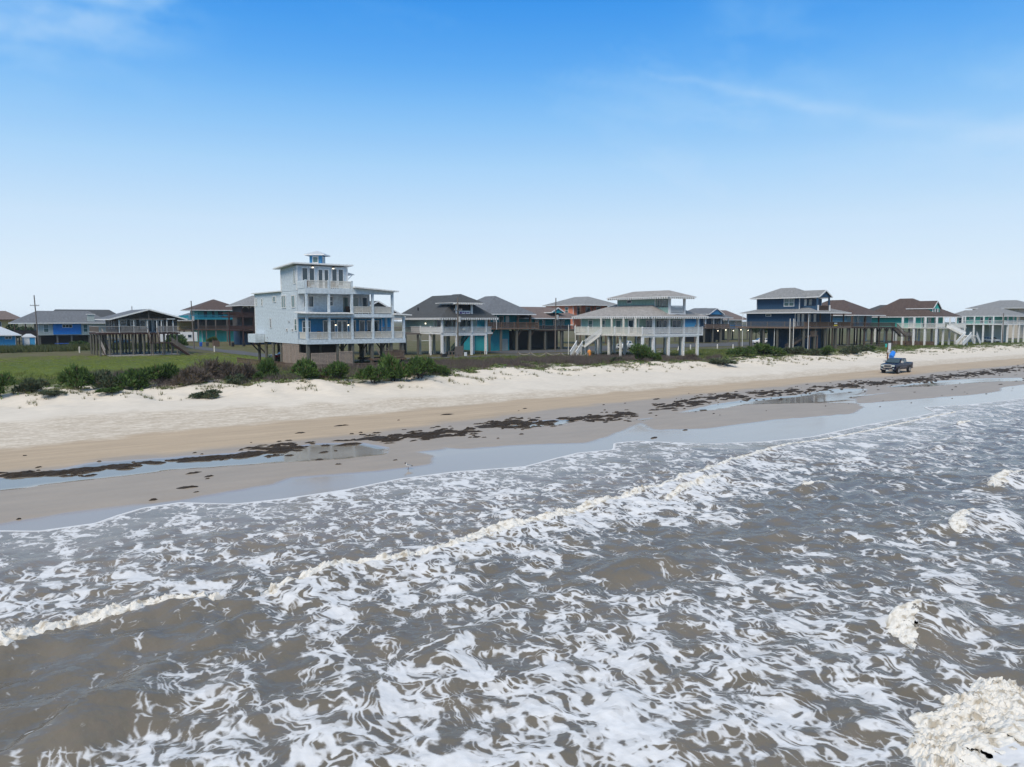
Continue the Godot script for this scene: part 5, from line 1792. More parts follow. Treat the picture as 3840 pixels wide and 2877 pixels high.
func build_middle():
	var W: Material = M.white
	# mint house with lookout
	thing("beach_house", "pale mint house with dark roof and a white framed lookout balcony", "house", Vector3(79, GY, -131))
	walls(74.8, 5.65, -140.5, 84.6, 8.4, -128.6, M.mint, "fl", null, W)
	hip(72.6, 85.6, -141.6, -122.3, 8.5, 4.5, "z", -136.6, -127.4, M.dark_roof, W, 79.0, 0.1)
	rafter_tails(72.6, 85.6, -141.6, -122.3, 8.42, W, 0.5)
	# lookout
	hip(75.0, 82.2, -128.6, -122.2, 11.36, 1.75, "z", -128.5, -125.6, M.dark_roof, W, 79.0, 0.1)
	rafter_tails(75.2, 82.0, -127.6, -122.0, 11.34, W, 0.5)
	bx("lookout_wall", 76.7, 8.6, -128.0, 80.0, 11.35, -126.4, M.mint)
	win("f", -126.36, 77.2, 9.6, 78.0, 11.0, 1, 1, M.green_glass)
	win("f", -126.36, 78.4, 9.6, 79.6, 11.0, 2, 1, M.green_glass)
	bx("lookout_floor", 76.4, 8.2, -126.4, 80.2, 9.1, -123.2, W)
	for x in [76.6, 80.0]:
		bx("porch_post", x - 0.17, 5.66, -123.5, x + 0.17, 11.35, -123.16, W)
		beam("slanted_trim", Vector3(x, 9.2, -123.4), Vector3(x, 11.3, -126.2), 0.1, 0.22, W)
	rail(Vector3(76.8, 9.1, -123.3), Vector3(79.8, 9.1, -123.3), W, 0.75, W, 0.16)
	var bn := node("banner")
	bx("banner_sheet", 77.1, 9.2, -123.2, 79.6, 9.75, -123.16, W, bn)
	for q in [[77.2, 9.28, 0.5, 0.38], [77.8, 9.42, 0.45, 0.22], [78.35, 9.3, 0.35, 0.3], [78.8, 9.38, 0.6, 0.2]]:
		bx("banner_print", q[0], q[1], -123.159, q[0] + q[2], q[1] + q[3], -123.15, M.purple, bn)
	bx("deck", 73.1, 5.4, -135.3, 74.8, 5.65, -123.3, W)
	bx("deck", 74.8, 5.39, -128.6, 84.9, 5.65, -123.3, W)
	bx("beam", 73.2, 5.1, -123.6, 83.6, 5.39, -123.32, W)
	var xs := [73.3, 76.6, 80.0, 83.3, 84.8]
	for k in 4:
		rail(Vector3(xs[k] + 0.15, 5.65, -123.4), Vector3(xs[k + 1] - 0.12, 5.65, -123.4), W, 1.15, W, 0.15)
	for k in 3:
		rail(Vector3(73.2, 5.65, -135.2 + k * 4.0), Vector3(73.2, 5.65, -131.3 + k * 4.0), W, 1.15, W, 0.15)
		bx("rail_post", 73.1, 5.6, -131.4 + k * 4.0, 73.3, 6.95, -131.2 + k * 4.0, W)
	oval("name_plaque", Vector3(78.2, 6.3, -123.3), 0.42, 0.26, 0.04, M.cream)
	for x in [73.4, 83.3]:
		bx("porch_post", x - 0.17, 5.66, -123.5, x + 0.17, 8.4, -123.16, W)
	for x in [73.4, 76.6, 80.0, 83.3]:
		bx("pile", x - 0.2, 1.1, -123.6, x + 0.2, 5.1, -123.22, W)
		bx("pile", x - 0.18, 1.1, -128.0, x + 0.18, 5.38, -127.64, W)
		bx("pile", x - 0.18, 1.1, -132.0, x + 0.18, 5.38, -131.64, M.light_grey)
		bx("pile", x - 0.18, 1.1, -138.0, x + 0.18, 5.38, -137.64, M.light_grey)
	for q in [[75.4, 76.2], [77.2, 78.6], [79.0, 79.9], [80.6, 81.9], [82.3, 83.2]]:
		win("f", -128.56, q[0], 5.75, q[1], 8.0, 1, 1, null, null, "glazed_door", 0.1)
	bx("roof_pipe", 74.4, 10.0, -134.6, 74.6, 10.6, -134.4, M.black)
	stairs(Vector3(84.0, 5.3, -131.0), Vector3(80.0, 1.5, -130.4), 1.2, M.grey_wood, M.teal)
	bx("wall_lamp", 74.64, 7.3, -132.0, 74.78, 7.5, -131.85, M.lamp)

	# teal house with slate roof
	thing("beach_house", "teal house with slate grey pyramid roof and brown wooden deck", "house", Vector3(96, GY, -140))
	walls(91.0, 6.4, -147.0, 100.6, 9.2, -136.6, M.teal, "fl", null, null)
	hip(88.8, 102.8, -148.2, -132.4, 9.4, 4.0, "z", -142.6, -138.6, M.slate_roof, W, 96.2)
	for q in [[92.4, 93.2], [94.2, 95.0], [97.6, 98.3]]:
		win("f", -136.55, q[0], 6.6, q[1], 8.8, 1, 1, M.blind)
	win("f", -136.55, 95.8, 6.45, 96.8, 8.8, 1, 1, M.green_glass, null, "glazed_door")
	bx("deck", 90.4, 6.1, -147.0, 104.0, 6.4, -132.9, M.deck_wood)
	var dx := [90.5, 93.8, 97.2, 100.6, 103.9]
	for k in 4:
		rail(Vector3(dx[k], 6.4, -133.0), Vector3(dx[k + 1], 6.4, -133.0), M.deck_wood, 1.2, M.brown_wood, 0.15)
		post("rail_post", dx[k + 1], -133.0, 6.35, 7.7, 0.14, M.deck_wood)
	for x in [90.9, 98.4, 101.8]:
		bx("porch_post", x - 0.2, 6.4, -133.5, x + 0.2, 9.3, -133.1, M.brown_wood)
	piles([91.0, 94.0, 98.2, 101.8], [-146.0, -139.8, -133.4], 6.12, 0.4, M.pile)
	for x in [91.0, 98.2, 101.8]:
		knee(x, -133.4, 6.05, 1.4, 0, M.brown_wood, 1.8)
	bx("storage_wall", 92.0, 1.4, -146.0, 97.6, 6.0, -135.4, M.teal)
	win("f", -135.36, 92.6, 1.5, 93.5, 3.7, 1, 1, M.teal, M.teal, "storage_door")
	win("f", -135.36, 95.2, 1.5, 97.2, 4.0, 1, 1, M.light_grey, M.teal, "garage_door")
	post("gutter_pipe", 92.3, -132.6, 6.1, 9.3, 0.1, W, true)

	# long teal house with brown roof
	thing("beach_house", "low teal house with brown roof and a tiny teal gable behind a utility pole", "house", Vector3(110, GY, -141))
	walls(101.8, 5.9, -147.0, 117.0, 8.4, -137.6, M.teal, "f", null, W)
	hip(100.6, 118.2, -148.4, -133.8, 8.55, 2.6, "x", 103.0, 114.0, M.tan_roof, W)
	gable_z(108.8, 112.8, -139.5, -134.6, 9.7, 1.1, M.tan_roof, M.teal, 0.2, W)
	for q in [[106.4, 107.4], [108.6, 109.2]]:
		win("f", -137.55, q[0], 6.2, q[1], 8.0, 1, 2, M.green_glass)
	for q in [[111.8, 112.6], [113.0, 113.8], [114.2, 115.0]]:
		win("f", -137.55, q[0], 6.2, q[1], 8.0, 1, 2, M.green_glass)
	bx("deck", 101.8, 5.6, -137.6, 117.4, 5.85, -134.2, M.dark_wood)
	rail(Vector3(104.2, 5.85, -134.3), Vector3(117.2, 5.85, -134.3), M.grey_wood, 1.0, M.dark_wood, 0.16)
	piles([102.4, 107.0, 111.7, 116.6], [-146.0, -140.0, -134.6], 5.62, 0.4, M.pile)
	bx("storage_wall", 103.0, 1.4, -146.6, 116.0, 5.6, -141.0, M.shade_board)

	# house half hidden behind the tall one
	thing("beach_house", "dark gabled house with brown deck showing past the tall house's right side", "house", Vector3(70, GY, -150))
	walls(64.0, 5.6, -158.0, 72.0, 8.6, -147.0, M.sky_blue, "f", null, W)
	gable_z(62.0, 73.6, -159.0, -145.0, 8.6, 3.0, M.dark_roof, M.grey_wall, 0.6, W)
	bx("deck", 63.0, 5.3, -147.0, 75.0, 5.6, -141.6, M.grey_wood)
	rail(Vector3(63.0, 5.6, -141.7), Vector3(75.0, 5.6, -141.7), M.grey_wood, 1.15, M.grey_wood, 0.2)
	for q in [[65.4, 66.6], [68.2, 69.4]]:
		win("f", -146.95, q[0], 6.0, q[1], 8.0, 1, 2)
	piles([63.4, 67.0, 70.8, 74.7], [-157.0, -147.4, -142.0], 5.32, 0.36, M.pile)
	stairs(Vector3(66.4, 3.0, -141.0), Vector3(66.4, 1.5, -139.0), 2.2, M.grey_wood, null)
	P.position += Vector3(-2.6, 0, 11.7)

func build_left():
	var W: Material = M.white
	thing("beach_house", "small charcoal gabled house with weathered white deck on bare piles", "house", Vector3(28, GY, -164))
	walls(24.4, 5.7, -175.0, 35.2, 8.2, -161.5, M.grey_wall, "fl", null, null)
	gable_z(22.6, 36.2, -176.0, -157.6, 8.12, 1.9, M.slate_roof, M.grey_wall, 3.8, W)
	beam("ridge_post", Vector3(29.4, 8.2, -158.2), Vector3(29.4, 9.9, -158.2), 0.18, 0.18, M.grey_wood)
	beam("tie_beam", Vector3(24.0, 8.25, -158.1), Vector3(34.8, 8.25, -158.1), 0.14, 0.2, M.grey_wood)
	for q in [[25.1, 26.0, 7.1, 8.0], [26.8, 27.6, 7.1, 8.0], [28.5, 29.3, 6.6, 8.0]]:
		win("f", -161.46, q[0], q[2], q[1], q[3], 1, 2, null, null, "window", 0.14)
	win("f", -161.46, 29.95, 5.8, 30.5, 8.0, 1, 1, null, null, "glazed_door", 0.14)
	win("f", -161.46, 30.95, 5.8, 32.5, 8.0, 2, 1, null, null, "glazed_door", 0.14)
	for q in [[-164.6, -164.0], [-167.4, -166.8], [-170.0, -169.4]]:
		win("l", 24.35, q[0], 6.4, q[1], 7.8, 1, 2, M.glass)
	bx("deck", 20.8, 5.4, -171.0, 34.9, 5.68, -158.0, M.red_wood)
	rail(Vector3(20.9, 5.68, -158.1), Vector3(24.2, 5.68, -158.1), M.old_white, 1.24, M.grey_wood, 0.2)
	rail(Vector3(24.4, 5.68, -158.1), Vector3(29.0, 5.68, -158.1), M.old_white, 1.24, M.old_white, 0.2)
	rail(Vector3(30.8, 5.68, -158.1), Vector3(34.8, 5.68, -158.1), M.old_white, 1.24, M.old_white, 0.2)
	rail(Vector3(20.9, 5.68, -170.9), Vector3(20.9, 5.68, -158.2), M.old_white, 1.24, M.grey_wood, 0.2)
	for x in [24.3, 26.8, 29.1, 30.8, 31.6, 32.6, 33.7]:
		bx("porch_post", x - 0.08, 5.68, -158.4, x + 0.08, 8.15, -158.2, W)
	piles([21.0, 22.6, 24.4, 26.6, 28.4, 30.0, 32.0, 34.4], [-170.0, -166.4, -162.6, -158.4], 5.42, 0.34, M.pile, true)
	bx("slab", 22.4, 1.3, -171.0, 34.6, 1.5, -157.0, M.concrete)
	stairs(Vector3(29.9, 5.6, -157.9), Vector3(29.9, 3.9, -155.6), 1.6, M.red_wood, M.grey_wood)
	bx("landing", 28.9, 3.7, -156.0, 32.7, 3.84, -154.6, M.red_wood)
	for x in [29.0, 31.0, 32.6]:
		post("landing_leg", x, -155.0, 1.2, 3.7, 0.14, M.grey_wood)
	stairs(Vector3(32.6, 3.8, -155.3), Vector3(35.8, 1.4, -155.3), 1.2, M.red_wood, M.grey_wood)
	stairs(Vector3(21.6, 5.5, -164.0), Vector3(22.6, 1.5, -160.4), 1.1, M.red_wood, M.old_white)
	bx("pergola_beam", 32.5, 8.2, -158.8, 34.0, 8.36, -157.8, W)

	thing("beach_house", "light grey house with big slate roof and a bright blue wall panel", "house", Vector3(22, GY, -232))
	walls(16.3, 4.25, -238.0, 31.5, 7.3, -226.0, M.light_grey, "f", null, W)
	bx("wall_panel", 19.5, 4.45, -226.0, 25.8, 7.2, -225.85, M.bright_blue)
	hip(10.6, 33.0, -240.0, -224.8, 7.4, 3.1, "x", 16.6, 28.4, M.slate_roof, W)
	hip(18.4, 27.4, -232.0, -224.4, 7.42, 2.0, "z", -231.9, -229.0, M.slate_roof, W)
	win("f", -225.95, 17.5, 5.05, 18.5, 6.9, 1, 2, M.green_glass)
	win("f", -225.95, 26.3, 5.05, 27.2, 6.9, 1, 2, M.green_glass)
	win("f", -225.84, 21.6, 6.25, 23.7, 6.85, 3, 1)
	bx("chimney", 27.3, 4.3, -226.6, 28.9, 9.5, -225.7, M.light_grey)
	bx("chimney_cap", 27.1, 9.5, -226.8, 29.1, 9.68, -225.5, W)
	bx("deck", 11.0, 4.2, -238.0, 16.2, 4.5, -226.0, M.dark_wood)
	rail(Vector3(11.1, 4.5, -226.1), Vector3(16.1, 4.5, -226.1), M.dark_wood, 1.1, M.dark_wood, 0.2, true)
	for x in [11.3, 13.6]:
		bx("porch_post", x - 0.14, 4.5, -226.4, x + 0.14, 7.3, -226.1, M.brown_wood)
	piles([11.5, 16.6, 20.4, 23.6, 27.6, 31.0], [-237.0, -226.5], 4.26, 0.4, M.pile)
	bx("storage_wall", 16.8, 1.4, -237.0, 31.0, 4.2, -231.0, M.shade_board)

	thing("shed_house", "small sky blue building with white hipped roof at the left edge", "shed", Vector3(6, GY, -219))
	walls(1.0, 1.4, -224.0, 10.8, 4.55, -215.0, M.sky_blue, "f", null, W)
	hip(-0.2, 12.0, -225.2, -213.8, 4.6, 2.2, "x", 4.0, 7.6, M.metal_roof, W)
	win("f", -214.95, 8.8, 3.7, 10.0, 4.1, 2, 1)
	thing("shed_house", "tiny sky blue shed with pale door beside the blue panelled house", "shed", Vector3(14, GY, -222))
	walls(12.6, 1.4, -223.4, 15.2, 4.0, -221.2, M.sky_blue, "f", null, W)
	hip(12.4, 15.4, -223.6, -221.0, 4.02, 0.7, "x", 13.4, 14.4, M.metal_roof, W)
	win("f", -221.15, 12.9, 1.6, 13.9, 3.7, 1, 1, M.white, null, "shed_door")

	thing("beach_house", "yellow house with brown grey roof behind trees at the left edge", "house", Vector3(8, GY, -282))
	walls(-6.0, 4.0, -290.0, 14.6, 8.3, -275.0, M.yellow, "f")
	hip(-8.0, 16.4, -292.0, -273.6, 8.35, 2.6, "x", -2.0, 12.0, M.tan_roof, M.brown_wood)
	for x in [4.0, 9.0]:
		win("f", -274.95, x, 5.6, x + 1.4, 7.6, 1, 2)
	piles([-4.0, 4.0, 14.0], [-288.0, -275.6], 4.02, 0.4, M.pile)

	thing("beach_house", "dark shingled house showing only its roof behind the chimney house", "house", Vector3(34, GY, -278))
	walls(24.0, 4.0, -288.0, 42.0, 8.4, -272.0, M.tan_wall, "f")
	hip(22.4, 43.6, -289.4, -270.4, 8.5, 3.0, "x", 25.0, 40.2, M.dark_roof, M.grey_wood)
	piles([25.0, 33.0, 41.0], [-287.0, -272.5], 4.02, 0.4, M.pile)

	thing("beach_house", "teal house with brown pyramid roof and two decks behind a utility pole", "house", Vector3(66, GY, -249))
	walls(59.5, 8.6, -255.0, 72.0, 11.15, -245.4, M.aqua, "fl", null, null)
	walls(60.6, 5.2, -255.0, 72.0, 8.4, -246.4, M.shade_board, "")
	walls(60.4, 1.4, -255.0, 71.0, 5.1, -245.0, M.seafoam, "fl", null, W)
	hip(57.0, 73.6, -257.0, -242.2, 11.2, 3.4, "z", -251.0, -249.0, M.brown_roof, W)
	bx("deck", 56.2, 8.3, -256.0, 72.2, 8.6, -243.0, M.teal)
	rail(Vector3(56.3, 8.6, -243.1), Vector3(72.1, 8.6, -243.1), M.sky_blue, 1.0, M.teal, 0.2)
	rail(Vector3(56.3, 8.6, -255.9), Vector3(56.3, 8.6, -243.2), M.sky_blue, 1.0, M.teal, 0.2)
	bx("deck", 58.6, 5.0, -256.0, 72.2, 5.3, -242.8, M.brown_wood)
	rail(Vector3(58.7, 5.3, -242.9), Vector3(72.1, 5.3, -242.9), M.grey_wood, 1.1, M.brown_wood, 0.2)
	for q in [[61.2, 62.2], [63.6, 64.4], [65.4, 67.0], [68.0, 69.0]]:
		win("f", -245.35, q[0], 9.0, q[1], 10.8, 1, 2, M.glass, M.aqua)
	for q in [[-253.0, -252.2], [-250.4, -249.6]]:
		win("l", 59.45, q[0], 9.2, q[1], 10.6, 1, 2, M.glass, M.aqua)
	for x in [58.9, 61.2, 64.0, 67.4, 71.9]:
		bx("deck_post", x - 0.15, 1.3, -243.2, x + 0.15, 8.3, -242.95, M.grey_wood)
	for x in [63.0, 66.6]:
		win("f", -244.95, x, 1.5, x + 1.0, 3.9, 1, 1, M.seafoam, M.seafoam, "storage_door")

	thing("beach_house", "dark red timber house with arched top gallery left of the tall house", "house", Vector3(64, GY, -212))
	walls(62.0, 5.6, -218.0, 76.0, 12.0, -210.0, M.shade_board, "")
	hip(60.6, 77.0, -219.4, -206.0, 12.05, 2.8, "x", 66.0, 72.0, M.mid_roof, W)
	for y in [5.5, 9.1, 10.1]:
		bx("gallery_floor", 57.8, y - 0.3, -213.0, 76.0, y, -206.9, M.red_wood)
	for y in [5.5, 9.1]:
		rail(Vector3(57.9, y, -207.0), Vector3(76.0, y, -207.0), M.red_wood, 1.15, M.red_wood, 0.2, true)
	for x in [58.0, 61.6, 64.4, 67.4, 70.6, 74.0]:
		bx("gallery_post", x - 0.17, 1.3, -207.3, x + 0.17, 10.1, -206.95, M.red_wood)
	for x in [61.4, 63.3, 65.2, 67.1, 69.0]:
		bx("arch_post", x - 0.16, 10.1, -207.3, x + 0.16, 11.95, -207.0, M.red_wood)
		var g := Geo.new()
		for k in 8:
			var t0 := PI * k / 8.0
			var t1 := PI * (k + 1) / 8.0
			var c := Vector3(x + 0.95, 11.0, -207.0)
			var a := c + Vector3(-cos(t0) * 0.79, sin(t0) * 0.6, 0)
			var b := c + Vector3(-cos(t1) * 0.79, sin(t1) * 0.6, 0)
			var d := Vector3(0, 0, -0.12)
			g.quad(a, b, Vector3(b.x, 11.95, -207.0), Vector3(a.x, 11.95, -207.0))
			g.quad(b + d, a + d, Vector3(a.x, 11.95, -207.12), Vector3(b.x, 11.95, -207.12))
			g.quad(b, a, a + d, b + d)
		geo("arch", g, M.tan_wall)
	bx("storage_wall", 61.6, 1.4, -216.0, 74.0, 5.2, -210.6, M.navy)
	stairs(Vector3(62.6, 5.4, -209.4), Vector3(66.8, 1.5, -209.4), 1.3, M.red_wood, M.red_wood)

	thing("beach_house", "low yellow walled house with grey roof behind the charcoal house", "house", Vector3(63, GY, -268))
	walls(57.8, 5.0, -276.0, 68.0, 7.95, -264.0, M.yellow, "f")
	hip(56.4, 69.4, -277.4, -260.6, 8.0, 2.6, "z", -271.0, -267.0, M.slate_roof, W)
	bx("deck", 56.8, 4.7, -264.0, 69.0, 5.0, -261.0, M.brown_wood)
	rail(Vector3(56.9, 5.0, -261.1), Vector3(68.9, 5.0, -261.1), M.brown_wood, 1.1, M.dark_wood, 0.2)
	piles([57.4, 62.0, 68.0], [-275.0, -264.4, -261.4], 4.72, 0.4, M.dark_wood)

# ------------------------------------------------------------------ land behind the dunes
func ground_tone(x: float, z: float) -> Color:
	var s := -z
	var a := nzs(x, z, 31.0)
	var b := nzs(x + 7.0, z, 8.0)
	var lush := Vector3(0.17, 0.225, 0.035)
	var olive := Vector3(0.155, 0.155, 0.05)
	var dry := Vector3(0.23, 0.19, 0.1)
	var dark := Vector3(0.07, 0.1, 0.03)
	var sand := Vector3(0.5, 0.44, 0.35)
	var c := olive.lerp(dry, sstep(0.45, 0.7, a))
	if x < 50.0 and s < 215.0:
		var lawn := sstep(100.0, 108.0, s + (b - 0.5) * 8.0) * (1.0 - sstep(138.0, 160.0, s + (a - 0.5) * 26.0))
		c = dry.lerp(olive, sstep(0.3, 0.6, b))
		c = c.lerp(lush.lerp(dark, sstep(116.0, 134.0, s + (b - 0.5) * 12.0) * 0.35), lawn)
		c = c.lerp(sand, sstep(0.38, 0.55, b) * (1.0 - sstep(99.0, 104.0, s)) * (1.0 - sstep(14.0, 26.0, x)))
		c = c.lerp(dark, sstep(184.0, 190.0, s) * 0.8)
	elif s < 120.0:
		c = lush.lerp(olive, sstep(0.35, 0.6, b))
		c = c.lerp(sand, sstep(0.62, 0.75, a * 0.5 + b * 0.5) * 0.6)
		c = c.lerp(Vector3(0.06, 0.055, 0.045), (1.0 - sstep(102.0, 108.0, s)) * sstep(0.35, 0.55, b) * 0.8)
	return Color(c.x, c.y, c.z)

func tinted_sheet(called: String, xs: PackedFloat32Array, z0: float, z1: float, rows: int, lift: float, m: Material, tone := true):
	var mesh := ArrayMesh.new()
	sheet_mesh(mesh, xs, rows, func(_x): return Vector2(z0, z1), func(x, z): return hgt(x, z) + lift, Rect2(0, 0, 10, 10), m)
	if tone:
		var arr := mesh.surface_get_arrays(0)
		var col := PackedColorArray()
		for p in arr[Mesh.ARRAY_VERTEX]:
			col.append(ground_tone(p.x, p.z))
		arr[Mesh.ARRAY_COLOR] = col
		mesh = ArrayMesh.new()
		mesh.add_surface_from_arrays(Mesh.PRIMITIVE_TRIANGLES, arr)
		mesh.surface_set_material(0, m)
	var o := MeshInstance3D.new()
	o.name = called
	o.mesh = mesh
	o.set_meta("kind", "structure")
	add_child(o)

func build_land():
	cyl = CylinderMesh.new()
	cyl.top_radius = 0.5
	cyl.bottom_radius = 0.5
	cyl.height = 1.0
	cyl.radial_segments = 10
	cyl.rings = 1
	var xs := steps(-400.0, -20.0, 20.0)
	xs.append_array(steps(-18.5, 150.0, 1.5))
	xs.append_array(steps(154.0, 300.0, 4.0))
	xs.append_array(steps(320.0, 3000.0, 120.0))
	tinted_sheet("ground", xs, -220.0, -96.2, 84, -0.02, M.turf)
	tinted_sheet("far_ground", PackedFloat32Array([-3000, -1000, -400, -200, 0, 100, 200, 400, 700, 1200, 3000]), -5000.0, -219.5, 40, -0.03, M.turf)
	tinted_sheet("shore_ground", PackedFloat32Array([478.0, 700, 1200, 3000]), -97.0, -22.0, 12, -0.02, M.turf)
	tinted_sheet("shore_ground_west", PackedFloat32Array([-3000, -1000, -200, -58.0]), -97.0, -22.0, 12, -0.02, M.turf)
	# roads
	tinted_sheet("road", steps(44.0, 420.0, 4.0), -118.6, -113.4, 4, 0.03, M.asphalt, false)
	tinted_sheet("side_road", steps(44.2, 48.8, 1.5), -420.0, -118.5, 120, 0.035, M.asphalt, false)
	tinted_sheet("driveway", steps(88.0, 118.0, 3.0), -134.0, -122.0, 4, 0.04, M.asphalt, false)
	tinted_sheet("driveway_right", steps(118.5, 196.0, 4.0), -146.0, -126.0, 6, 0.04, M.asphalt, false)
	tinted_sheet("concrete_drive", steps(48.8, 62.0, 2.0), -147.0, -139.0, 4, 0.045, M.concrete, false)
	tinted_sheet("concrete_path", steps(108.0, 128.0, 2.0), -112.9, -108.4, 3, 0.045, M.concrete, false)

# ------------------------------------------------------------------ plants
func sprigs(g: Geo, r: RandomNumberGenerator, lobes: Array, n: int, long: float, wide: float, c0: Vector3, c1: Vector3, brown: float):
	for i in n:
		var lb: Array = lobes[r.randi() % lobes.size()]
		var d := Vector3(r.randfn(), absf(r.randfn()) * 0.9 - 0.15, r.randfn()).normalized()
		var rad: float = lb[1] * (1.0 - pow(r.randf(), 2.2) * 0.75)
		var p: Vector3 = lb[0] + d * rad
		p.y = maxf(p.y, 0.02)
		var dir := (d + Vector3(r.randfn() * 0.5, 0.55 + r.randfn() * 0.4, r.randfn() * 0.5)).normalized()
		var l := long * r.randf_range(0.6, 1.3)
		var s := dir.cross(Vector3(r.randfn(), r.randfn(), r.randfn())).normalized() * wide * r.randf_range(0.6, 1.2)
		var t := r.randf()
		var c := c0.lerp(c1, t)
		if r.randf() < brown:
			c = Vector3(0.11, 0.085, 0.05)
		g.tint = Color(c.x, c.y, c.z)
		g.quad(p, p + dir * l * 0.45 + s, p + dir * l, p + dir * l * 0.45 - s)

func shrub_mesh(seed_: int, n: int, c0: Vector3, c1: Vector3, brown: float, long := 0.22, wide := 0.035) -> ArrayMesh:
	var r := RandomNumberGenerator.new()
	r.seed = seed_
	var lobes := []
	for k in 9:
		var a := r.randf() * TAU
		var q := sqrt(r.randf()) * 0.72
		lobes.append([Vector3(cos(a) * q, r.randf_range(0.15, 0.72) * (1.0 - q * 0.5), sin(a) * q), r.randf_range(0.2, 0.42)])
	var g := Geo.new()
	sprigs(g, r, lobes, n, long, wide, c0, c1, brown)
	return g.mesh()

func stem_mesh(seed_: int) -> ArrayMesh:
	var r := RandomNumberGenerator.new()
	r.seed = seed_
	var g := Geo.new()
	for k in 7:
		var a := r.randf() * TAU
		var b := Vector3(cos(a) * r.randf_range(0.2, 0.6), r.randf_range(0.5, 0.85), sin(a) * r.randf_range(0.2, 0.6))
		g.tube(Vector3(cos(a) * 0.04, -0.1, sin(a) * 0.04), b, 0.025, 0.008, 5)
	return g.mesh()

func plant(called: String, label: String, category: String, mesh: Mesh, stems: Mesh, x: float, z: float, w: float, h: float, turn: float, group: String):
	thing(called, label, category, Vector3(x, hgt(x, z), z), group)
	var f := put("foliage", mesh, M.leaf)
	f.transform = Transform3D(Basis(Vector3.UP, turn) * Basis.from_scale(Vector3(w, h, w * 0.85)), Vector3.ZERO)
	var s := put("stem", stems, M.dark_wood)
	s.transform = f.transform

func scatter(called: String, label: String, category: String, mesh: Mesh, count: int, seed_: int, box: Array, accept: Callable, lo: float, hi: float, tall: float, c0: Vector3, c1: Vector3):
	var r := RandomNumberGenerator.new()
	r.seed = seed_
	var at: Array[Transform3D] = []
	var col := PackedColorArray()
	var tries := 0
	while at.size() < count and tries < count * 12:
		tries += 1
		var x := r.randf_range(box[0], box[1])
		var z := r.randf_range(box[2], box[3])
		var k := r.randf()
		var sz := r.randf_range(lo, hi)
		var tn := r.randf() * TAU
		var t := r.randf()
		if k > accept.call(x, z):
			continue
		at.append(Transform3D(Basis(Vector3.UP, tn) * Basis.from_scale(Vector3(sz, sz * tall, sz)), Vector3(x, hgt(x, z) - 0.01, z)))
		var c := c0.lerp(c1, t)
		col.append(Color(c.x, c.y, c.z))
	var mm := MultiMesh.new()
	mm.transform_format = MultiMesh.TRANSFORM_3D
	mm.use_colors = true
	mm.mesh = mesh
	mm.instance_count = at.size()
	for i in at.size():
		mm.set_instance_transform(i, at[i])
		mm.set_instance_color(i, col[i])
	var o := MultiMeshInstance3D.new()
	o.name = called
	o.multimesh = mm
	o.material_override = M.leaf
	o.set_meta("kind", "stuff")
	o.set_meta("label", label)
	o.set_meta("category", category)
	add_child(o)

func tuft(seed_: int, blades: int, spread: float, thick: float) -> ArrayMesh:
	var r := RandomNumberGenerator.new()
	r.seed = seed_
	var g := Geo.new()
	for k in blades:
		var a := r.randf() * TAU
		var b := Vector3(cos(a), 0, sin(a)) * r.randf() * spread
		var tip := b + Vector3(r.randfn() * 0.3, r.randf_range(0.5, 1.0), r.randfn() * 0.3)
		var s := Vector3(-sin(a), 0, cos(a)) * thick
		g.tri(b - s, b + s, tip)
	return g.mesh()

func vine_mesh(seed_: int) -> ArrayMesh:
	var r := RandomNumberGenerator.new()
	r.seed = seed_
	var g := Geo.new()
	for k in 26:
		var a := r.randf() * TAU
		var q := sqrt(r.randf())
		var p := Vector3(cos(a) * q, r.randf_range(0.05, 0.34) * (1.2 - q), sin(a) * q)
		var d := Vector3(r.randfn(), r.randfn() * 0.3, r.randfn()).normalized() * 0.17
		var e := d.cross(Vector3(r.randfn() * 0.4, 1.0, r.randfn() * 0.4)).normalized() * 0.11
		g.quad(p - d, p + e, p + d, p - e)
	return g.mesh()

func dune_s(x: float, z: float) -> float:
	return -z - line_at(dune_shift, x) * sstep(58.0, 74.0, -z) * (1.0 - sstep(86.0, 96.0, -z))

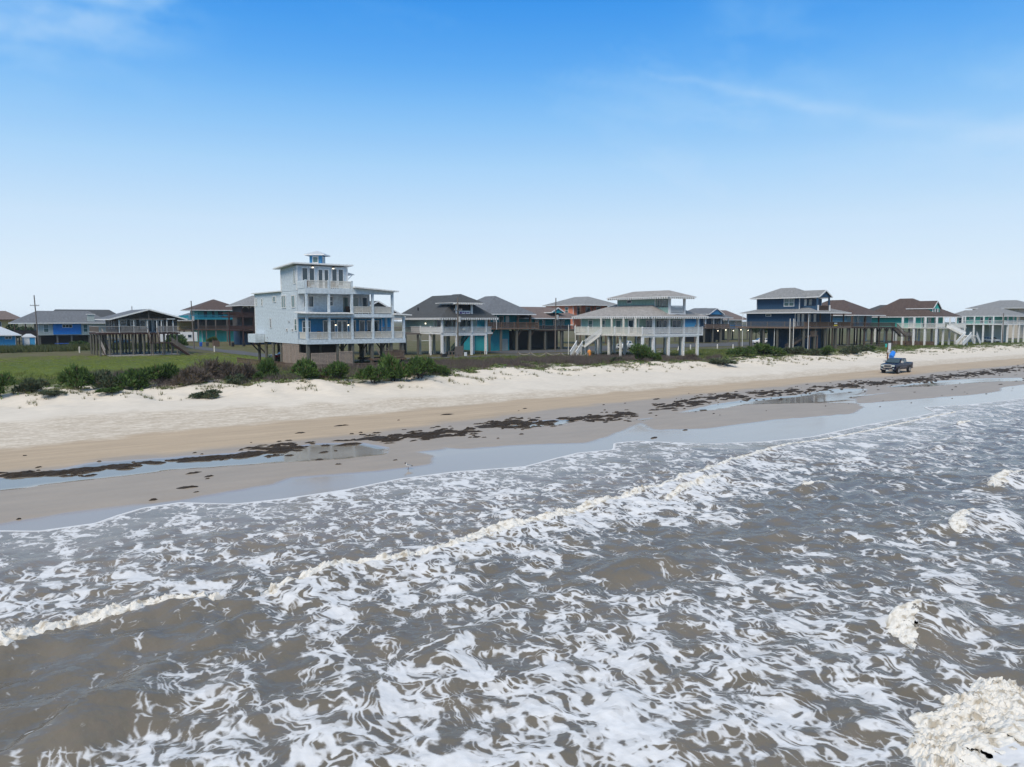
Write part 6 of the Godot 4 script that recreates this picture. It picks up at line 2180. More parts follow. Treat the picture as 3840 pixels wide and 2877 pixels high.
func build_plants():
	var dg := Vector3(0.035, 0.068, 0.022)
	var lg := Vector3(0.09, 0.145, 0.04)
	var kinds := []
	for k in 4:
		kinds.append(shrub_mesh(100 + k, 2600, dg, lg, 0.05))
	var grey := []
	for k in 2:
		grey.append(shrub_mesh(120 + k, 2200, Vector3(0.05, 0.07, 0.045), Vector3(0.1, 0.125, 0.075), 0.12))
	var dead := []
	for k in 2:
		dead.append(shrub_mesh(130 + k, 2400, Vector3(0.075, 0.062, 0.06), Vector3(0.15, 0.125, 0.115), 0.3, 0.3, 0.016))
	var stems := [stem_mesh(1), stem_mesh(2)]
	# x, z, half width, height, kind (0 green, 1 grey green, 2 dead), label
	var list := [
		[2.4, -77.6, 1.3, 1.7, 0, "dark green bushy shrub cut by the left edge of the picture"],
		[4.8, -78.6, 1.6, 1.2, 1, "wispy grey green shrub, second from the left edge"],
		[8.3, -77.6, 1.5, 1.9, 0, "round dark green shrub standing in front of the lawn"],
		[11.0, -78.6, 1.8, 1.4, 1, "loose grey green shrub right of the round dark shrub"],
		[13.2, -77.6, 1.9, 1.7, 0, "broad green shrub left of the dead grey brush"],
		[15.6, -78.6, 1.7, 1.9, 0, "tall green shrub against the dead grey brush"],
		[18.0, -76.8, 2.0, 1.5, 2, "big mound of dead purple grey brush on the left dune"],
		[20.8, -79.4, 2.0, 1.9, 2, "tall dead purple grey brush behind the left dune"],
		[23.6, -79.0, 1.8, 1.9, 2, "dead brush left of the tall house's green shrubs"],
		[17.6, -70.4, 1.3, 0.7, 1, "low olive bush bulging from the bare dune face"],
		[26.4, -81.0, 1.5, 2.2, 0, "bright green shrub at the tall house's open left end"],
		[24.8, -76.6, 1.2, 1.2, 0, "small green shrub on the dune crest below the red pickup"],
		[27.6, -72.4, 1.9, 1.7, 0, "wide green shrub in front of the louvred screens"],
		[30.4, -71.6, 1.7, 1.7, 0, "green shrub left of centre on the tall house's dune"],
		[29.0, -74.0, 1.4, 1.1, 2, "dead twiggy shrub between the green shrubs"],
		[33.4, -69.6, 1.6, 1.8, 0, "rounded green shrub at the dune edge below the porch"],
		[36.4, -71.2, 2.0, 2.4, 0, "tall feathery shrub below the tall house's right end"],
		[38.8, -69.8, 1.9, 2.1, 0, "dense green shrub hanging over the dune edge"],
		[40.4, -72.6, 1.8, 1.8, 0, "rightmost of the big shrubs below the tall house"],
		[31.8, -76.4, 1.6, 1.9, 0, "green shrub in front of the tall house's central piles"],
		[43.4, -74.6, 1.6, 1.2, 0, "low green shrub right of the big shrubs below the tall house"],
		[21.8, -75.6, 1.3, 0.9, 1, "olive shrub spilling over the crest of the left dune"],
		[6.2, -74.6, 1.0, 0.5, 1, "flat grey green plant lying on the sand at far left"],
		[10.4, -74.2, 1.3, 0.5, 0, "flat green mat of leaves on the left dune face"],
		[80.0, -78.2, 1.7, 2.2, 0, "dark green bush in front of the sage house's white posts"],
		[82.6, -77.8, 1.2, 1.3, 0, "smaller bush right of the sage house's bush"],
		[78.2, -81.4, 1.6, 0.8, 1, "blue green low shrub under the sage house"],
		[104.0, -78.6, 2.2, 1.6, 0, "green bush at the left end of the navy house's hedge"],
		[108.4, -78.2, 2.2, 1.9, 0, "full green bush below the navy house's white pipe"],
		[112.4, -78.6, 2.2, 1.7, 0, "third bush of the navy house's hedge"],
		[117.0, -78.0, 2.2, 1.5, 1, "grey green bush before the navy house's stairs"],
		[121.4, -77.8, 2.2, 1.3, 1, "low bush under the yellow and black banner"],
		[124.6, -76.4, 1.9, 1.4, 0, "bush at the right end of the navy house's hedge"],
		[88.4, -70.4, 2.0, 0.8, 1, "creeping shrub lying on the sand below the white bollard"],
		[93.6, -80.4, 1.5, 0.9, 2, "dry brown bush beside the sage house's last posts"],
		[135.0, -78.0, 2.0, 1.1, 1, "olive mound behind the beach sign post"],
		[141.0, -79.6, 2.4, 1.2, 1, "second olive mound right of the beach sign"],
		[148.0, -82.0, 2.6, 1.0, 0, "low green mound below the white stairs"],
		[42.6, -196.5, 3.0, 3.0, 0, "big dark shrub at the foot of the charcoal house's stairs"],
		[49.0, -232.0, 1.5, 2.2, 0, "dark spiky shrub beside the teal house's garage"],
		[61.0, -236.0, 2.2, 1.6, 0, "low bush beneath the teal house's lower deck"],
		[24.0, -214.0, 3.0, 1.5, 0, "rounded weed mound in front of the blue panel house"]]
	for k in list.size():
		var q: Array = list[k]
		var m: Mesh = (kinds[k % 4] if q[4] == 0 else (grey[k % 2] if q[4] == 1 else dead[k % 2]))
		plant("shrub", q[5], "shrub", m, stems[k % 2], q[0], q[1], q[2] * 1.06, q[3] * 1.18, k * 1.7, "shrubs along the dunes")
	# a few trees far left
	var tree := shrub_mesh(150, 2600, Vector3(0.02, 0.04, 0.018), Vector3(0.05, 0.08, 0.03), 0.0, 0.16, 0.045)
	for q in [[4.0, -240.0, 5.0, 6.4, "leafy dark tree behind the small sky blue building"], [13.5, -252.0, 4.6, 5.4, "dark tree in front of the yellow house"], [232.0, -170.0, 4.0, 6.0, "far dark tree between the sea green houses"]]:
		thing("tree", q[4], "tree", Vector3(q[0], GY, q[1]), "trees behind the houses")
		var f := put("crown", tree, M.leaf)
		f.transform = Transform3D(Basis(Vector3.UP, q[0]) * Basis.from_scale(Vector3(q[2], q[3] * 0.85, q[2])), Vector3(0, q[3] * 0.22, 0))
		var g := Geo.new()
		g.tube(Vector3(0, -0.2, 0) + O, Vector3(0.1, q[3] * 0.55, 0) + O, 0.22, 0.1, 7)
		geo("trunk", g, M.dark_wood)
	# cover nobody could count
	var vine := vine_mesh(5)
	var bl := tuft(6, 12, 0.5, 0.045)
	var fine := tuft(7, 22, 0.8, 0.02)
	scatter("dune_vines", "green creeping vines on the dune crest", "ground cover", vine, 7500, 11, [-20.0, 235.0, -100.0, -66.0], func(x, z):
		var s := dune_s(x, z)
		return sstep(77.0, 81.0, s + (nz(x, z, 11.0) - 0.5) * 9.0) * sstep(0.42, 0.6, nz(x + 3.0, z, 15.0)), 0.4, 1.0, 1.1, Vector3(0.06, 0.1, 0.03), Vector3(0.13, 0.165, 0.055))
	scatter("dead_brush", "dead purple grey brush covering the back of the dunes", "brush", fine, 9000, 12, [10.0, 100.0, -104.0, -70.0], func(x, z):
		var s := dune_s(x, z)
		var band := sstep(79.0, 83.0, s + (nz(x, z, 13.0) - 0.5) * 7.0)
		return band * sstep(0.4, 0.6, nz(x + 30.0, z, 22.0)) * (1.0 if x > 42.0 or x < 25.0 else 0.25), 0.5, 0.95, 1.0, Vector3(0.07, 0.058, 0.055), Vector3(0.14, 0.115, 0.105))
	scatter("dune_grass", "thin grass sprouting over the dune sand", "grass", bl, 5200, 13, [-20.0, 235.0, -96.0, -64.0], func(x, z):
		var s := dune_s(x, z)
		return sstep(71.5, 77.0, s + (nz(x, z, 9.0) - 0.5) * 6.0) * (1.0 - 0.75 * sstep(78.0, 82.0, s)) * sstep(0.5, 0.66, nz(x + 11.0, z, 17.0)), 0.2, 0.5, 0.9, Vector3(0.09, 0.11, 0.04), Vector3(0.2, 0.175, 0.1))
	scatter("meadow", "green weeds between the dunes and the road", "weeds", bl, 16000, 14, [-25.0, 240.0, -113.0, -82.0], func(x, z):
		var s := dune_s(x, z)
		return sstep(82.0, 90.0, s) * sstep(0.3, 0.5, nz(x, z + 9.0, 19.0)) * (0.25 if x < 34.0 and s > 99.0 else 1.0), 0.35, 0.8, 0.75, Vector3(0.07, 0.105, 0.025), Vector3(0.16, 0.18, 0.06))
	scatter("tall_weeds", "strip of tall weeds before the far left houses", "weeds", bl, 4200, 15, [-30.0, 42.0, -212.0, -180.0], func(x, z): return sstep(0.25, 0.45, nz(x, z, 12.0)) * (sstep(184.0, 188.0, -z) if x < 20.0 or x > 35.0 else sstep(190.0, 196.0, -z)), 1.0, 1.9, 0.8, Vector3(0.045, 0.06, 0.02), Vector3(0.09, 0.1, 0.04))
	scatter("lawn_grass", "mown grass of the empty lot at the left", "grass", fine, 9000, 16, [-25.0, 44.0, -162.0, -98.0], func(x, z): return 0.35 + 0.65 * sstep(0.4, 0.6, nz(x, z, 14.0)), 0.35, 0.7, 0.3, Vector3(0.13, 0.18, 0.03), Vector3(0.22, 0.25, 0.06))

# ------------------------------------------------------------------ wrack on the beach
var wrack := PackedVector2Array([Vector2(-40, -46), Vector2(1.4, -45.9), Vector2(4.8, -45.2), Vector2(8.7, -45.6), Vector2(12.9, -44.8), Vector2(16, -46.2), Vector2(20.1, -45.8), Vector2(27.6, -44.8), Vector2(31.7, -46.0), Vector2(36.0, -46.4), Vector2(42.0, -44.9), Vector2(46.5, -45.5), Vector2(54, -47.6), Vector2(62, -49.2), Vector2(74, -48.9), Vector2(89, -49.3), Vector2(100, -48.4), Vector2(117, -49.3), Vector2(139, -50.4), Vector2(240, -50)])

func clump_mesh(seed_: int) -> ArrayMesh:
	var r := RandomNumberGenerator.new()
	r.seed = seed_
	var g := Geo.new()
	var n := 13
	var rim := PackedVector3Array()
	var mid := PackedVector3Array()
	for i in n:
		var a := TAU * i / n
		var q := r.randf_range(0.5, 1.25)
		rim.append(Vector3(cos(a) * q, -0.03, sin(a) * q))
		mid.append(Vector3(cos(a) * q * r.randf_range(0.35, 0.7), r.randf_range(0.35, 1.0), sin(a) * q * r.randf_range(0.35, 0.7)))
	var top := Vector3(0, r.randf_range(0.5, 1.1), 0)
	for i in n:
		var j := (i + 1) % n
		g.quad(rim[j], rim[i], mid[i], mid[j])
		g.tri(mid[j], mid[i], top)
	return g.mesh()

func build_wrack():
	var meshes := [clump_mesh(1), clump_mesh(2), clump_mesh(3)]
	var r := RandomNumberGenerator.new()
	r.seed = 91
	var sets := [[], [], []]
	for k in 4200:
		var x := r.randf_range(-12.0, 150.0)
		var off := r.randfn() * 1.0
		var u := r.randf()
		var sx := r.randf_range(0.1, 0.55)
		var near := r.randf()
		var dens := sstep(0.38, 0.62, nz(x * 0.9, 3.0, 26.0)) * sstep(0.3, 0.6, nz(x, off * 1.5 + 20.0, 7.0)) + 0.04
		if x > 40.0:
			dens = maxf(dens * 0.8, 0.12)
		var keep := u < dens
		var z := line_at(wrack, x) + off * (0.45 if x < 14.0 else 1.25)
		if near < 0.035:     # strays over the bars and up the sand
			z = r.randf_range(-53.0, -35.6)
			sx *= 0.45
			keep = true
		if not keep:
			continue
		var big := exp(-off * off)
		sx *= 0.5 + big * 0.9
		var y := hgt(x, z)
		var b := Basis(Vector3.UP, r.randf_range(-0.35, 0.35)) * Basis.from_scale(Vector3(sx * r.randf_range(0.8, 2.2), 0.04 + 0.14 * sx, sx * r.randf_range(0.35, 0.75)))
		sets[k % 3].append(Transform3D(b, Vector3(x, y, z)))
	for q in 3:
		var mm := MultiMesh.new()
		mm.transform_format = MultiMesh.TRANSFORM_3D
		mm.mesh = meshes[q]
		mm.instance_count = sets[q].size()
		for i in sets[q].size():
			mm.set_instance_transform(i, sets[q][i])
		var o := MultiMeshInstance3D.new()
		o.name = numbered("seaweed_wrack")
		o.multimesh = mm
		o.material_override = M.seaweed
		o.set_meta("kind", "stuff")
		o.set_meta("label", "dark seaweed wrack strewn along the tide line")
		o.set_meta("category", "seaweed")
		o.set_meta("group", "seaweed wrack")
		add_child(o)

# ------------------------------------------------------------------ vehicles: nose towards local +x
func wheel(x: float, z: float, r: float, side: float, turn := 0.0):
	var w := node("wheel")
	w.transform = Transform3D(Basis(Vector3.UP, turn), Vector3(x, r, z))
	var g := Geo.new()
	g.tube(Vector3(0, 0, -0.14), Vector3(0, 0, 0.14), r, r, 18)
	geo("tyre", g, M.rubber, w)
	g = Geo.new()
	var f := 0.145 * side
	g.tube(Vector3(0, 0, f - 0.02), Vector3(0, 0, f + 0.005 * side), r * 0.62, r * 0.6, 16)
	geo("rim", g, M.chrome, w)
	g = Geo.new()
	for k in 5:
		var a := TAU * k / 5.0 + 0.6
		g.tube(Vector3(cos(a) * r * 0.36, sin(a) * r * 0.36, f), Vector3(cos(a) * r * 0.36, sin(a) * r * 0.36, f + 0.012 * side), r * 0.11, r * 0.11, 6)
	geo("rim_holes", g, M.black, w)

func loft(st: Array, close := true) -> Geo:   # rings of equal size, given nose first
	var g := Geo.new()
	var n: int = st[0].size()
	for k in st.size() - 1:
		for i in n:
			var j := (i + 1) % n
			g.quad(st[k][i], st[k][j], st[k + 1][j], st[k + 1][i])
	if close:
		for i in range(1, n - 1):
			g.tri(st[0][0], st[0][i + 1], st[0][i])
			g.tri(st[-1][0], st[-1][i], st[-1][i + 1])
	return g

func sect(x: float, y0: float, y1: float, w: float, top := 0.92) -> PackedVector3Array:   # counter-clockwise seen from the nose
	var m := lerpf(y0, y1, 0.6)
	return PackedVector3Array([Vector3(x, y0, w * 0.92), Vector3(x, y0, -w * 0.92), Vector3(x, m, -w), Vector3(x, y1 - 0.04, -w * 0.97), Vector3(x, y1, -w * top), Vector3(x, y1, w * top), Vector3(x, y1 - 0.04, w * 0.97), Vector3(x, m, w)])

func pickup(label: String, at: Vector3, turn: float, m: Material, crew := true, big := true):
	thing("pickup_truck", label, "pickup truck", at)
	P.rotation.y = turn
	P.scale = Vector3.ONE * (1.08 if big else 1.0)
	O = Vector3.ZERO
	var L := 3.0 if crew else 2.75
	var g := loft([sect(L, 0.62, 1.08, 0.9), sect(L - 0.15, 0.52, 1.2, 0.99), sect(L - 0.7, 0.5, 1.26, 1.0), sect(L - 1.55, 0.5, 1.32, 1.0), sect(-0.9, 0.5, 1.33, 1.0), sect(-0.95, 0.5, 1.33, 1.0), sect(-L + 0.1, 0.55, 1.33, 1.0), sect(-L, 0.6, 1.3, 0.98)])
	geo("body", g, m)
	# cab
	var c1 := L - 1.45
	var c0 := -0.95 if crew else -0.35
	var cab := func(x, y, w): return PackedVector3Array([Vector3(x, 1.3, w), Vector3(x, 1.3, -w), Vector3(x, y, -w * 0.97), Vector3(x, y, w * 0.97)])
	g = loft([cab.call(c1 - 0.02, 1.31, 0.94), cab.call(c1 - 0.72, 1.86, 0.86), cab.call(c1 - 1.1, 1.93, 0.84), cab.call(c0 + 0.35, 1.93, 0.84), cab.call(c0 + 0.1, 1.87, 0.84), cab.call(c0, 1.31, 0.93)])
	geo("cab", g, m)
	# glass stands a little proud of the cab
	g = Geo.new()
	var a := Vector3(c1 - 0.05, 1.36, 0.84)
	var b := Vector3(c1 - 0.64, 1.84, 0.76)
	g.quad(Vector3(a.x, a.y, a.z), Vector3(a.x, a.y, -a.z), Vector3(b.x, b.y, -b.z), Vector3(b.x, b.y, b.z))
	for v in 6:
		g.v[v] += Vector3(0.03, 0.02, 0)
	geo("windscreen", g, M.glass)
	for s in [-1.0, 1.0]:
		var splits := [[c1 - 0.3, c1 - 1.2], [c1 - 1.3, c0 + 0.3]] if crew else [[c1 - 0.3, c0 + 0.2]]
		for q in splits:
			g = Geo.new()
			var y1 := 1.82
			var f0: float = q[0]
			var f1: float = maxf(q[0] - 0.5, q[1]) if q == splits[0] else q[0]
			var pts := [Vector3(f0, 1.38, 0.955 * s), Vector3(q[1], 1.38, 0.955 * s), Vector3(q[1], y1, 0.875 * s), Vector3(f1, y1, 0.875 * s)]
			if s > 0.0:
				g.quad(pts[1], pts[0], pts[3], pts[2])
			else:
				g.quad(pts[0], pts[1], pts[2], pts[3])
			geo("side_window", g, M.glass)
			bx("door_handle", q[1] + 0.1, 1.14, s * 1.0 - 0.02, q[1] + 0.3, 1.19, s * 1.0 + 0.02, M.chrome)
		bx("mirror", c1 - 0.42, 1.36, s * 1.0, c1 - 0.2, 1.62, s * 1.26, M.chrome if big else m)
		bx("headlight", L - 0.24, 0.92, s * 0.62 - 0.24, L + 0.02, 1.14, s * 0.62 + 0.24, M.blind)
		bx("fog_light", L - 0.05, 0.62, s * 0.72 - 0.08, L + 0.1, 0.72, s * 0.72 + 0.08, M.blind)
		bx("tail_light", -L - 0.03, 0.95, s * 0.86 - 0.1, -L + 0.1, 1.28, s * 0.86 + 0.1, M.red_paint)
		bx("side_moulding", -0.8, 0.78, s * 0.985 - 0.02, L - 1.3, 0.83, s * 0.985 + 0.025, M.chrome)
		for x in [L - 1.0, -L + 1.25]:
			g = Geo.new()
			g.tube(Vector3(x, 0.5, s * 0.9), Vector3(x, 0.5, s * 1.004), 0.52, 0.52, 18)
			geo("wheel_arch", g, M.black)
	bx("grille", L - 0.1, 0.78, -0.42, L + 0.035, 1.14, 0.42, M.grey_plastic)
	g = Geo.new()
	for y in [[1.1, 1.19], [0.74, 0.8]]:
		g.box(L - 0.1, y[0], -0.5, L + 0.06, y[1], 0.5)
	for z in [-0.5, 0.42]:
		g.box(L - 0.1, 0.8, z, L + 0.06, 1.1, z + 0.08)
	geo("grille_surround", g, M.chrome)
	bx("bumper", L - 0.2, 0.46, -0.9, L + 0.12, 0.62, 0.9, m)
	for s in [-1.0, 1.0]:
		bx("bumper_strip", L + 0.1, 0.53, s * 0.42 - 0.2, L + 0.135, 0.61, s * 0.42 + 0.2, M.chrome)
	bx("number_plate", L + 0.1, 0.38, -0.16, L + 0.13, 0.5, 0.16, M.blind)
	bx("rear_bumper", -L - 0.14, 0.5, -0.94, -L + 0.06, 0.72, 0.94, M.chrome)
	bx("bed", -L + 0.12, 1.325, -0.82, c0 - 0.1, 1.345, 0.82, M.black)
	for s in [-1.0, 1.0]:
		wheel(L - 1.0, s * 0.88, 0.42, s)
		wheel(-L + 1.25, s * 0.88, 0.42, s)

func suv(label: String, at: Vector3, turn: float, m: Material):
	thing("parked_car", label, "car", at)
	P.rotation.y = turn
	O = Vector3.ZERO
	geo("body", loft([sect(2.3, 0.45, 0.85, 0.8), sect(2.1, 0.38, 0.98, 0.92), sect(1.2, 0.36, 1.08, 0.93), sect(-2.1, 0.38, 1.1, 0.93), sect(-2.3, 0.48, 1.02, 0.84)]), m)
	var cab := func(x, y, w): return PackedVector3Array([Vector3(x, 1.06, w), Vector3(x, 1.06, -w), Vector3(x, y, -w * 0.9), Vector3(x, y, w * 0.9)])
	geo("roof", loft([cab.call(1.25, 1.07, 0.88), cab.call(0.45, 1.6, 0.82), cab.call(-0.2, 1.68, 0.8), cab.call(-1.7, 1.64, 0.8), cab.call(-2.2, 1.08, 0.86)]), m)
	var g := Geo.new()
	g.quad(Vector3(1.24, 1.12, 0.78), Vector3(1.24, 1.12, -0.78), Vector3(0.54, 1.6, -0.7), Vector3(0.54, 1.6, 0.7))
	geo("windscreen", g, M.glass)
	g = Geo.new()
	g.quad(Vector3(-2.2, 1.16, -0.76), Vector3(-2.2, 1.16, 0.76), Vector3(-1.82, 1.58, 0.7), Vector3(-1.82, 1.58, -0.7))
	geo("rear_window", g, M.glass)
	for s in [-1.0, 1.0]:
		for q in [[0.9, 0.35, 0.0], [-0.1, -0.1, -0.95], [-1.05, -1.05, -1.75]]:
			g = Geo.new()
			var pts := [Vector3(q[0], 1.12, 0.885 * s), Vector3(q[2], 1.12, 0.885 * s), Vector3(q[2], 1.56, 0.77 * s), Vector3(q[1], 1.56, 0.77 * s)]
			if s > 0.0:
				g.quad(pts[1], pts[0], pts[3], pts[2])
			else:
				g.quad(pts[0], pts[1], pts[2], pts[3])
			geo("side_window", g, M.glass)
		bx("headlight", 2.05, 0.72, s * 0.62 - 0.16, 2.28, 0.86, s * 0.62 + 0.16, M.blind)
		bx("tail_light", -2.32, 0.82, s * 0.7 - 0.12, -2.2, 1.0, s * 0.7 + 0.12, M.red_paint)
		wheel(1.4, s * 0.82, 0.34, s)
		wheel(-1.4, s * 0.82, 0.34, s)

func build_vehicles():
	pickup("dark blue pickup truck driving on the beach", Vector3(108.6, hgt(108.6, -55.6) - 0.01, -55.6), PI + 0.12, M.navy_paint)
	pickup("dark red pickup truck parked under the tall pale house", Vector3(42.0, GY, -117.8), PI, M.red_paint, true, false)
	pickup("white pickup truck parked behind the sage house's posts", Vector3(123.0, GY + 0.05, -124.4), PI, M.white_paint, false, false)
	suv("white car parked behind the navy house's left piles", Vector3(181.0, GY + 0.05, -131.0), 2.6, M.white_paint)
	suv("silver white car parked under the far right sea green house", Vector3(251.5, GY, -100.5), -1.9, M.silver_paint)
	suv("dark car parked behind the charcoal house's piles", Vector3(33.5, GY, -212.0), 0.3, M.dark_paint)
	# caravan
	thing("camper_trailer", "white camper trailer behind the charcoal house", "trailer", Vector3(52.0, GY, -238.0))
	bx("body", 47.0, 1.9, -239.2, 57.0, 4.6, -236.8, M.white_paint)
	for x in [48.4, 51.6, 54.4]:
		win("f", -236.8, x, 3.0, x + 1.0, 3.8, 1, 1, M.glass, M.white_paint)
	var keep := O
	O = Vector3.ZERO
	for x in [-0.6, 0.6]:
		wheel(x, 1.0, 0.36, 1.0)
	O = keep

# ------------------------------------------------------------------ street furniture and small things
func pole(label: String, x: float, z: float, h: float, lean: float, arm: bool, can: bool):
	thing("utility_pole", label, "utility pole", Vector3(x, GY, z), "utility poles")
	var g := Geo.new()
	var top := Vector3(x + lean, GY + h, z)
	g.tube(Vector3(x, GY - 0.3, z), top, 0.17, 0.11, 9)
	geo("mast", g, M.grey_wood)
	if arm:
		beam("crossarm", top + Vector3(-0.9, -2.4, 0.15), top + Vector3(0.9, -2.4, 0.15), 0.1, 0.12, M.grey_wood)
		for s in [-0.8, -0.3, 0.4, 0.8]:
			g = Geo.new()
			g.tube(top + Vector3(s, -2.34, 0.15), top + Vector3(s, -2.1, 0.15), 0.05, 0.04, 6)
			geo("insulator", g, M.galvanised)
	if can:
		g = Geo.new()
		g.tube(top + Vector3(0.36, -4.6, 0.1), top + Vector3(0.36, -3.6, 0.1), 0.25, 0.25, 10)
		geo("transformer", g, M.galvanised)

func bin(label: String, x: float, z: float, m: Material, fallen := false):
	thing("wheelie_bin", label, "bin", Vector3(x, hgt(x, z), z), "wheeled bins")
	O = Vector3.ZERO
	if fallen:
		P.rotation.z = PI / 2.0
		P.position += Vector3(0.5, 0.32, 0)
	var g := Geo.new()
	g.hexa([Vector3(-0.24, 0.04, 0.26), Vector3(0.24, 0.04, 0.26), Vector3(0.24, 0.04, -0.26), Vector3(-0.24, 0.04, -0.26), Vector3(-0.31, 1.0, 0.36), Vector3(0.31, 1.0, 0.36), Vector3(0.31, 1.0, -0.36), Vector3(-0.31, 1.0, -0.36)])
	geo("body", g, m)
	g = Geo.new()
	g.hexa([Vector3(-0.33, 1.002, 0.38), Vector3(0.33, 1.002, 0.38), Vector3(0.33, 1.002, -0.4), Vector3(-0.33, 1.002, -0.4), Vector3(-0.28, 1.1, 0.3), Vector3(0.28, 1.1, 0.3), Vector3(0.28, 1.1, -0.36), Vector3(-0.28, 1.1, -0.36)])
	geo("lid", g, m)
	for s in [-0.26, 0.26]:
		g = Geo.new()
		g.tube(Vector3(s - 0.03, 0.12, -0.3), Vector3(s + 0.03, 0.12, -0.3), 0.12, 0.12, 10)
		geo("wheel", g, M.rubber)

func build_props():
	pole("tall leaning utility pole in front of the blue panel house", 14.9, -207.3, 12.4, -0.45, true, false)
	pole("utility pole beside the side road before the teal pyramid house", 44.9, -189.7, 11.2, -0.35, false, true)
	pole("utility pole rising before the mint house's lookout", 75.4, -121.0, 10.9, 0.0, true, true)
	pole("utility pole with transformer before the low teal house", 103.3, -126.4, 11.4, 0.1, false, true)
	pole("thin utility pole showing over the charcoal house's roof", 44.0, -262.0, 11.0, 0.0, true, false)
	pole("short pole top behind the teal slate roofed house", 118.0, -172.0, 11.6, 0.0, false, false)
	pole("pole top seen through the sage house's upper balcony", 166.0, -160.0, 12.0, 0.0, false, false)
	pole("dark pole in front of the far right sea green house", 232.0, -90.0, 8.6, 0.0, false, false)
	for q in [["blue wheeled bin beside the side road", 49.8, -203.6, M.blue_plastic], ["grey wheeled bin right of the blue bin", 51.2, -202.8, M.grey_plastic], ["left black bin of the pair before the red timber house", 55.8, -196.6, M.black], ["right black bin of the pair before the red timber house", 58.2, -195.4, M.black]]:
		bin(q[0], q[1], q[2], q[3])
	bin("black bin lying on its side by the mint house's corner post", 70.2, -117.2, M.black, true)
	thing("bin_rack", "weathered wooden bin rack standing before the mint house", "bin rack", Vector3(73.0, GY, -118.0))
	for x in [71.6, 72.9, 74.6]:
		post("rack_post", x, -118.0, 1.2, 2.4 if x < 73.0 else 3.3, 0.12, M.grey_wood)
		post("rack_post", x, -119.0, 1.2, 2.4 if x < 73.0 else 3.3, 0.12, M.grey_wood)
	for y in [1.7, 2.3]:
		bx("rack_rail", 71.5, y, -118.06, 72.9, y + 0.12, -118.0, M.grey_wood)
	bx("rack_panel", 72.95, 1.5, -118.1, 74.6, 3.3, -118.04, M.grey_wood)
	bx("notice", 74.8, 1.5, -117.9, 75.4, 2.2, -117.85, M.white)
	thing("timber_bin_box", "brown timber box beside the grey wheeled bin", "box", Vector3(53.0, GY, -201.6))
	for k in 6:
		bx("plank", 52.3 + k * 0.24, 1.4, -201.0, 52.51 + k * 0.24, 2.9, -200.94, M.brown_wood)
	bx("side", 52.3, 1.4, -202.2, 52.36, 2.9, -201.02, M.brown_wood)
	bx("side", 53.68, 1.4, -202.2, 53.74, 2.9, -201.02, M.brown_wood)
	# fence posts by the road
	var names := ["first", "second", "third", "fourth", "fifth", "sixth", "seventh", "eighth", "ninth", "tenth", "eleventh", "twelfth"]
	for k in 12:
		var x := 55.0 + k * 1.9 + 0.4 * sin(k * 2.1)
		thing("fence_post", "%s thin wooden post from the left along the road right of the tall house" % names[k], "post", Vector3(x, hgt(x, -111.8), -111.8 - 0.15 * (k % 2)), "thin roadside posts")
		O = Vector3.ZERO
		post("shaft", 0, 0, -0.2, 0.95 + 0.2 * sin(k * 1.3), 0.1, M.brown_wood, true)
		var g := Geo.new()
		g.tube(Vector3(0, 0.93 + 0.2 * sin(k * 1.3), 0), Vector3(0, 1.0 + 0.2 * sin(k * 1.3), 0), 0.06, 0.02, 8)
		geo("cap", g, M.grey_wood)
	var bl := [[120.8, -111.2, 0.0, "leftmost cream bollard by the sage house's concrete path"], [125.2, -111.5, 0.3, "leaning cream bollard, second from the left by the path"], [130.5, -112.6, 0.0, "third cream bollard from the left by the path"], [140.0, -112.9, 0.0, "tall cream bollard on the grass before the blue gable house"], [141.2, -109.5, 0.0, "rightmost cream bollard on the grass before the blue gable house"], [43.6, -167.2, 0.0, "lone cream bollard on the lawn by the side road"], [99.6, -87.4, 0.0, "stubby cream bollard at the foot of the sage house's posts"], [19.6, -176.0, 0.0, "small cream bollard left of the charcoal house's piles"]]
	for q in bl:
		thing("bollard", q[3], "bollard", Vector3(q[0], hgt(q[0], q[1]), q[1]), "cream bollards")
		P.rotation.z = -q[2]
		O = Vector3.ZERO
		post("shaft", 0, 0, -0.2, 1.15, 0.26, M.cream, true)
		var g := Geo.new()
		g.tube(Vector3(0, 1.15, 0), Vector3(0, 1.24, 0), 0.12, 0.05, 10)
		geo("cap", g, M.cream)
	# rope fence
	thing("rope_fence", "sagging rope fence with weathered posts left of the sage house", "fence", Vector3(84, GY, -104))
	var rp := [Vector3(80.2, 1.4, -108.6), Vector3(82.0, 1.4, -107.2), Vector3(83.9, 1.4, -105.2), Vector3(85.6, 1.4, -103.2), Vector3(87.2, 1.4, -101.2), Vector3(88.6, 1.4, -99.4)]
	for p in rp:
		post("post", p.x, p.z, 1.1, 2.4, 0.22, M.grey_wood, true)
	for k in rp.size() - 1:
		var g := Geo.new()
		for i in 8:
			var t0 := i / 8.0
			var t1 := (i + 1) / 8.0
			var a: Vector3 = rp[k].lerp(rp[k + 1], t0) + Vector3.UP * (0.95 - 0.75 * 4.0 * t0 * (1.0 - t0) * (0.6 + 0.3 * (k % 2)))
			var b: Vector3 = rp[k].lerp(rp[k + 1], t1) + Vector3.UP * (0.95 - 0.75 * 4.0 * t1 * (1.0 - t1) * (0.6 + 0.3 * (k % 2)))
			g.tube(a, b, 0.06, 0.06, 6)
		geo("rope", g, M.rope)
	# beach sign and barrel
	thing("beach_sign", "wooden beach access post with white notice boards behind the dark blue pickup", "sign", Vector3(129.6, hgt(129.6, -68.0), -68.0))
	post("post", 129.6, -68.0, 0.6, 3.9, 0.16, M.rust)
	post("post", 130.4, -67.6, 0.6, 2.3, 0.16, M.rust)
	bx("notice_board", 129.5, 3.0, -67.9, 130.3, 4.1, -67.84, M.white)
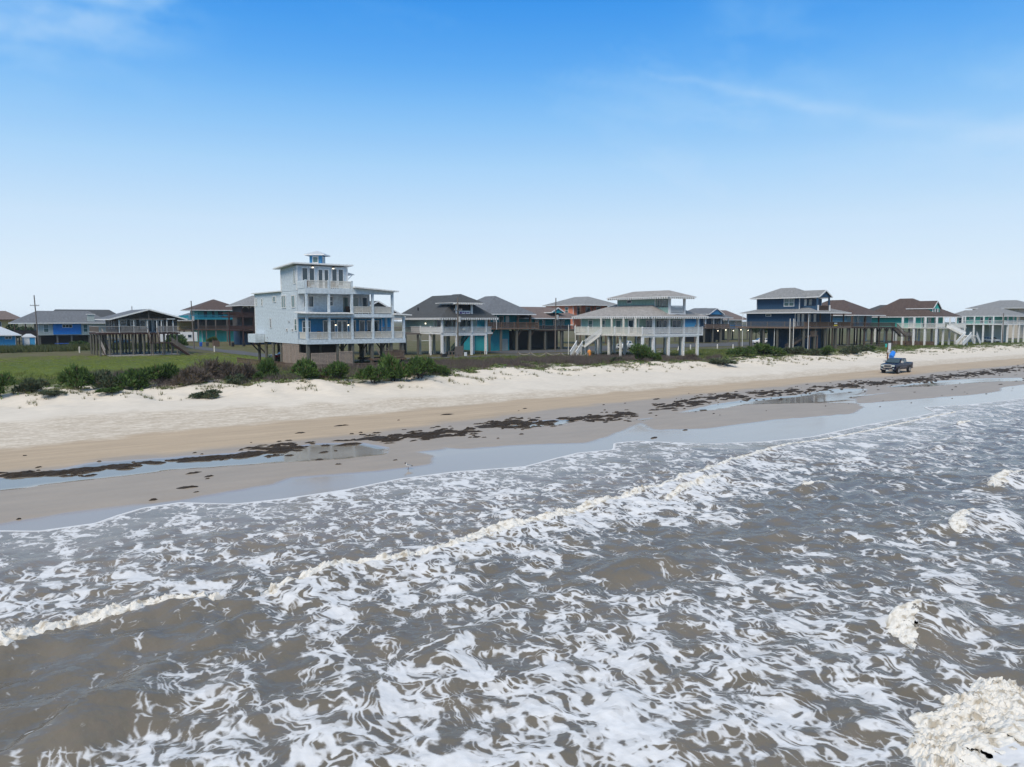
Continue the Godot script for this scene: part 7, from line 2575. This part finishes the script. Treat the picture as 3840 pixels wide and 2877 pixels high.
	bx("notice_board", 129.3, 2.5, -67.9, 130.1, 2.95, -67.84, M.cream)
	bx("notice_board", 128.9, 3.4, -68.14, 129.5, 4.0, -68.08, M.seafoam)
	thing("barrel", "tilted blue plastic barrel hung on the beach access post", "barrel", Vector3(130.0, hgt(130, -67.4), -67.4))
	var gb := Geo.new()
	var ba := Vector3(129.3, 1.75, -67.2)
	var bb := Vector3(130.3, 2.5, -67.4)
	gb.tube(ba, ba.lerp(bb, 0.5), 0.38, 0.44, 14)
	gb.tube(ba.lerp(bb, 0.5), bb, 0.44, 0.38, 14)
	geo("drum", gb, M.barrel_blue)
	gb = Geo.new()
	gb.tube(bb, bb + (bb - ba).normalized() * 0.02, 0.34, 0.34, 14)
	geo("mouth", gb, M.black)
	# gull standing on the bar
	gull(Vector3(19.2, hgt(19.2, -35.9), -35.9), 2.3)
	# odds and ends about the houses
	thing("gas_cylinder", "orange gas cylinder under the sage house's stairs", "gas cylinder", Vector3(91.4, GY, -102.2))
	var gc := Geo.new()
	gc.tube(Vector3(91.4, 1.4, -102.2), Vector3(91.4, 2.5, -102.2), 0.34, 0.34, 12)
	gc.tube(Vector3(91.4, 2.5, -102.2), Vector3(91.4, 2.75, -102.2), 0.34, 0.16, 12)
	geo("tank", gc, M.orange)
	post("valve", 91.4, -102.2, 2.75, 2.95, 0.12, M.galvanised, true)
	chair(Vector3(24.6, GY, -223.6), 0.2, M.teal_plastic, "left turquoise garden chair under the blue panel house", "turquoise garden chairs", "garden_chair")
	chair(Vector3(26.0, GY, -223.4), -0.15, M.teal_plastic, "right turquoise garden chair under the blue panel house", "turquoise garden chairs", "garden_chair")
	thing("table", "long table with bright blue top under the blue panel house", "table", Vector3(21.6, GY, -224.0))
	bx("table_top", 19.6, 2.1, -224.8, 24.0, 2.22, -223.2, M.blue_plastic)
	for x in [19.9, 23.7]:
		for z in [-224.6, -223.4]:
			post("leg", x, z, 1.4, 2.1, 0.1, M.grey_plastic)
	var pc := [[40.4, 5.43, -100.6, "lowest porch, first wicker chair from the left"], [45.6, 5.43, -100.8, "lowest porch, second wicker chair from the left"], [46.6, 5.43, -100.7, "lowest porch, third wicker chair from the left"], [47.9, 5.43, -100.8, "lowest porch, fourth wicker chair from the left"], [49.4, 5.43, -100.7, "lowest porch, rightmost wicker chair"], [45.0, 8.92, -101.4, "middle balcony, left wicker chair"], [46.7, 8.92, -101.2, "middle balcony, centre wicker chair"], [48.2, 8.92, -101.0, "middle balcony, right wicker chair"], [42.6, 12.34, -100.6, "tower balcony, right wicker chair"], [38.8, 12.34, -100.4, "tower balcony, left wicker chair"]]
	for q in pc:
		chair(Vector3(q[0], q[1], q[2]), 0.15 * sin(q[0] * 3.0), M.wicker, "tall pale house's " + q[3], "wicker porch chairs", "wicker_chair")
	var wc := [[168.8, "left"], [170.6, "middle"], [173.0, "right"]]
	for k in 3:
		chair(Vector3([162.2, 164.0, 166.2][k], 6.6, -98.4), 0.4, M.white, "%s white deck chair on the navy house's right deck" % wc[k][1], "white deck chairs", "deck_chair")

func gull(at: Vector3, turn: float):
	thing("gull", "small grey and white gull standing on the wet sand bar", "bird", at)
	P.rotation.y = turn
	O = Vector3.ZERO
	# one continuous surface from tail to bill, then the legs
	var st := [[-0.26, 0.2, 0.008, 0.03], [-0.18, 0.205, 0.025, 0.04], [-0.08, 0.21, 0.055, 0.06], [0.02, 0.215, 0.07, 0.068], [0.09, 0.235, 0.055, 0.055], [0.125, 0.275, 0.034, 0.034], [0.14, 0.31, 0.034, 0.036], [0.165, 0.33, 0.038, 0.036], [0.195, 0.328, 0.026, 0.026], [0.205, 0.322, 0.012, 0.012], [0.245, 0.312, 0.004, 0.004]]
	var g := Geo.new()
	for k in st.size() - 1:
		for i in 10:
			var t0 := TAU * i / 10.0
			var t1 := TAU * (i + 1) / 10.0
			var a: Array = st[k]
			var b: Array = st[k + 1]
			var y := sin((t0 + t1) / 2.0)
			var c := Vector3(0.75, 0.75, 0.74)
			if k >= 5 and k < 9:
				c = Vector3(0.03, 0.03, 0.035)
			elif k >= 9:
				c = Vector3(0.2, 0.04, 0.03)
			elif k == 0:
				c = Vector3(0.03, 0.03, 0.03)
			elif y > -0.25 and k < 4:
				c = Vector3(0.16, 0.17, 0.19)
			g.tint = Color(c.x, c.y, c.z)
			g.quad(Vector3(b[0], b[1] + sin(t1) * b[2], cos(t1) * b[3]), Vector3(b[0], b[1] + sin(t0) * b[2], cos(t0) * b[3]), Vector3(a[0], a[1] + sin(t0) * a[2], cos(t0) * a[3]), Vector3(a[0], a[1] + sin(t1) * a[2], cos(t1) * a[3]))
	g.tint = Color(0.1, 0.03, 0.025)
	for s in [-0.022, 0.022]:
		g.tube(Vector3(0.0, 0.16, s), Vector3(0.005, 0.0, s), 0.006, 0.005, 5)
		g.tube(Vector3(-0.01, 0.003, s), Vector3(0.05, 0.003, s), 0.008, 0.012, 5)
	geo("body", g, M.tinted)

func build_all():
	build_main()
	build_mint()
	build_navy()
	build_right()
	build_middle()
	build_left()
	print("houses ", Time.get_ticks_msec())
	build_plants()
	print("plants ", Time.get_ticks_msec())
	build_wrack()
	build_vehicles()
	build_props()
